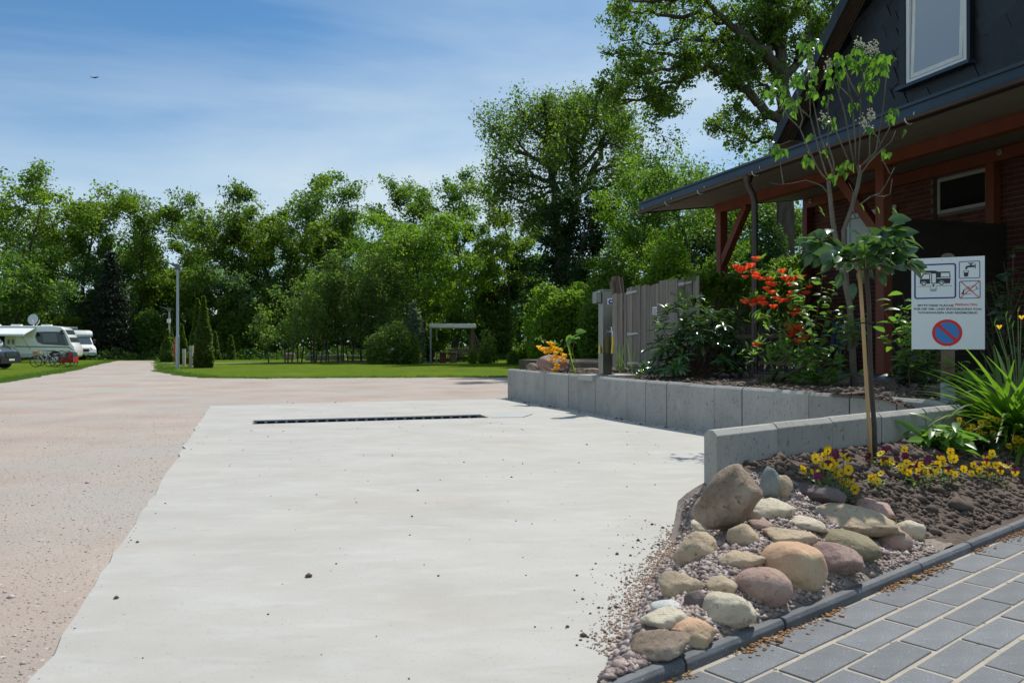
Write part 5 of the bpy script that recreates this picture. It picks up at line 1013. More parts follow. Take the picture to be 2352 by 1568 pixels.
def pansy_mesh(name, mt, ml):
    """two upper petals, two side petals, one broad lower petal facing +Z"""
    b = B(); fm = []
    for i, (a, ln, wd, up_) in enumerate(((2.1, 0.95, 0.5, 1), (1.04, 0.95, 0.5, 1), (3.35, 0.85, 0.45, 0), (-0.2, 0.85, 0.45, 0), (-1.57, 1.0, 0.62, 0))):
        c, s = math.cos(a), math.sin(a); o = len(b.v); b.v.append(Vector((0, 0, -0.05 * i)))
        for t in range(7):
            q = -1 + t / 3; L_ = ln * math.sqrt(max(0, 1 - 0.55 * q * q)); b.v.append(Vector((c * L_ - s * wd * q, s * L_ + c * wd * q, 0.04 * i - 0.12 * abs(q))))
        b.f += [(o, o + k + 1, o + k + 2) for k in range(6)]; fm += [up_] * 6
    o = len(b.v); b.v += [Vector((0.22 * math.cos(k * 1.047), 0.22 * math.sin(k * 1.047) - 0.1, 0.2)) for k in range(6)]; b.f.append(tuple(o + k for k in range(6))); fm.append(2)
    me = bpy.data.meshes.new(name); me.from_pydata([tuple(v) for v in b.v], [], b.f)
    for m in (ml, mt, 'fl_purple'): me.materials.append(MATS[m])
    for p, k in zip(me.polygons, fm): p.material_index = k
    return me
PY = pansy_mesh('flower', 'fl_yellow', 'fl_yellow'); PP = pansy_mesh('flower', 'fl_purple', 'fl_yellow'); PV = pansy_mesh('flower', 'fl_purple', 'fl_purple')
TOCAM = Vector((-0.35, -0.85, 0.4))

# ---- standard rose on its bamboo stake
rr = random.Random(21); d = 6.75; base = W(2010, 1078, d); base.z = soil_z(base.x, base.y)
ro = thing('standard_rose', 'young standard rose tree with glossy dark leaves beside the bamboo stake', 'rose tree', base)
sp = [base + Vector((0, 0, -0.05)), W(2008, 980, d), W(2000, 880, d), W(1998, 800, d), W(1996, 700, d), W(1990, 630, d), W(1988, 600, d)]
B().tube(sp, [0.021, 0.02, 0.019, 0.018, 0.018, 0.02, 0.016], 8).obj('stem', 'rose_stem', ro, smooth=True)
twigs = B(); ends = []
for i in range(26):
    a = rr.random() * 6.28; e = 0.25 + rr.random() * 0.9; ln = 0.16 + 0.26 * rr.random(); p0 = sp[-1].lerp(sp[-2], rr.random() * 0.7); dv = Vector((math.cos(a), math.sin(a) * 0.9, e)).normalized()
    p1 = p0 + dv * ln * 0.5; p2 = p1 + (dv + Vector((0, 0, -0.25))) * ln * 0.6; twigs.tube([p0, p1, p2], [0.006, 0.0045, 0.003], 5); ends += [(p1, dv), (p2, dv), (p2, dv)]
twigs.obj('twigs', 'stem_green', ro)
for p, dv in ends:
    for k in range(3):
        u = (dv + rv(rr, 0.8)); u.z = u.z * 0.5 - 0.15; put(LM['rose'], ro, p + rv(rr, 0.02), u, 0.125 + 0.07 * rr.random(), up=Vector((0, 0, 1)) + rv(rr, 0.5), roll=rr.gauss(0, 0.5))
for x, y, dx, dy, s in ((2040, 505, 1, 0.1, 0.19), (2066, 530, 0.6, -0.3, 0.17), (2075, 550, 1, -0.35, 0.18), (2040, 545, 0.7, -0.5, 0.15), (1895, 530, -0.8, -0.3, 0.15), (1890, 560, -1, -0.5, 0.17), (1915, 600, -0.8, -0.7, 0.15), (2030, 590, 0.5, -0.9, 0.2), (2020, 625, 0.3, -0.9, 0.13), (1960, 650, -0.2, -1, 0.14), (1935, 625, -0.4, -0.9, 0.15)):
    put(LM['rose'], ro, W(x, y, d + rr.gauss(0, 0.08)), Vector((dx, rr.gauss(0, 0.3), dy)), s, up=TOCAM if rr.random() > 0.4 else (0, 0, 1))
for x, y in ((1890, 490), (1895, 497), (1985, 485), (2020, 492), (2062, 492)): put(LM['azal'], ro, W(x, y, d), Vector((rr.gauss(0, 0.4), 0, 1)), 0.07)
st = wthing('bamboo_stake', 'light bamboo stake tied to the standard rose', 'stake', loc=W(2001, 1096, d - 0.08))
b0 = W(2002, 1100, d - 0.1); b0.z = soil_z(b0.x, b0.y) - 0.1; B().tube([b0, W(1995, 970, d - 0.08), W(1988, 850, d - 0.06), W(1982, 740, d - 0.04), W(1974, 618, d - 0.03)], 0.0155, 10).obj('cane', 'bamboo', st, smooth=True)
for y, x in ((730, 1981), (860, 1988.5), (985, 1996)): B().tube([W(x, y - 2, d - 0.05), W(x, y + 2, d - 0.05)], 0.0175, 10).obj('node', 'bamboo', st)
B().tube([W(1972, 742, d - 0.12), W(1985, 741, d - 0.13), W(2003, 743, d - 0.05), W(2006, 741, d + 0.03)], 0.006, 5).obj('tie', 'rubber', st)

# ---- lilac
rr = random.Random(5); d = 12.5; base = W(1962, 886, d); base.z = bed_z(base.x, base.y)
li = thing('lilac', 'tall thin lilac with bare stems and white blossom in front of the porch', 'lilac', base)
Z5 = lambda x, y, dd=0.0: W(1722.6 + x * 0.2676, y * 0.2676, d + dd)
trunkA = [base - Vector((0, 0, 0.1)), W(1958, 800, d), W(1952, 700, d), W(1930, 600, d), W(1913, 510, d), W(1906, 440, d), W(1903, 415, d)]
B().tube(trunkA, [0.06, 0.052, 0.046, 0.042, 0.037, 0.034, 0.028], 9).obj('trunk', 'bark_grey', li, smooth=True)
B().tube([W(1951, 690, d), W(1940, 600, d + 0.1), W(1938, 530, d + 0.2), W(1956, 480, d + 0.2), W(1970, 430, d + 0.2), W(1976, 400, d + 0.2), W(1972, 380, d + 0.2)], [0.036, 0.036, 0.036, 0.035, 0.034, 0.033, 0.028], 9).obj('trunk', 'bark_grey', li, smooth=True)
stm = [[(690, 1567, 0), (620, 1500, 0), (560, 1400, -0.1), (490, 1250, -0.2), (430, 1100, -0.25), (330, 1000, -0.3), (240, 850, -0.35), (180, 790, -0.35)], [(700, 1560, 0), (650, 1480, 0.1), (590, 1280, 0.1), (520, 1000, 0.1), (515, 800, 0.1), (500, 560, 0.1), (490, 400, 0.1)], [(720, 1550, 0), (700, 1440, 0.2), (600, 1150, 0.3), (560, 950, 0.3), (530, 780, 0.3)], [(430, 1100, -0.25), (455, 1020, -0.2), (420, 880, -0.2), (400, 760, -0.2)], [(520, 1010, 0.1), (440, 940, 0), (370, 860, -0.1), (330, 800, -0.1)], [(720, 1540, 0), (720, 1400, 0.3), (670, 1230, 0.4), (680, 1060, 0.4), (670, 920, 0.4), (675, 860, 0.4)],
       [(900, 1420, 0.2), (870, 1290, 0.2), (820, 1000, 0.1), (790, 880, 0.1), (750, 760, 0.1), (720, 690, 0.1)], [(910, 1420, 0.2), (905, 1200, 0.2), (880, 900, 0.2), (850, 750, 0.2), (820, 580, 0.2)], [(930, 1420, 0.2), (950, 1150, 0.2), (950, 850, 0.2), (980, 700, 0.2), (950, 500, 0.2)], [(950, 1430, 0.2), (1030, 1340, 0.3), (1030, 1050, 0.3), (1030, 800, 0.3), (1060, 620, 0.3)], [(960, 1420, 0.2), (1080, 1320, 0.1), (1110, 1150, 0.1), (1150, 900, 0.1), (1175, 600, 0.1)], [(1030, 1350, 0.3), (1120, 1260, 0.3), (1110, 1200, 0.3), (1050, 1120, 0.3)], [(940, 830, 0.2), (870, 720, 0.3), (830, 620, 0.3)], [(950, 830, 0.2), (990, 700, 0.1), (1010, 600, 0.1)], [(900, 900, 0.2), (860, 830, 0.2), (740, 710, 0.2)], [(850, 1380, 0.3), (790, 1250, 0.4), (720, 1080, 0.4)], [(1110, 1260, 0.1), (1200, 1100, 0.1), (1200, 980, 0.1)]]
for pl in stm:
    n = len(pl); B().tube([Z5(*q) for q in pl], [0.0135 * (1 - 0.5 * i / (n - 1)) for i in range(n)], 6).obj('branch', 'bark_grey', li, smooth=True)
for pl in ([(1903, 445), (1890, 428), (1872, 420), (1850, 414), (1820, 421), (1790, 424), (1768, 420)], [(1800, 424), (1797, 405), (1793, 380), (1790, 355)], [(1975, 470), (2000, 452), (2020, 445), (2035, 425), (2055, 385)], [(2008, 448), (2030, 452), (2045, 445), (2050, 410)], [(1974, 405), (1995, 375), (2025, 345), (2048, 325), (2058, 300)], [(2045, 400), (2030, 370), (2025, 355)], [(1965, 500), (1958, 470), (1960, 440), (1950, 420)]):
    n = len(pl); B().tube([W(x, y, d - 0.15) for x, y in pl], [0.012 * (1 - 0.7 * i / (n - 1)) for i in range(n)], 5).obj('branch', 'bark_grey', li, smooth=True)
for x, y, n, sp_ in ((150, 780, 9, 55), (230, 810, 7, 50), (290, 720, 9, 55), (350, 870, 8, 55), (370, 930, 6, 45), (480, 390, 11, 65), (540, 350, 9, 50), (500, 470, 8, 55), (560, 600, 8, 60), (440, 640, 8, 55), (400, 690, 8, 50), (540, 690, 6, 50), (490, 800, 5, 45), (560, 790, 4, 35), (700, 610, 8, 55), (760, 640, 7, 50), (720, 690, 7, 50), (790, 490, 10, 60), (840, 520, 8, 50), (930, 420, 7, 45), (1010, 470, 9, 60), (1080, 500, 9, 55), (1120, 560, 8, 50), (1180, 500, 10, 55), (1060, 580, 6, 50), (900, 540, 7, 50), (1010, 650, 7, 55), (1080, 720, 9, 60), (1010, 740, 6, 50), (890, 900, 6, 45), (670, 830, 5, 35), (700, 1050, 8, 45), (1210, 960, 9, 50), (250, 1310, 9, 50), (510, 1350, 8, 50), (820, 1410, 8, 45), (820, 1460, 4, 30), (1170, 1310, 5, 30), (1050, 1105, 4, 30), (710, 1530, 4, 30), (655, 1290, 3, 25), (530, 1160, 3, 20), (1320, 1110, 3, 20), (1000, 830, 2, 15)):
    for _ in range(int(n * 1.15)):
        p = Z5(x + rr.gauss(0, sp_ * 0.6), y + rr.gauss(0, sp_ * 0.5), rr.gauss(0, 0.18)); put(LM['lilac'], li, p, Vector((rr.gauss(0, 0.7), rr.gauss(0, 0.6), -0.55 - 0.3 * rr.random())), 0.105 + 0.05 * rr.random(), up=Vector((rr.gauss(0, 0.6), -0.6, 0.6)))
for x, y in ((930, 375), (1020, 415), (1080, 415), (685, 550), (520, 570), (990, 1055), (645, 1020), (1045, 1000)):
    b = B(); c0 = Z5(x, y, -0.05)
    for _ in range(44):
        p = c0 + Vector((rr.gauss(0, 0.04), rr.gauss(0, 0.035), rr.gauss(0, 0.055))); s = 0.015; b.add([p + Vector((s, 0, 0)), p + Vector((0, s, 0.004)), p + Vector((-s, 0, 0)), p + Vector((0, -s, 0.004)), p + Vector((0, 0, s)), p - Vector((0, 0, s))], [(0, 1, 4), (1, 2, 4), (2, 3, 4), (3, 0, 4), (1, 0, 5), (2, 1, 5), (3, 2, 5), (0, 3, 5)])
    b.obj('blossom', 'fl_white', li)
# root suckers with round leaves around the lilac's foot
def shoots(name, label, cat, base, n, hmin, hmax, spread, leafk, ls, seed, lean=0.25, per=9, massm=None, cap=280, m='stem_brown', start=0.15):
    r_ = random.Random(seed); base = Vector(base); o = thing(name, label, cat, base); stems = B(); cnt = 0; extra = []
    for i in range(n):
        a = r_.random() * 6.28; p = base + Vector((math.cos(a), math.sin(a), 0)) * spread * 0.3 * r_.random(); h = hmin + (hmax - hmin) * r_.random(); dv = Vector((math.cos(a) * lean * r_.random() * 2, math.sin(a) * lean * r_.random() * 2, 1)); pts = [p]
        for k in range(4): dv = (dv + rv(r_, 0.12)).normalized(); pts.append(pts[-1] + dv * h / 4)
        stems.tube(pts, [0.008, 0.007, 0.006, 0.004, 0.002], 5)
        for k in range(per):
            t = start + (1 - start) * (k + r_.random()) / per; x = t * 4; j = min(int(x), 3); q = pts[j].lerp(pts[j + 1], x - j); a2 = r_.random() * 6.28; u = Vector((math.cos(a2), math.sin(a2), 0.25 + r_.gauss(0, 0.25))); s = ls * (0.7 + 0.6 * r_.random())
            if cnt < cap: put(LM[leafk], o, q, u, s, up=Vector((0, 0, 1)) + rv(r_, 0.4)); cnt += 1
            else: extra.append((q, u, s, r_.gauss(0, 0.4)))
    stems.obj('stems', m, o); lumped('foliage', LM[leafk], extra, o, massm or 'lf_shrubmass'); return o
def bedp(x, y): p = G(x, y, 0.715); p.z = bed_z(p.x, p.y); return p
shoots('lilac_sucker', 'leafy suckers at the foot of the lilac trunk', 'shrub', W(1956, 800, 12.3), 9, 0.35, 0.75, 0.5, 'shrub', 0.13, 31, per=9)
o = shoots('pear_shrub', 'upright round-leaved shoot between red azalea and lilac', 'shrub', Vector((at(1868, 13.0), 13.0, 0.70)), 4, 1.7, 2.05, 0.2, 'shrub', 0.14, 32, lean=0.05, per=34)
shoots('spreading_shrub', 'spreading glossy-leaved shrub in front of the blue chair', 'shrub', Vector((at(1880, 12.8), 12.8, 0.70)), 20, 0.45, 1.0, 0.7, 'shrub', 0.16, 33, lean=0.75, per=12)
shoots('low_shrub', 'small fresh green shrub on the bed edge below the pear shoot', 'shrub', bedp(1880, 890), 7, 0.15, 0.3, 0.25, 'azal', 0.12, 34, lean=0.5, per=8)
# ---- red azalea
def azalea(name, label, base, stems_, clusters, fl, leafn, seed, fs, ls, d, low=None):
    r_ = random.Random(seed); o = thing(name, label, 'azalea', base); b = B()
    for pl in stems_: n = len(pl); b.tube([Vector(base)] + [W(x, y, d) for x, y in pl], [0.018] + [0.015 * (1 - 0.6 * i / n) for i in range(n)], 5)
    b.obj('stems', 'stem_brown', o)
    for x, y, n, sp_ in clusters:
        c0 = W(x, y, d + r_.gauss(0, 0.05))
        for _ in range(n):
            p = c0 + Vector((r_.gauss(0, sp_), r_.gauss(0, sp_), r_.gauss(0, sp_ * 0.8))); put(FM[fl], o, p, Vector((1, 0, 0)), fs * (0.8 + 0.5 * r_.random()), name='flower'); o.children[-1].rotation_euler = (Vector((p - c0) + Vector((r_.gauss(0, 0.05), -0.06, 0.0)))).normalized().to_track_quat('Z', 'Y').to_euler()
        for _ in range(leafn):
            p = c0 + Vector((r_.gauss(0, sp_), r_.gauss(0, sp_), sp_ * 0.8 + abs(r_.gauss(0, sp_ * 0.5)))); put(LM['azal'], o, p, Vector((r_.gauss(0, 0.7), r_.gauss(0, 0.7), 0.6)), ls * (0.7 + 0.6 * r_.random()))
    for x, y, n, sp_ in low or []:
        for _ in range(n): p = W(x, y, d) + Vector((r_.gauss(0, sp_), r_.gauss(0, sp_), r_.gauss(0, sp_ * 0.6))); put(LM['azal'], o, p, Vector((r_.gauss(0, 0.7), r_.gauss(0, 0.7), 0.7)), ls * (0.8 + 0.7 * r_.random()))
    return o
d = 13.8
azalea('red_azalea', 'leggy azalea with orange-red flowers in front of the downpipe', Vector((at(1770, d), d, 0.70)), [[(1752, 800), (1730, 720), (1726, 680), (1716, 640)], [(1780, 790), (1790, 720), (1776, 665)], [(1790, 790), (1812, 710), (1806, 660)], [(1786, 800), (1808, 740), (1828, 690)], [(1795, 810), (1815, 790), (1822, 770)], [(1745, 800), (1738, 740), (1740, 705)]],
       [(1700, 616, 3, 0.05), (1712, 634, 4, 0.06), (1742, 640, 3, 0.05), (1774, 654, 7, 0.10), (1812, 650, 4, 0.07), (1833, 673, 8, 0.10), (1722, 700, 3, 0.05), (1735, 698, 3, 0.05), (1752, 692, 5, 0.07), (1794, 700, 4, 0.06), (1828, 722, 5, 0.07), (1824, 772, 8, 0.12), (1814, 758, 4, 0.06), (1744, 797, 1, 0.02), (1742, 604, 1, 0.02)], 'red', 9, 6, 0.112, 0.17, d, [(1755, 812, 46, 0.2), (1805, 808, 40, 0.2), (1780, 760, 14, 0.14), (1730, 735, 8, 0.06), (1762, 735, 8, 0.06), (1820, 650, 10, 0.1), (1790, 830, 16, 0.15)])
# orange azalea at the far wall end
d = 18.6
azalea('orange_azalea', 'small azalea full of orange-yellow flowers on the far end of the wall', W(1275, 858, d), [[(1258, 838), (1250, 815)], [(1272, 830), (1275, 805)], [(1285, 830), (1288, 810)]], [(1246, 806, 4, 0.06), (1256, 797, 8, 0.09), (1272, 806, 10, 0.10), (1284, 812, 7, 0.08), (1290, 822, 6, 0.08), (1268, 826, 4, 0.06), (1278, 846, 5, 0.07)], 'orange', 4, 2, 0.095, 0.10, d, [(1243, 783, 8, 0.08), (1272, 794, 8, 0.08)])
# ---- rhododendron
def rhodo(name, label, base, rx, ry, h, seed, nsh, ls, cap=290):
    r_ = random.Random(seed); base = Vector(base); o = thing(name, label, 'rhododendron', base); b = B(); cnt = 0; ex = []; shell = []
    for i in range(nsh):
        a = r_.random() * 6.28; e = math.asin(min(1, r_.random() ** 0.8)); q = 0.62 + 0.42 * r_.random(); p = base + Vector((math.cos(a) * math.cos(e) * rx * q, math.sin(a) * math.cos(e) * ry * q, 0.06 + math.sin(e) * h * q)); shell.append((p, (p - base).normalized()))
        if i % 3 == 0: m = base.lerp(p, 0.5) + rv(r_, 0.05); b.tube([base + rv(r_, 0.04), m, p], [0.02, 0.014, 0.007], 5)
    b.obj('stems', 'stem_brown', o); shell.sort(key=lambda t: t[0].y)
    for p, n in shell:
        up = n * 0.6 + Vector((0, 0, 0.8))
        for k in range(9):
            a = 6.28 * k / 9 + r_.random(); t1 = up.cross(Vector((1, 0.2, 0))).normalized(); t2 = up.cross(t1).normalized(); u = (t1 * math.cos(a) + t2 * math.sin(a)) + up * (0.12 + r_.gauss(0, 0.2)); s = ls * (0.75 + 0.5 * r_.random())
            if cnt < cap: put(LM['rhodo'], o, p, u, s, up=up); cnt += 1
            else: ex.append((p, u, s, r_.gauss(0, 0.2)))
        if r_.random() < 0.22:
            for k in range(5): u = up + rv(r_, 0.35); put(LM['rnew'], o, p + up * 0.03, u, ls * 0.55)
    lumped('foliage', LM['rhodo'], ex, o, 'lf_rhodomass'); return o
d = 15.6; pb = W(1600, 862, d); pb.z = bed_z(pb.x, pb.y)
rhodo('rhododendron', 'large glossy dark rhododendron in front of the fence and first porch post', pb, 1.1, 0.8, 1.5, 7, 190, 0.23)
pb = bedp(1500, 862); shoots('young_rhododendron', 'low young rhododendron at the left foot of the large one', 'rhododendron', pb, 9, 0.2, 0.45, 0.4, 'rhodo', 0.22, 8, lean=0.8, per=8)
pb = bedp(1302, 858); o = thing('rhododendron_shoot', 'single thin shoot with a few glossy leaves left of the water pillar', 'shrub', pb)
B().tube([pb, W(1310, 825, pb.y), W(1318, 790, pb.y), W(1322, 762, pb.y)], [0.018, 0.015, 0.012, 0.006], 6).obj('stem', 'stem_brown', o)
rr = random.Random(2)
for x, y in ((1303, 780), (1310, 775), (1330, 768), (1325, 790), (1318, 780), (1308, 790), (1322, 762), (1332, 778), (1312, 768)): put(LM['shrub'], o, W(x, y, pb.y), rv(rr, 0.6) + Vector((0, 0, 0.2)), 0.26, up=rv(rr, 0.5) + Vector((0, 0, 1)))
for x, y, nb in ((1325, 860, 5), (1425, 858, 9), (1395, 862, 4), (1450, 862, 5)):   # strappy bulbs leaves
    p0 = bedp(x, y); o = thing('bulb_plant', {1325: 'few upright strap leaves left of the water pillar', 1425: 'clump of strap leaves between pillar and plank fence', 1395: 'little strap leaves close by the pillar foot', 1450: 'bent strap leaves in front of the plank fence door'}[x], 'plant', p0)
    for i in range(nb): put(LM['lily'], o, p0 + rv(rr, 0.03), Vector((rr.gauss(0, 0.45), rr.gauss(0, 0.3), 1)), 0.55 + 0.35 * rr.random(), name='blade', wx=0.9)
# dark low cushions
bush(1790, 862, 13.6, 90, 'low reddish-brown cushion plant on the bed edge below the red azalea', 71, name='cushion_plant', cat='plant', base=0.70, leaves=1600, ls=0.035, leafm='lf_oak', depth=0.25)
bush(1650, 846, 19.5, 120, 'low bright green ground cover around the first porch post', 72, name='ground_cover', cat='plant', base=0.66, leaves=1800, ls=0.06, leafm='lf_bright', depth=0.5, lump=0.6)
# ---- shrubs right of the near wall: behind the sign, daylily
pb = bedp(2120, 905); 
shoots('camellia', 'dark glossy bush growing behind the sign post', 'shrub', W(2105, 880, 10.4), 16, 0.7, 1.35, 0.6, 'shrub', 0.15, 41, lean=0.35, per=14)
shoots('camellia', 'dark glossy bush to the right of the sign, above the daylily', 'shrub', W(2300, 880, 10.8), 18, 1.3, 2.0, 0.7, 'dark', 0.15, 42, lean=0.25, per=14)
shoots('lady_mantle', 'broad-leaved low plant left of the sign post foot', 'plant', W(2090, 890, 10.2), 12, 0.2, 0.5, 0.7, 'dark', 0.16, 43, lean=0.9, per=7)
shoots('lady_mantle', 'light green low plant between sign post and daylily', 'plant', W(2235, 900, 9.3), 14, 0.15, 0.42, 0.5, 'shrub', 0.13, 44, lean=0.9, per=8)
rr = random.Random(77); pb = W(2340, 950, 8.3); pb.z = soil_z(pb.x, pb.y); dl = thing('daylily', 'big arching daylily clump with long narrow leaves at the right edge', 'daylily', pb)
def blade_curve(seed, droop):
    prof = [(i / 9, 0.0125 * (1 - (i / 9) ** 2.2) * (0.6 + 0.8 * min(1, i / 2)) + 0.0012) for i in range(10)]; b = B()
    for t, w_ in prof:
        ang = droop * t; y = (math.sin(ang) / droop if droop > 0.05 else t); z = ((1 - math.cos(ang)) / droop if droop > 0.05 else 0); b.v += [Vector((-w_, y, -z + w_ * 0.5)), Vector((0, y, -z)), Vector((w_, y, -z + w_ * 0.5))]
    for i in range(9): o = i * 3; b.f += [(o, o + 1, o + 4, o + 3), (o + 1, o + 2, o + 5, o + 4)]
    me = bpy.data.meshes.new('blade'); me.from_pydata([tuple(v) for v in b.v], [], b.f); me.materials.append(MATS['ob_lily']); [setattr(p, 'use_smooth', True) for p in me.polygons]; return me
BC = [blade_curve(i, dr) for i, dr in enumerate((0.5, 0.9, 1.3, 1.7))]
for i in range(295):
    a = rr.random() * 6.28; t = rr.random(); e = lerp(0.25, 1.9, t); p = pb + Vector((rr.gauss(0, 0.10), rr.gauss(0, 0.10), 0)); put(BC[rr.randrange(4)], dl, p, Vector((math.cos(a), math.sin(a), 0.5 + 2.0 * rr.random() ** 1.4)), 0.85 + 0.5 * rr.random(), name='blade', wx=1.5)
sb = B()
for x, y in ((2295, 758), (2345, 732), (2325, 750), (2310, 725), (2284, 742), (2338, 715)): sb.tube([pb, W(lerp(2340, x, 0.5), lerp(950, y, 0.6), 8.4), W(x, y, 8.5)], [0.008, 0.006, 0.004], 5)
sb.obj('flower_stalks', 'stem_green', dl)
for x, y in ((2295, 757), (2346, 735)): put(FM['lily'], dl, W(x, y, 8.5), (1, 0, 0), 0.075, name='flower')
for x, y in ((2310, 725), (2284, 742), (2325, 748), (2338, 715), (2318, 735)): put(LM['azal'], dl, W(x, y + 6, 8.5), (0.1, 0, 1), 0.09, name='bud')
o = thing('marigold', 'single orange flower in the shrub left of the sign post', 'flower', W(2140, 760, 10.3)); put(FM['orange'], o, W(2140, 752, 10.25), (0, -1, 0.2), 0.07, name='flower'); B().tube([W(2140, 752, 10.25), W(2136, 800, 10.3), W(2130, 890, 10.3)], 0.006, 5).obj('stalk', 'stem_green', o)
def soilp(x, y):
    d_ = 6.5
    for _ in range(25): p = W(x, y, d_); d_ += (F * (CAM_H - soil_z(p.x, p.y)) / (y - YH) - d_) * 0.6
    p = W(x, y, d_); return p
shoots('echinacea', 'lush broad-leaved green plant in front of the short wall', 'plant', soilp(2165, 1035), 15, 0.16, 0.34, 0.45, 'broad', 0.24, 45, lean=0.45, per=6, m='stem_green')
shoots('echinacea', 'broad-leaved green plant at the right picture edge', 'plant', soilp(2345, 1008), 8, 0.12, 0.25, 0.3, 'broad', 0.22, 46, lean=0.5, per=6, m='stem_green')
shoots('echinacea', 'small upright leafy seedling between two pansy groups', 'plant', soilp(2255, 1040), 6, 0.10, 0.22, 0.25, 'dark', 0.18, 47, lean=0.5, per=5, m='stem_green')
# ---- pansies
def pansy(label, fl, seed, kinds, leafn=26):
    """fl: flower heads on the photo (x, y); the clump stands on the soil under them"""
    r_ = random.Random(seed); xm = sum(f[0] for f in fl) / len(fl); ym = max(f[1] for f in fl) + 22; bs_ = soilp(xm, ym); o = thing('pansy', label, 'pansy', bs_, 'pansies in the front bed'); b = B()
    for x, y in fl:
        p = W(x, y, bs_.y + r_.gauss(0, 0.05)); s = 0.030 + 0.010 * r_.random(); me = r_.choice(kinds); q = put(me, o, p, (1, 0, 0), s, name='flower'); dv = (TOCAM * Vector((1, 1, r_.uniform(0.2, 1.2))) + rv(r_, 0.35)).normalized(); z = dv; x_ = Vector((0, 0, 1)).cross(z).normalized(); y_ = z.cross(x_); q.rotation_euler = Matrix((x_, y_, z)).transposed().to_euler()
        g = Vector((lerp(p.x, bs_.x, 0.35), lerp(p.y, bs_.y, 0.5), 0)); g.z = soil_z(g.x, g.y); b.tube([g, g.lerp(p, 0.6) + rv(r_, 0.01), p - z * 0.004], [0.003, 0.0025, 0.002], 4)
        for _ in range(max(3, leafn // len(fl))):
            t = r_.random() * 0.8; q = g.lerp(p, t) + rv(r_, 0.02); put(LM['azal'], o, q, Vector((r_.gauss(0, 1), r_.gauss(0, 1), 0.3)), 0.045 + 0.03 * r_.random())
    b.obj('stems', 'stem_green', o)
Z7 = lambda l: [(1550.4 + x * 0.3408, 861.3 + y * 0.3408) for x, y in l]
pansy('yellow and purple pansy clump left of the rose stake, nearest the stones', Z7([(1028, 505), (1000, 545), (945, 560), (1080, 530), (1135, 525), (1160, 552), (1085, 572), (1045, 580), (995, 605), (1055, 610), (1005, 640), (960, 680), (940, 640), (865, 635), (1168, 635), (1085, 665), (1120, 655), (1130, 715), (1155, 730), (1185, 700), (1030, 600), (1210, 765)]), 1, [PY, PY, PY, PP, PV], 90)
pansy('few yellow pansies right in front of the bamboo stake', Z7([(1385, 660), (1340, 685), (1360, 712), (1318, 690)]), 2, [PY], 18)
pansy('purple and yellow pansies just right of the rose stem', Z7([(1410, 500), (1440, 495), (1545, 500), (1430, 580), (1405, 575), (1460, 580), (1495, 565), (1550, 545), (1385, 525), (1300, 545)]), 3, [PP, PP, PY, PV], 40)
pansy('long yellow pansy clump in the middle of the front bed', Z7([(1520, 620), (1560, 590), (1600, 580), (1625, 605), (1660, 605), (1700, 575), (1690, 605), (1640, 650), (1670, 660), (1575, 655), (1720, 660), (1580, 625), (1545, 665), (1690, 655), (1740, 610), (1630, 690), (1750, 625)]), 4, [PY, PY, PP, PV], 70)
pansy('bright yellow pansy clump below the lush broad-leaved plant', Z7([(1855, 515), (1780, 545), (1800, 570), (1880, 560), (1850, 565), (1760, 640), (1840, 640), (1885, 665), (1945, 630), (1800, 590), (1770, 600)]), 5, [PY, PY, PY, PP], 45)
pansy('purple and yellow pansies at the right side of the front bed', Z7([(2125, 540), (2090, 545), (2135, 525), (2010, 605), (2050, 610), (2100, 585), (2130, 600), (2160, 605), (2245, 605), (2200, 600), (2050, 640), (1995, 660), (2190, 640), (2120, 655), (2080, 600), (2290, 650)]), 6, [PP, PP, PY, PV], 60)
pansy('tall pure yellow pansy clump near the wall corner', Z7([(2100, 270), (2130, 290), (2165, 300), (2060, 320), (2085, 320), (2060, 345), (2110, 335), (2045, 375), (2080, 390), (2005, 345), (1975, 370), (1985, 400), (2140, 390), (2150, 400), (2190, 310), (2035, 400)]), 7, [PY], 70)
pansy('yellow pansies cut by the right picture edge', Z7([(2280, 410), (2305, 425), (2330, 440), (2250, 475), (2300, 490), (2345, 455), (2290, 440)]), 8, [PY], 35)
pansy('single yellow pansy beside the wall end corner', Z7([(1915, 300), (1945, 325), (1965, 330)]), 9, [PY], 12)
# ================================================================== the sign
SL, SR = W(2093.5, 802, 9.58), W(2262, 802, 9.23); sx = Vector((SR.x - SL.x, SR.y - SL.y, 0)); SWD = sx.length; sx.normalize(); sn = sx.cross(Vector((0, 0, 1))); sn = -sn if sn.dot(Vector((0, -1, 0))) < 0 else sn
SH = 1.085; SZ0 = 1.338; s0 = Vector((SL.x, SL.y, SZ0))
def SP(u, v, o=0.0): return s0 + sx * u + Vector((0, 0, v)) + sn * o
pb = s0 + sx * SWD * 0.505; sg = thing('notice_sign', 'white camper service notice sign on a square wooden post by the wall corner', 'sign', (pb.x, pb.y, 0.6))
B().hexa([SP(0, 0, -0.006), SP(SWD, 0, -0.006), SP(SWD, 0, 0), SP(0, 0, 0), SP(0, SH, -0.006), SP(SWD, SH, -0.006), SP(SWD, SH, 0), SP(0, SH, 0)]).obj('panel', 'sign_white', sg)
pc = SWD * 0.505; pw = 0.072
B().hexa([SP(pc - pw, z, -0.15) for z in (0,)] + [SP(pc + pw, 0, -0.15), SP(pc + pw, 0, -0.009), SP(pc - pw, 0, -0.009)] + [SP(pc - pw, SH - 0.02, -0.15), SP(pc + pw, SH - 0.02, -0.15), SP(pc + pw, SH - 0.02, -0.009), SP(pc - pw, SH - 0.02, -0.009)])
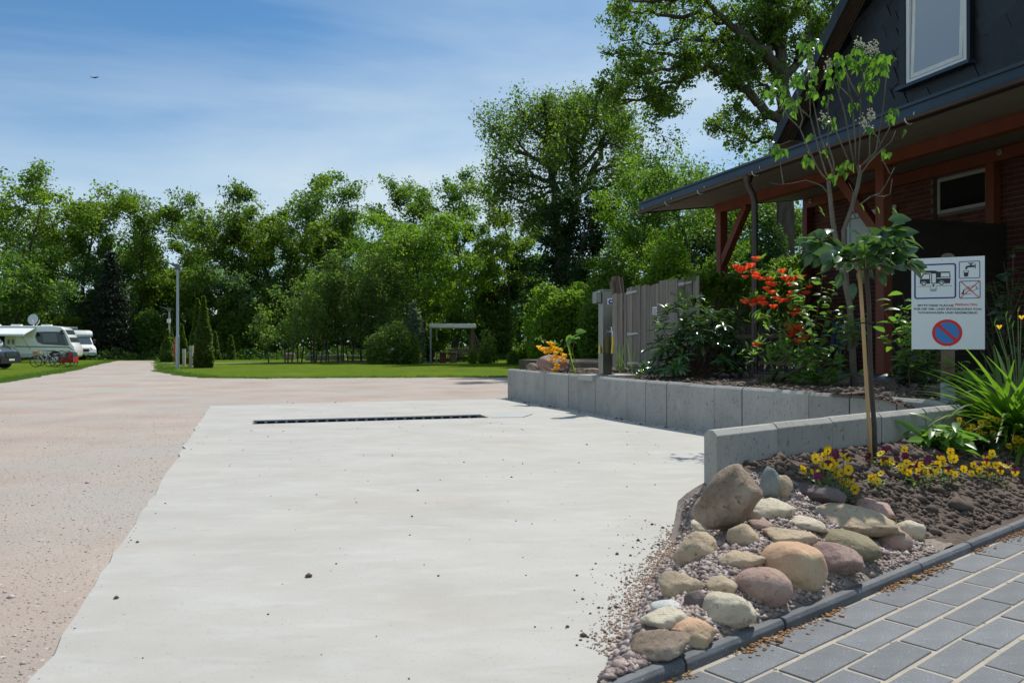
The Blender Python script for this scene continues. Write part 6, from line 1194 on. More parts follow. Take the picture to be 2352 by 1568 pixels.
po = B(); po.hexa([SP(pc + a, z, o) for z in (-0.45, SH) for a, o in ((-pw, -0.15), (pw, -0.15), (pw, -0.009), (-pw, -0.009))]); po.prism([SP(pc + pw * math.cos(t), SH + 0.002 + 0.05 * math.sin(t), -0.009) for t in [math.pi * i / 8 for i in range(9)]], -sn * 0.14); po.obj('post', 'post_wood', sg)
B().hexa([SP(pc + a, z, o) for z in (-0.72, -0.40) for a, o in ((-pw - 0.006, -0.156), (pw + 0.006, -0.156), (pw + 0.006, -0.003), (-pw - 0.006, -0.003))]).obj('post_sleeve', 'galv', sg); B().cyl(SP(pc + pw + 0.03, -0.46, -0.08), sx, 0.008, 0.07, 8).obj('bolt', 'galv', sg)
def M6(x, y):
    u = (x - 545 - (y - 283) * 0.010) / 665; yt = 297 - 29 * u; return u * SWD, SH * (1 - (y - yt) / (1112 - yt))
def gpoly(pts, m, layer, name): B().prism([SP(*M6(*p), 0.0012 * layer + 0.0005) for p in pts], sn * 0.001).obj(name, m, sg)
def gline(p, q, wd, m, layer, name):
    a, b_ = SP(*M6(*p), 0), SP(*M6(*q), 0); dv = (b_ - a).normalized(); sd = dv.cross(sn) * wd / 2; o = sn * (0.0012 * layer + 0.0005); B().prism([a - sd + o, b_ - sd + o, b_ + sd + o, a + sd + o], sn * 0.001).obj(name, m, sg)
def rrect(u0, v0, u1, v1, r_, n=5):
    o = []
    for cx, cy, a0 in ((u1 - r_, v1 - r_, 0), (u0 + r_, v1 - r_, 1.5708), (u0 + r_, v0 + r_, 3.1416), (u1 - r_, v0 + r_, 4.7124)): o += [(cx + r_ * math.cos(a0 + 1.5708 * i / n), cy + r_ * math.sin(a0 + 1.5708 * i / n)) for i in range(n + 1)]
    return o
def ringshape(outp, inp, m, layer, name):
    n = len(outp); b = B(); o = 0.0012 * layer + 0.0005; b.v = [SP(u, v, o) for u, v in outp] + [SP(u, v, o) for u, v in inp] + [SP(u, v, o + 0.001) for u, v in outp] + [SP(u, v, o + 0.001) for u, v in inp]
    for i in range(n): j = (i + 1) % n; b.f += [(2 * n + i, 2 * n + j, 3 * n + j, 3 * n + i), (i, j, n + j, n + i), (i, j, 2 * n + j, 2 * n + i), (n + i, n + j, 3 * n + j, 3 * n + i)]
    b.obj(name, m, sg)
for x0, y0, x1, y1, wd, rd in ((575, 333, 957, 660, 0.016, 0.03), (983, 312, 1170, 475, 0.0075, 0.016), (987, 490, 1174, 655, 0.0075, 0.016)):
    (u0, va), (u1, vb) = M6(x0, y1), M6(x1, y0); ringshape(rrect(u0, va, u1, vb, rd), rrect(u0 + wd, va + wd, u1 - wd, vb - wd, max(0.004, rd - wd * 0.7)), 'sign_blue', 1, 'frame')
K = 'sign_black'
gpoly([(627, 522), (627, 485), (655, 430), (722, 430), (722, 423), (652, 421), (668, 403), (765, 402), (795, 412), (900, 410), (908, 465), (903, 516), (720, 520)], K, 1, 'camper_icon')
for q in ([(641, 478), (663, 438), (713, 437), (713, 477)], [(721, 424), (731, 424), (732, 521), (722, 521)], [(739, 430), (773, 429), (774, 512), (740, 513)], [(820, 424), (895, 422), (898, 457), (820, 458)], [(781, 467), (907, 463), (907, 470), (781, 474)]): gpoly(q, 'sign_white', 2, 'icon_window')
def disc(x, y, rad, m, layer, name):
    u, v = M6(x, y); B().prism([SP(u + rad * math.cos(t), v + rad * math.sin(t), 0.0012 * layer + 0.0005) for t in [6.283 * i / 24 for i in range(24)]], sn * 0.001).obj(name, m, sg)
for x, y in ((662, 521), (826, 514)): disc(x, y, 0.0285, 'sign_white', 3, 'icon_wheel'); disc(x, y, 0.024, K, 4, 'icon_wheel'); disc(x, y, 0.013, 'sign_white', 5, 'icon_wheel')
for p, q in (((610, 547), (727, 543)), ((776, 541), (922, 537)), ((727, 541), (727, 588)), ((777, 540), (777, 586)), ((725, 587), (779, 585)), ((732, 568), (746, 572)), ((746, 572), (760, 566)), ((760, 566), (773, 571)), ((732, 578), (746, 581)), ((746, 581), (760, 576)), ((760, 576), (773, 580))): gline(p, q, 0.0035, K, 1, 'icon_line')
gpoly([(738, 527), (764, 526), (752, 553)], K, 1, 'icon_arrow')
gpoly([(1040, 391), (1041, 370), (1050, 360), (1080, 355), (1122, 353), (1122, 370), (1064, 373), (1056, 378), (1054, 391)], K, 1, 'tap_icon'); gpoly([(1063, 333), (1112, 331), (1112, 338), (1063, 340)], K, 1, 'tap_icon'); gpoly([(1083, 338), (1095, 338), (1097, 356), (1081, 356)], K, 2, 'tap_icon'); gpoly([(1124, 341), (1131, 341), (1131, 382), (1124, 382)], K, 1, 'tap_icon')
gpoly([(1022, 404), (1071, 402), (1063, 455), (1030, 456)], K, 1, 'cup_icon'); gpoly([(1027, 408), (1066, 406), (1064, 417), (1029, 419)], 'sign_white', 2, 'cup_icon')
gpoly([(1008, 613), (1024, 575), (1033, 573), (1027, 612)], K, 1, 'waste_icon')
for p, q in (((1004, 614), (1097, 611)), ((1030, 572), (1072, 545)), ((1038, 578), (1078, 556)), ((1072, 545), (1092, 590)), ((1060, 548), (1070, 566)), ((1092, 590), (1140, 572)), ((1085, 545), (1130, 535)), ((1130, 535), (1142, 552))): gline(p, q, 0.004, K, 1, 'waste_icon')
disc(1145, 562, 0.0125, K, 1, 'waste_icon'); disc(1145, 562, 0.007, 'sign_white', 2, 'waste_icon')
gline((995, 497), (1169, 649), 0.008, 'sign_red', 3, 'red_cross'); gline((995, 650), (1167, 494), 0.008, 'sign_red', 4, 'red_cross')
def stext(t, y, x0, x1, size, m):
    (u0, v0), (u1, v1) = M6(x0, y), M6(x1, y); c0 = SP((u0 + u1) / 2, (v0 + v1) / 2 - size * 0.36, 0.002); put_text(t, size, c0, sx + Vector((0, 0, (v1 - v0) / (u1 - u0))), (0, 0, 1), m, sg, width=u1 - u0, bold=0.0005)
stext('BITTE DIESE FLÄCHE', 716, 609, 936, 0.034, K); stext('FREIHALTEN', 708, 950, 1146, 0.034, 'sign_red'); stext('FÜR DIE VER- UND ENTSORGUNG VON', 748, 574, 1184, 0.034, K); stext('WOHNWAGEN UND REISEMOBILE!', 781, 610, 1150, 0.034, K)
cu, cv = M6(880, 962); R0 = 0.157; circ = lambda r_: [(cu + r_ * math.cos(6.283 * i / 48), cv + r_ * math.sin(6.283 * i / 48)) for i in range(48)]
ringshape(circ(R0), circ(R0 - 0.033), 'sign_red', 1, 'no_parking_ring'); B().prism([SP(u, v, 0.0006) for u, v in circ(R0 - 0.034)], sn * 0.001).obj('no_parking_disc', 'sign_midblue', sg)
a45 = math.radians(135); B().prism([SP(cu + math.cos(a45) * s * (R0 - 0.02) - math.sin(a45) * t * 0.0175, cv + math.sin(a45) * s * (R0 - 0.02) + math.cos(a45) * t * 0.0175, 0.0032) for s, t in ((1, 1), (1, -1), (-1, -1), (-1, 1))], sn * 0.001).obj('no_parking_bar', 'sign_red', sg)
for x, y in ((828, 303), (907, 301), (871, 678), (835, 1091), (913, 1090)): disc(x, y, 0.006, 'galv', 1, 'screw')

# ================================================================== water and power pillar
d = 16.2; pz = 0.78; c0 = W(1390, 858, d); c0.z = pz
pl = thing('service_pillar', 'tall stainless steel water and power pillar on the bed wall', 'pillar', c0); PR = math.radians(24); ca, sa = math.cos(PR), math.sin(PR)
def PL(x, y, z): return c0 + Vector((x * ca - y * sa, x * sa + y * ca, z))
B().frame(PL, -0.11, 0.11, -0.09, 0.09, 0.012, 1.70).obj('body', 'steel', pl, bevel=0.006); B().frame(PL, -0.118, 0.118, -0.098, 0.098, 1.702, 1.722).obj('lid', 'steel', pl); B().frame(PL, -0.15, 0.15, -0.13, 0.13, 0.0, 0.012).obj('foot_plate', 'steel', pl)
B().frame(PL, -0.255, -0.112, -0.06, 0.09, 1.44, 1.68).obj('side_box', 'steel', pl, bevel=0.02, seg=2)
sk = B().frame(PL, -0.01, 0.10, -0.112, -0.092, 1.42, 1.545).obj('socket_plate', 'pvc_white', pl, bevel=0.005); sk2 = B().cyl(PL(0.055, -0.13, 1.475), PL(0, 1, 0) - c0, 0.046, 0.04, 20).obj('socket_cap', 'plastic_blue', pl, smooth='auto'); B().frame(PL, 0.028, 0.08, -0.154, -0.151, 1.46, 1.49).obj('socket_label', 'pvc_white', pl)
tp = B().cyl(PL(0.05, -0.115, 0.87), PL(0, 1, 0) - c0, 0.026, 0.05, 14).tube([PL(0.05, -0.14, 0.87), PL(0.05, -0.18, 0.875), PL(0.05, -0.20, 0.855), PL(0.05, -0.203, 0.81)], 0.019, 10).obj('tap', 'chrome', pl, smooth='auto'); B().cyl(PL(0.05, -0.165, 0.92), (0, 0, 1), 0.012, 0.07, 8).bar(PL(0.0, -0.165, 0.958), PL(0.10, -0.165, 0.958), 0.014, 0.014).obj('tap_handle', 'chrome', pl)
B().cyl(PL(0.05, -0.203, 0.795), (0, 0, 1), 0.026, 0.045, 12).obj('hose_coupling', 'cabinet', pl); B().tube([PL(0.05, -0.203, 0.775), PL(0.052, -0.205, 0.65), PL(0.045, -0.20, 0.52), PL(0.038, -0.20, 0.43)], 0.019, 10).obj('hose', 'hose_yellow', pl, smooth='auto')
B().tube([PL(-0.11, 0.02, 0.60), PL(-0.135, 0.0, 0.52), PL(-0.14, 0.0, 0.43)], 0.018, 8).obj('hose', 'hose_yellow', pl)
B().frame(PL, -0.40, 0.62, -0.17, 0.45, -0.12, -0.004).obj('base_slab', 'pad_concrete', pl, bevel=0.01)
for x in (-0.08, 0.0, 0.08): B().cyl(PL(x, -0.02, 1.727), (0, 0, 1), 0.008, 0.014, 8).obj('screw', 'galv', pl)

# ================================================================== weathered plank fence, ivy, logs, picket fence, chair
fA = Vector((at(1398, 25.9), 25.9, 0.64)); fB = Vector((at(1606, 21.4), 21.4, 0.64)); fd = (fB - fA); fl_ = fd.length; fd.normalize(); fn_ = fd.cross(Vector((0, 0, 1)))
if fn_.y > 0: fn_ = -fn_
fc = thing('plank_fence', 'weathered grey plank fence with a strap-hinged gate behind the water pillar', 'fence', fA); rr = random.Random(9); npk = 30
def FP(s, o, z): return fA + fd * s + fn_ * o + Vector((0, 0, z))
for i in range(npk):
    s0_, s1_ = fl_ * i / npk, fl_ * (i + 1) / npk - 0.004; left = i < 7; off = (0.03 if left else 0.0) + rr.gauss(0, 0.006) + (0.02 if i % 2 and left else 0); h = (2.36 if left else 2.52 if i < 18 else 2.60) + rr.gauss(0, 0.02); ln = rr.gauss(0, 0.012) + (0.012 * (7 - i) if left else 0)
    B().hexa([FP(s0_, off, 0), FP(s1_, off, 0), FP(s1_, off - 0.03, 0), FP(s0_, off - 0.03, 0), FP(s0_ - ln, off, h), FP(s1_ - ln, off, h), FP(s1_ - ln, off - 0.03, h), FP(s0_ - ln, off - 0.03, h)]).obj('plank', 'old_wood', fc)
for z in (0.5, 2.1): B().bar(FP(0, -0.07, z), FP(fl_, -0.07, z), 0.05, 0.1).obj('rail', 'old_wood', fc)
for s, z in ((1.15, 2.30), (1.2, 1.02), (1.2, 0.12), (3.95, 2.38)): B().hexa([FP(s, 0.005, z), FP(s + 0.62, 0.005, z + 0.04), FP(s + 0.62, 0.03, z + 0.04), FP(s, 0.03, z), FP(s, 0.005, z + 0.09), FP(s + 0.62, 0.005, z + 0.10), FP(s + 0.62, 0.03, z + 0.10), FP(s, 0.03, z + 0.09)]).obj('strap_hinge', 'cabinet', fc)
B().hexa([FP(2.62, 0.008, 1.62), FP(2.85, 0.008, 1.62), FP(2.85, 0.016, 1.62), FP(2.62, 0.016, 1.62), FP(2.62, 0.008, 1.85), FP(2.85, 0.008, 1.85), FP(2.85, 0.016, 1.85), FP(2.62, 0.016, 1.85)]).obj('small_notice', 'sign_white', fc)
for k in range(3): B().hexa([FP(2.65, 0.0165, 1.65 + k * 0.06), FP(2.82, 0.0165, 1.65 + k * 0.06), FP(2.82, 0.0185, 1.65 + k * 0.06), FP(2.65, 0.0185, 1.65 + k * 0.06), FP(2.65, 0.0165, 1.675 + k * 0.06), FP(2.82, 0.0165, 1.675 + k * 0.06), FP(2.82, 0.0185, 1.675 + k * 0.06), FP(2.65, 0.0185, 1.675 + k * 0.06)]).obj('notice_line', 'letter_dark', fc)
for i, (x0, y0, x1, y1, rd, lab) in enumerate(((1412, 700, 1407, 647, 0.10, 'left short round log standing behind the plank fence'), (1424, 700, 1413, 636, 0.14, 'thickest round log standing behind the plank fence'), (1432, 700, 1424, 638, 0.09, 'right round log with a red mark behind the plank fence'))):
    p0, p1 = W(x0, y0, 26.6 + i * 0.1), W(x1, y1, 26.8 + i * 0.1); p0 = p0 + (p0 - p1) * 1.9; p0.z = 0.6; o = B().tube([p0, p0.lerp(p1, 0.7), p1], rd, 12).obj('log', 'post_wood', None, smooth='auto'); solo(o, lab, 'log', 'logs leaning behind the fence')
# ivy hedge running from the fence to the house corner
iv = thing('ivy_screen', 'wire fence overgrown with light green climber between gate and house corner', 'climber', (5.2, 21.9, 0.6)); i0 = Vector((at(1588, 22.0), 22.0, 0.6)); i1 = HP(-0.62, 2.3, 0.9); r = np.random.default_rng(31); n = 5200; t = r.random(n); hh = (2.55 + 0.95 * t + 0.15 * np.sin(t * 17)) * (1 - 0.62 * r.random(n) ** 1.6); base_ = np.array(i0)[None] * (1 - t)[:, None] + np.array([i1.x, i1.y, 0.6])[None] * t[:, None]
P = base_ + np.stack([r.normal(size=n) * 0.22, r.normal(size=n) * 0.22, hh - 0.0], -1); v, f = leaf_quads(r, P - np.array(ORG[iv]), 0.15, 0.6); link('foliage', npmesh('foliage', v, f, 'lf_ivy'), iv)
segs = []
for _ in range(160):
    t0 = r.random(); p0 = np.array(i0) * (1 - t0) + np.array([i1.x, i1.y, 0.6]) * t0; c_, _ = curve(r, p0, (r.normal() * 0.3, r.normal() * 0.2, 1), 2.0 + 0.9 * t0 + r.random() * 0.4, 6, 0.35); segs.append((np.array(c_) - np.array(ORG[iv]), [0.012] * 6 + [0.005]))
v, f = tubes(segs, 4); link('vines', npmesh('vines', v, f, 'bark_grey'), iv)
b = B(); 
for k in range(5): p = i0.lerp(Vector((i1.x, i1.y, 0.6)), k / 4) + Vector((0.05, 0.12, 0)); B().box(p, 0.09, 0.09, 2.6, up=True).obj('fence_post', 'old_wood', iv)
pf = thing('picket_fence', 'low dark brown picket fence behind the rhododendron and red azalea', 'fence', W(1720, 850, 19.6)); pz0 = 0.64
q0, q1 = Vector((at(1640, 19.9), 19.9, pz0)), Vector((at(1806, 19.5), 19.5, pz0)); pd_ = (q1 - q0).normalized(); npk = 13
for i in range(npk):
    p = q0.lerp(q1, i / (npk - 1)); B().prism([p + pd_ * x + Vector((0, 0, z)) for x, z in ((-0.05, 0.08), (0.05, 0.08), (0.05, 1.2), (0.03, 1.25), (0, 1.27), (-0.03, 1.25), (-0.05, 1.2))], Vector((0, 0.03, 0))).obj('picket', 'dark_wood', pf)
for z in (0.30, 0.95): B().bar(q0 + Vector((0, -0.02, z)), q1 + Vector((0, -0.02, z)), 0.04, 0.09).obj('rail', 'brown_wood', pf)
cz = 0.653; cc = HP(1.75, 1.05, 0.933); ch = thing('garden_chair', 'dark blue plastic garden chair on the porch by the brick wall', 'chair', cc); ch_s = 1.55
def CH(x, y, z): v = (Matrix.Rotation(math.radians(-55), 3, 'Z') @ Vector((x, y, 0))) * ch_s; return cc + Vector((v.x, v.y, z * ch_s))
B().frame(CH, -0.24, 0.24, -0.22, 0.22, 0.42, 0.455).obj('seat', 'chair_blue', ch, bevel=0.01)
for x, y in ((-0.22, -0.20), (0.22, -0.20), (-0.22, 0.20), (0.22, 0.20)): B().hexa([CH(x * 1.12 - 0.02, y * 1.12 - 0.02, 0), CH(x * 1.12 + 0.02, y * 1.12 - 0.02, 0), CH(x * 1.12 + 0.02, y * 1.12 + 0.02, 0), CH(x * 1.12 - 0.02, y * 1.12 + 0.02, 0), CH(x - 0.025, y - 0.025, 0.42), CH(x + 0.025, y - 0.025, 0.42), CH(x + 0.025, y + 0.025, 0.42), CH(x - 0.025, y + 0.025, 0.42)]).obj('leg', 'chair_blue', ch)
for k in range(6): x = -0.2 + k * 0.08; B().hexa([CH(x - 0.03, 0.20, 0.46), CH(x + 0.03, 0.20, 0.46), CH(x + 0.03, 0.23, 0.46), CH(x - 0.03, 0.23, 0.46), CH(x - 0.03, 0.29, 0.86), CH(x + 0.03, 0.29, 0.86), CH(x + 0.03, 0.32, 0.86), CH(x - 0.03, 0.32, 0.86)]).obj('back_slat', 'chair_blue', ch)
for s in (-1, 1): B().tube([CH(s * 0.26, -0.2, 0.42), CH(s * 0.27, -0.2, 0.64), CH(s * 0.27, 0.0, 0.66), CH(s * 0.25, 0.24, 0.66)], 0.028, 8).obj('armrest', 'chair_blue', ch)
B().tube([CH(-0.25, 0.24, 0.46), CH(-0.25, 0.31, 0.88), CH(0, 0.33, 0.92), CH(0.25, 0.31, 0.88), CH(0.25, 0.24, 0.46)], 0.03, 8).obj('back_frame', 'chair_blue', ch)

# ================================================================== lamps, cabinets, posts, pergola, bench and so on
def lamp(px, ybase, ytop, label, d_=None, box=False):
    p = G(px, ybase) if d_ is None else Vector((at(px, d_), d_, 0)); dd = p.y; p.z = terr(p.x, dd) - 0.02; zt = topz(ytop, dd) - p.z; o = thing('street_lamp', label, 'lamp', p, 'street lamps along the gravel road')
    B().tube([p, p + Vector((0, 0, 1.85))], 0.105, 14).obj('pole_base', 'galv', o, smooth='auto'); B().tube([p + Vector((0, 0, 1.85)), p + Vector((0, 0, 1.92)), p + Vector((0, 0, zt - 0.35))], [0.105, 0.075, 0.068], 12).obj('pole', 'galv', o, smooth='auto')
    t = p + Vector((0, 0, zt - 0.4)); q = [(0.09, 0.0), (0.09, 0.30), (-0.10, 0.33), (-0.72, 0.40), (-0.72, 0.365), (-0.40, 0.30), (-0.12, 0.12), (-0.09, 0.0)]; B().prism([t + Vector((x, -0.09, z)) for x, z in q], (0, 0.18, 0)).obj('lamp_head', 'lamp_dark', o, bevel=0.01)
    B().prism([t + Vector((x, -0.075, z)) for x, z in ((-0.70, 0.364), (-0.42, 0.303), (-0.42, 0.298), (-0.70, 0.358))], (0, 0.15, 0)).obj('lamp_glass', 'glass_dark', o)
    B().frame(lambda x, y, z: p + Vector((x, y, z)), -0.045, 0.045, -0.112, -0.10, 0.6, 1.0).obj('service_door', 'galv', o)
    if box: B().box(t + Vector((0, -0.1, -0.75)), 0.26, 0.16, 0.32).obj('junction_box', 'frame_white', o)
lamp(408, 846.5, 603, 'tall galvanised street lamp beside the gravel road, nearest one'); lamp(389, 826, 705, 'smaller street lamp with a white box on its pole, farther down the road', d_=66, box=True)
def post(name, px, ytop, ybase, wd, m, label, cat, group=None, plates=0, d_=None, round_=False, txt=False):
    p = G(px, ybase); p.z = terr(p.x, p.y) - 0.02; h = topz(ytop, p.y) - p.z; o = thing(name, label, cat, p, group)
    (B().tube([p, p + Vector((0, 0, h))], wd / 2, 10) if round_ else B().box(p, wd, wd, h, up=True)).obj('shaft', m, o)
    for k in range(plates):
        z = h - 0.16 - k * 0.34; pp = p + Vector((0, -wd / 2 - 0.012, z)); B().box(pp, wd * 0.95, 0.02, 0.24).obj('number_plate', 'cabinet', o); txt and put_text(str(30 + k), 0.17, pp + Vector((0, -0.013, -0.06)), (1, 0, 0), (0, 0, 1), 'letter_dark', o, width=wd * 0.6)
    return o
post('marker_post', 440, 793, 843, 0.20, 'beige_wood', 'right wooden pitch marker post in front of the big double thuja', 'post', 'pitch marker posts', 2); post('marker_post', 423, 801, 840, 0.17, 'beige_wood', 'left wooden pitch marker post beside the grey cabinet', 'post', 'pitch marker posts', 1)
post('marker_post', 609, 797, 820, 0.22, 'beige_wood', 'pale marker post on the lawn right of the thuja pair', 'post', 'pitch marker posts'); post('marker_post', 648.5, 801, 824, 0.20, 'post_wood', 'brown marker post at the left end of the log edging', 'post', 'pitch marker posts')
o = post('marker_post', 1330, 783, 822, 0.30, 'lamp_dark', 'dark pitch marker post with number plate left behind the water pillar', 'post', 'pitch marker posts', 2, txt=True)
p = G(415, 835); o = thing('electric_cabinet', 'grey electric cabinet between lamp post and marker posts', 'cabinet', p); h = topz(792, p.y); B().box(p, 0.62, 0.4, h, 0.2, True).obj('housing', 'cabinet', o, bevel=0.02); B().box(p + Vector((0, 0, h)), 0.68, 0.46, 0.05, 0.2, True).obj('roof_cap', 'cabinet', o); B().box(p + Vector((0.08, -0.2, h * 0.75)), 0.14, 0.05, 0.3, 0.2).obj('label_plate', 'letter_dark', o)
p = G(404, 834); o = thing('fire_point', 'red fire extinguisher post behind the tall lamp', 'fire post', p); B().box(p, 0.12, 0.12, 1.9, up=True).obj('shaft', 'trailer_red', o); B().box(p + Vector((0.03, -0.1, 1.0)), 0.26, 0.12, 0.75).obj('sign_plate', 'trailer_red', o)
p = G(1231, 822); p.y -= 0; o = thing('junction_cabinet', 'pale blue-grey junction cabinet on the lawn behind the orange azalea', 'cabinet', p); h = topz(787, p.y) - p.z; wd = 26 / F * p.y; B().box(p, wd, wd * 0.5, h, 0, True).obj('housing', 'cabinet_blue', o, bevel=0.03); B().box(p + Vector((0, 0, h)), wd * 1.06, wd * 0.56, 0.08, 0, True).obj('roof_cap', 'cabinet_blue', o); B().box(p + Vector((wd * 0.25, -wd * 0.26, h * 0.8)), 0.08, 0.03, 0.22).obj('lock', 'letter_dark', o)
p = G(1212, 824); p.z = terr(p.x, p.y); h = topz(757, p.y) - p.z; o = thing('striped_pole', 'thin red and white striped pole on the flower mound', 'pole', p)
for k in range(4): B().tube([p + Vector((0, 0, h * k / 4)), p + Vector((0, 0, h * (k + 1) / 4 - 0.003))], 0.045, 8).obj('pole_section', 'pole_red' if k % 2 == 0 else 'frame_white', o)
# flower mound
p = G(1160, 828); n = 2600; r = np.random.default_rng(8); X = np.stack([r.normal(size=n) * 2.2 + p.x, r.normal(size=n) * 1.0 + p.y + 1, 0 * r.random(n)], -1); X[:, 2] = [terr(a, b_) + 0.32 * math.exp(-((a - p.x) / 2.6) ** 2 - ((b_ - p.y - 1) / 1.4) ** 2) + 0.1 * r.random() for a, b_, _ in X]; v, f = leaf_quads(r, X, 0.16); props(link('flower_mound', npmesh('flower_mound', v, f, 'lf_oak')), 'low mound of brownish heather plants right of the pergola', 'plants', kind='stuff')
# pergola frame with canvas roll
dP = 63; zb = lambda x: terr(x, dP); pg = thing('garden_pergola', 'flat-roofed white pergola frame over the bench on the lawn', 'pergola', (at(1040, dP), dP, zb(at(1040, dP))))
xl, xr, zt = at(988, dP), at(1089, dP), topz(743, dP)
B().box(((xl + xr) / 2, dP + 0.9, zt - 0.18), xr - xl + 0.2, 2.2, 0.36).obj('roof', 'frame_white', pg, bevel=0.08, seg=2)
for x, y in ((xl + 0.05, dP), (xl + 0.35, dP + 1.7)): B().box((x, y, zb(x)), 0.12, 0.12, zt - 0.3 - zb(x), up=True).obj('leg', 'galv', pg)
for x, y in ((xr - 0.12, dP), (xr - 0.35, dP + 1.7)): B().box((x, y, zb(x)), 0.20, 0.20, zt - 0.3 - zb(x), up=True).obj('leg', 'post_wood', pg)
rr = random.Random(3); b = B()
for k in range(9): x = xr + rr.gauss(0.05, 0.2); b.tube([(x + 0.3, dP - 0.2, zb(x)), (x + 0.1, dP - 0.15, zb(x) + 1.3), (xr - 0.1, dP - 0.12, zt - 0.5)], 0.025, 4)
b.obj('climbing_canes', 'post_wood', pg)
# bench and table
dB = 60; p = Vector((at(1058, dB), dB, terr(at(1058, dB), dB))); bn = thing('garden_bench', 'dark wooden garden bench under the pergola', 'bench', p)
def BN(x, y, z): return p + Vector((x, y, z))
for k in range(3): B().frame(BN, -0.95, 0.95, -0.25 + k * 0.17, -0.11 + k * 0.17, 0.44, 0.485).obj('seat_slat', 'brown_wood', bn)
for k in range(3): B().hexa([BN(x, 0.26 + 0.05 * k + o, 0.58 + k * 0.16 + z) for z in (0, 0.13) for x, o in ((-0.95, 0), (0.95, 0), (0.95, 0.04), (-0.95, 0.04))]).obj('back_slat', 'brown_wood', bn)
for s in (-1, 1): B().frame(BN, s * 0.75 - 0.06, s * 0.75 + 0.06, -0.22, 0.25, 0, 0.44).obj('leg', 'brown_wood', bn); B().bar(BN(s * 0.75, 0.24, 0.3), BN(s * 0.75, 0.42, 1.05), 0.08, 0.06).obj('back_support', 'brown_wood', bn)
q = Vector((at(1024, dB), dB - 0.2, terr(at(1024, dB), dB))); tb = thing('garden_table', 'small wooden table with reddish block leg left of the bench', 'table', q); B().box(q + Vector((0.1, 0, 0.78)), 1.5, 0.8, 0.08).obj('table_top', 'brown_wood', tb)
for x in (-0.2, ): B().box(q + Vector((x, 0, 0)), 0.45, 0.5, 0.74, up=True).obj('leg', 'brick', tb)
B().box(q + Vector((0.62, 0, 0)), 0.4, 0.5, 0.74, up=True).obj('leg', 'brown_wood', tb)
dS = 70; x = at(975, dS); sh_ = thing('garden_shed', 'small flat-roofed wooden shed half hidden left behind the pergola', 'shed', (x, dS, terr(x, dS)))
zS = topz(752, dS); z0 = terr(x, dS)
for k in range(6): B().box((x - 0.75 + k * 0.3, dS, z0), 0.28, 0.05, zS - z0, up=True).obj('wall_board', 'post_wood', sh_)
B().box((x, dS + 0.8, zS), 2.3, 2.2, 0.14).obj('roof', 'old_wood', sh_); B().box((x + 0.9, dS + 0.8, z0), 0.06, 1.6, zS - z0 - 0.1, up=True).obj('side_wall', 'post_wood', sh_)
# log edging and stone block, small sign
le_ = thing('log_edging', 'row of old squared timber logs edging the alder clump', 'edging', G(740, 828))
for x0, x1, y, h in ((702, 750, 812, 0.42), (751, 792, 813, 0.40), (798, 826, 815, 0.34), (827, 842, 816, 0.34)): a, c = G(x0, 828.5), G(x1, 828.5); a.z = c.z = terr(a.x, a.y) + 0.22; B().bar(a, c, 0.3, h).obj('log', 'old_wood', le_, bevel=0.03)
p = G(666, 827); o = B().box(p + Vector((0, 0, terr(p.x, p.y) - 0.05)), 0.85, 0.6, 0.62, 0.1, True).obj('stone_block', 'rk_brown', None, bevel=0.12, seg=2); solo(o, 'squat stone block at the left end of the log edging', 'stone')
p = Vector((at(897, 56), 56, terr(at(897, 56), 56))); o = thing('small_sign', 'small white sign on a stick in front of the rounded bush', 'sign', p); B().box(p, 0.05, 0.04, 1.0, up=True).obj('stick', 'post_wood', o); B().box(p + Vector((0, -0.04, 0.95)), 0.48, 0.03, 0.36).obj('panel', 'frame_white', o)
for k, m in enumerate(('pole_red', 'letter_dark', 'letter_dark')): B().box(p + Vector((-0.08 + 0.08 * (k % 2), -0.058, 1.05 - k * 0.09)), 0.2, 0.006, 0.05).obj('notice_line', m, o)
bd_ = W(215, 178, 90); o = B().add([bd_, bd_ + Vector((-0.55, 0, 0.10)), bd_ + Vector((-0.42, 0.16, 0.06)), bd_ + Vector((0.55, 0, 0.10)), bd_ + Vector((0.42, 0.16, 0.06)), bd_ + Vector((0, 0.28, 0)), bd_ + Vector((0, -0.16, 0)), bd_ + Vector((0, 0.05, -0.06))], [(0, 1, 2), (0, 2, 5), (0, 4, 3), (0, 5, 4), (6, 0, 1), (6, 3, 0), (6, 1, 7), (6, 7, 3), (7, 2, 5), (7, 5, 4)]).obj('bird', 'letter_dark'); solo(o, 'small dark bird gliding high in the blue sky', 'bird')
# ================================================================== motorhomes, bicycles, trailer on the left lawn
def vehicle(name, label, cat, loc, heading):
    o = thing(name, label, cat, loc); h = Vector((math.cos(heading), math.sin(heading), 0)); s = Vector((math.sin(heading), -math.cos(heading), 0))      # s points to the vehicle's right
    return o, (lambda x, y, z: Vector(loc) + h * x + s * y + Vector((0, 0, z)))
def side_prism(fn, prof, y0, y1, m, name, parent, bevel=0.04, seg=2, inset=None):
    """profile in the x-z plane swept over the width"""
    n = len(prof); b = B(); A = [fn(x, y0, z) for x, z in prof]; Q = [fn(x, y1, z) for x, z in prof]; b.add(A + Q, [tuple(range(n)), tuple(range(n, 2 * n))[::-1]] + [(i, i + n, (i + 1) % n + n, (i + 1) % n) for i in range(n)]); return b.obj(name, m, parent, bevel=bevel, seg=seg, smooth='auto')
def plate(fn, pts, m, name, parent, off=(0, 0.012, 0)):
    """thin pane: points in vehicle coordinates"""
    q = [fn(*p) for p in pts]; o = fn(*off) - fn(0, 0, 0); return B().prism(q, o).obj(name, m, parent)
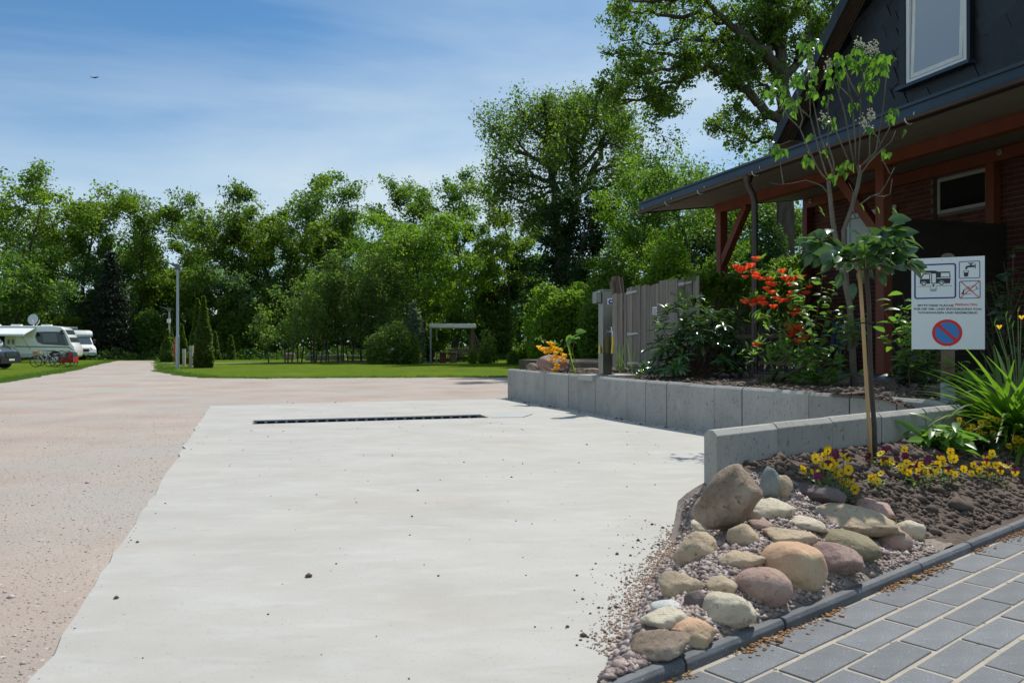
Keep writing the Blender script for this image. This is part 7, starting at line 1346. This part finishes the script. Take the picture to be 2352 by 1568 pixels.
def wheel(fn, x, y, r_, parent, side=1):
    w_ = link('wheel', bpy.data.meshes.new('wheel'), parent); c0 = fn(x, y, r_); ax = fn(x, y + 1, r_) - c0
    bpy.data.objects.remove(w_); w_ = B().cyl(c0, ax, r_, 0.24, 24).obj('wheel', 'rubber', parent, smooth='auto', bevel=0.02); B().cyl(c0 + ax * 0.125 * side, ax, r_ * 0.62, 0.02, 20).obj('rim', 'rim', w_)
    for k in range(7): t = 6.283 * k / 7; B().cyl(c0 + ax * 0.138 * side + (fn(x + math.cos(t) * r_ * 0.42, y, r_ + math.sin(t) * r_ * 0.42) - c0), ax, r_ * 0.10, 0.012, 8).obj('rim_hole', 'car_plastic', w_)
# --- awning motorhome (integrated), side towards us, facing right
mh, f = vehicle('motorhome', 'long white motorhome with rolled-out awning, dish on the roof and dark cab window', 'motorhome', (at(166, 62) - 3.3, 62.0, 0), math.radians(13))
prof = [(-3.5, 0.42), (-3.5, 2.62), (-3.35, 2.78), (2.0, 2.80), (2.55, 2.72), (2.78, 2.52), (3.05, 2.0), (3.20, 1.55), (3.42, 1.25), (3.5, 0.95), (3.48, 0.50), (3.3, 0.38)]
side_prism(f, prof, -1.12, 1.12, 'car_white', 'body', mh, 0.07, 3)
plate(f, [(0.85, 1.122, 2.32), (1.3, 1.122, 2.36), (2.55, 1.122, 2.36), (2.66, 1.122, 2.2), (2.95, 1.122, 1.28), (2.3, 1.122, 1.32), (1.25, 1.122, 1.38), (0.9, 1.122, 1.55), (0.74, 1.122, 1.95)], 'glass_dark', 'cab_window', mh)
plate(f, [(1.25, 1.135, 2.22), (2.2, 1.135, 2.22), (2.3, 1.135, 1.55), (1.3, 1.135, 1.55)], 'windscreen', 'side_pane', mh, (0, 0.004, 0))
plate(f, [(2.60, 1.123, 2.30), (2.75, 1.123, 2.30), (3.12, 1.123, 1.30), (2.96, 1.123, 1.28)], 'car_grey', 'window_pillar', mh, (0, 0.016, 0))
ws = B().add([f(2.80, y, 2.50) for y in (-1.02, 1.02)] + [f(3.215, y, 1.55) for y in (1.02, -1.02)], [(0, 1, 2, 3)]); ws.prism([f(2.80, -1.02, 2.50), f(2.80, 1.02, 2.50), f(3.225, 1.02, 1.56), f(3.225, -1.02, 1.56)], f(0.012, 0, 0.006) - f(0, 0, 0)); ws.obj('windscreen', 'windscreen', mh)
plate(f, [(-3.4, 1.123, 1.30), (3.10, 1.123, 1.20), (3.40, 1.123, 0.95), (3.40, 1.123, 0.90), (3.06, 1.123, 1.12), (-3.4, 1.123, 1.22)], 'car_grey', 'side_stripe', mh)
plate(f, [(-3.45, 1.123, 0.68), (1.3, 1.123, 0.68), (1.3, 1.123, 0.40), (-3.45, 1.123, 0.40)], 'car_silver', 'skirt', mh)
plate(f, [(-2.05, 1.123, 2.1), (-1.35, 1.123, 2.1), (-1.35, 1.123, 0.55), (-2.05, 1.123, 0.55)], 'shade_black', 'doorway', mh); plate(f, [(-1.33, 1.124, 2.1), (-0.62, 1.124, 2.1), (-0.62, 1.124, 0.55), (-1.33, 1.124, 0.55)], 'frame_white', 'door', mh)  # doorway is a flat plate coloured black for the shaded interior
for x in (-1.15, -0.85): plate(f, [(x, 1.138, 1.75), (x + 0.15, 1.138, 1.75), (x + 0.15, 1.138, 1.4), (x, 1.138, 1.4)], 'car_grey', 'door_pocket', mh, (0, 0.03, 0))
B().hexa([f(-3.5, 1.13, 2.60), f(0.75, 1.13, 2.60), f(0.55, 2.9, 2.08), f(-3.5, 2.9, 2.08), f(-3.5, 1.13, 2.66), f(0.75, 1.13, 2.66), f(0.55, 2.9, 2.14), f(-3.5, 2.9, 2.14)]).obj('awning', 'awning', mh); B().bar(f(-3.5, 2.92, 2.08), f(0.55, 2.92, 2.08), 0.08, 0.14).obj('awning_rail', 'pvc_white', mh); B().bar(f(-3.5, 1.16, 2.70), f(0.8, 1.16, 2.70), 0.12, 0.12).obj('awning_case', 'car_silver', mh)
for x in (0.4, -3.3): B().bar(f(x, 1.15, 1.0), f(x, 2.9, 2.05), 0.03, 0.03).obj('awning_arm', 'galv', mh)
wheel(f, 2.15, 1.02, 0.36, mh); wheel(f, -2.2, 1.02, 0.36, mh); wheel(f, 2.15, -1.02, 0.36, mh, -1); wheel(f, -2.2, -1.02, 0.36, mh, -1)
B().prism([f(2.15 + 0.48 * math.cos(t), 1.118, 0.40 + 0.48 * math.sin(t)) for t in [math.pi * i / 12 for i in range(13)]], f(0, 0.012, 0) - f(0, 0, 0)).obj('wheel_arch', 'shade_black', mh)  # half disc painted black as the shade around the wheel
for x in (-2.4, -0.9, 1.2): B().box(f(x, 0, 2.86), 0.7, 0.5, 0.12, math.radians(13)).obj('roof_hatch', 'frame_white', mh, bevel=0.03)
dc = f(0.25, 0.1, 3.33); B().tube([f(0.3, 0.1, 2.8), f(0.3, 0.1, 3.1), f(0.25, 0.1, 3.3)], 0.05, 8).obj('dish_mast', 'frame_white', mh); dn = Vector((0.25, -0.9, 0.35)).normalized(); xx = dn.cross(Vector((0, 0, 1))).normalized(); yy = xx.cross(dn)
B().add([dc + dn * -0.06] + [dc + xx * math.cos(t) * 0.36 + yy * math.sin(t) * 0.44 for t in [6.283 * i / 24 for i in range(24)]], [(0, i + 1, (i + 1) % 24 + 1) for i in range(24)]).obj('dish', 'car_silver', mh, smooth=True); B().tube([f(0.5, 0.15, 2.85), f(0.75, 0.4, 3.05), f(0.85, 0.5, 3.25)], 0.025, 6).obj('dish_arm', 'frame_white', mh)
B().box(f(2.62, 1.22, 2.32), 0.18, 0.2, 0.34, math.radians(13)).obj('mirror', 'car_plastic', mh, bevel=0.04)
# --- white semi-integrated camper facing us
mc, f = vehicle('camper_van', 'white camper van facing the road with a bright windscreen, right of the awning motorhome', 'camper', (at(190, 71) - 1.6, 72.6, 0), math.radians(-46))
side_prism(f, [(-3.0, 0.5), (-3.0, 2.62), (0.7, 2.66), (1.25, 2.55), (1.42, 2.28), (1.42, 2.12), (1.2, 2.05), (0.8, 1.4), (0.8, 0.5)], -1.12, 1.12, 'car_white', 'living_box', mc, 0.06, 3)
side_prism(f, [(0.5, 0.42), (0.5, 2.06), (1.30, 2.04), (2.05, 1.36), (2.62, 1.14), (2.85, 0.98), (2.95, 0.60), (2.9, 0.36)], -1.0, 1.0, 'car_white', 'cab', mc, 0.06, 3)
B().prism([f(1.36, -0.86, 2.0), f(1.36, 0.86, 2.0), f(2.04, 0.92, 1.40), f(2.04, -0.92, 1.40)], f(0.012, 0, 0.014) - f(0, 0, 0)).obj('windscreen', 'windscreen', mc)
plate(f, [(0.75, 1.002, 1.95), (1.28, 1.002, 1.93), (1.92, 1.002, 1.36), (0.75, 1.002, 1.33)], 'glass_dark', 'side_window', mc)
B().prism([f(2.90, -0.42, 0.98), f(2.90, 0.42, 0.98), f(2.955, 0.36, 0.72), f(2.955, -0.36, 0.72)], f(0.02, 0, 0) - f(0, 0, 0)).obj('grille', 'car_plastic', mc); B().bar(f(2.91, -0.5, 1.03), f(2.91, 0.5, 1.03), 0.03, 0.05).obj('grille_bar', 'chrome', mc)
for s in (-1, 1): B().prism([f(2.68, s * 0.55, 1.13), f(2.55, s * 0.93, 1.19), f(2.72, s * 0.95, 0.98), f(2.87, s * 0.6, 0.97)], f(0.025, 0, 0.015) - f(0, 0, 0)).obj('headlight', 'chrome', mc); B().box(f(1.55, s * 1.2, 1.62), 0.16, 0.24, 0.38, math.radians(-46)).obj('mirror', 'car_plastic', mc, bevel=0.04)
B().prism([f(2.955, -0.9, 0.66), f(2.955, 0.9, 0.66), f(2.95, 0.9, 0.40), f(2.95, -0.9, 0.40)], f(0.05, 0, 0) - f(0, 0, 0)).obj('bumper', 'car_silver', mc); B().prism([f(3.008, -0.26, 0.60), f(3.008, 0.26, 0.60), f(3.008, 0.26, 0.49), f(3.008, -0.26, 0.49)], f(0.008, 0, 0) - f(0, 0, 0)).obj('number_plate', 'frame_white', mc)
for x in (2.15, -1.9):
    for s in (-1, 1): wheel(f, x, s * 0.92, 0.35, mc, s)
B().box(f(0.2, 0, 2.72), 0.9, 0.7, 0.10, math.radians(-46)).obj('roof_hatch', 'glass_dark', mc); B().prism([f(-0.8, -0.5, 2.66), f(-0.8, 0.5, 2.66), f(-1.0, 0.5, 3.0), f(-1.0, -0.5, 3.0)], f(0.05, 0, 0) - f(0, 0, 0)).obj('roof_lid', 'frame_white', mc)
# --- dark-nosed camper at the left picture edge
dv, f = vehicle('camper_van', 'white camper with a dark blue bonnet cut by the left picture edge', 'camper', (at(40, 44) - 3.75, 44.6, 0), math.radians(2))
side_prism(f, [(-3.0, 0.5), (-3.0, 2.45), (0.6, 2.5), (1.15, 2.35), (1.9, 1.5), (1.9, 0.5)], -1.1, 1.1, 'car_white', 'living_box', dv, 0.06, 3)
side_prism(f, [(0.6, 0.42), (0.6, 1.40), (2.02, 1.36), (2.60, 1.16), (2.85, 0.98), (2.95, 0.62), (2.88, 0.34)], -1.02, 1.02, 'car_dark', 'bonnet', dv, 0.06, 3)
plate(f, [(0.4, 1.105, 2.0), (1.1, 1.105, 2.0), (1.75, 1.105, 1.42), (0.4, 1.105, 1.4)], 'glass_dark', 'side_window', dv); B().prism([f(1.22, -0.95, 2.30), f(1.22, 0.95, 2.30), f(1.92, 0.98, 1.50), f(1.92, -0.98, 1.50)], f(0.012, 0, 0.010) - f(0, 0, 0)).obj('windscreen', 'windscreen', dv)
B().prism([f(2.90, -0.45, 0.98), f(2.90, 0.45, 0.98), f(2.955, 0.4, 0.66), f(2.955, -0.4, 0.66)], f(0.02, 0, 0) - f(0, 0, 0)).obj('grille', 'chrome', dv); B().prism([f(2.955, -0.95, 0.62), f(2.955, 0.95, 0.62), f(2.93, 0.95, 0.32), f(2.93, -0.95, 0.32)], f(0.05, 0, 0) - f(0, 0, 0)).obj('bumper', 'car_plastic', dv); B().prism([f(3.008, -0.26, 0.58), f(3.008, 0.26, 0.58), f(3.008, 0.26, 0.47), f(3.008, -0.26, 0.47)], f(0.008, 0, 0) - f(0, 0, 0)).obj('number_plate', 'frame_white', dv)
for s in (-1, 1): B().prism([f(2.62, s * 0.6, 1.16), f(2.35, s * 1.0, 1.22), f(2.55, s * 1.03, 1.0), f(2.85, s * 0.65, 0.98)], f(0.025, 0.008 * s, 0.015) - f(0, 0, 0)).obj('headlight', 'chrome', dv)
for x in (2.05, -1.9):
    for s in (-1, 1): wheel(f, x, s * 0.95, 0.36, dv, s)
B().box(f(-0.3, 0.2, 2.62), 0.9, 0.8, 0.22, math.radians(2)).obj('roof_box', 'frame_white', dv, bevel=0.06)
# --- bicycles
def bicycle(label, px_front, px_rear, ybase, col, fork, seed, basket=False, dy=0.0):
    a, c = G(px_front, ybase), G(px_rear, ybase); a.y += dy; c.y = a.y + 0.25; wb = (c - a).length; k = 1.08 / wb; c = a + (c - a) * k; o = thing('bicycle', label, 'bicycle', (a + c) / 2, 'bicycles in front of the motorhome'); u = (c - a).normalized(); R0 = 0.35
    def Q(x, z, y=0.0): return a + u * x + Vector((u.y, -u.x, 0)) * y + Vector((0, 0, z))
    for x in (0, 1.08):
        w_ = B(); ring_ = [Q(x + R0 * 0.95 * math.cos(t), R0 + R0 * 0.95 * math.sin(t)) for t in [6.283 * i / 28 for i in range(29)]]; w_.tube(ring_, 0.026, 6, False); wo = w_.obj('wheel', 'rubber', o)
        s_ = B(); [s_.tube([Q(x, R0), Q(x + R0 * 0.92 * math.cos(t), R0 + R0 * 0.92 * math.sin(t))], 0.004, 3) for t in [6.283 * i / 14 for i in range(14)]]; s_.obj('spokes', 'galv', wo); B().cyl(Q(x, R0), Q(0, 0, 1) - Q(0, 0), 0.035, 0.1, 10).obj('hub', 'galv', wo)
    fr = B(); [fr.tube([Q(*p), Q(*q)], 0.022, 6) for p, q in (((0.20, 0.78), (0.62, 0.82)), ((0.22, 0.68), (0.52, 0.30)), ((0.52, 0.30), (0.64, 0.88)), ((0.52, 0.30), (1.08, R0)), ((0.63, 0.80), (1.08, R0)))]; fr.obj('frame', col, o)
    B().tube([Q(0.16, 0.95), Q(0.21, 0.72), Q(0.08, 0.45), Q(0, R0)], 0.02, 6).obj('fork', fork, o); B().tube([Q(0.26, 1.02, -0.3), Q(0.17, 1.0, -0.1), Q(0.17, 1.0, 0.1), Q(0.26, 1.02, 0.3)], 0.014, 6).obj('handlebar', 'bike_black', o)
    B().prism([Q(0.52, 0.93, -0.03), Q(0.78, 0.95, -0.08), Q(0.78, 0.95, 0.08), Q(0.52, 0.93, 0.03)], (0, 0, 0.05)).obj('saddle', 'bike_black', o); B().cyl(Q(0.52, 0.30), Q(0, 0, 1) - Q(0, 0), 0.09, 0.03, 14).bar(Q(0.52, 0.30, 0.06), Q(0.64, 0.20, 0.06), 0.02, 0.02).obj('crank', 'bike_black', o)
    if basket: B().box(Q(0.02, 0.88), 0.30, 0.32, 0.22).obj('basket', 'wicker', o, bevel=0.03)
bicycle('front bicycle with a wicker basket and yellow fork', 82.8, 125, 842.5, 'bike_grey', 'bike_yellow', 1, True); bicycle('dark bicycle standing behind the basket bicycle, its saddle to the right', 71, 113, 841, 'bike_black', 'bike_black', 2, dy=1.0); bicycle('third bicycle nearest the red child trailer', 108, 134, 842, 'bike_grey', 'bike_black', 3, dy=0.3)
p = G(158, 842); tr = thing('bicycle_trailer', 'red and black child bicycle trailer right of the bicycles', 'trailer', p)
def TQ(x, y, z): return p + Vector((x, y, z))
B().frame(TQ, -0.42, 0.42, -0.35, 0.35, 0.25, 0.30).obj('frame', 'bike_black', tr); B().prism([TQ(x, -0.34, z) for x, z in ((-0.42, 0.30), (0.42, 0.30), (0.42, 0.62), (-0.40, 0.50))], (0, 0.68, 0)).obj('tub', 'trailer_red', tr); B().prism([TQ(x, -0.32, z) for x, z in ((-0.38, 0.51), (0.40, 0.63), (0.36, 0.86), (0.2, 0.93), (-0.05, 0.86), (-0.30, 0.66))], (0, 0.64, 0)).obj('hood', 'windscreen', tr)
B().tube([TQ(x, -0.36, z) for x, z in ((-0.45, 0.35), (-0.36, 0.62), (-0.05, 0.92), (0.25, 0.98), (0.42, 0.85), (0.45, 0.3))], 0.025, 6).obj('hoop', 'bike_black', tr); B().prism([TQ(x, -0.345, z) for x, z in ((0.15, 0.62), (0.41, 0.64), (0.37, 0.84), (0.22, 0.91))], (0, 0.01, 0)).obj('side_panel', 'trailer_red', tr)
for y in (-0.42, 0.42):
    w_ = B().tube([TQ(0.1 + 0.24 * math.cos(t), y, 0.26 + 0.24 * math.sin(t)) for t in [6.283 * i / 20 for i in range(21)]], 0.022, 6, False).obj('wheel', 'rubber', tr); B().cyl(TQ(0.1, y, 0.26), (0, 1, 0), 0.03, 0.06, 8).obj('hub', 'galv', w_)
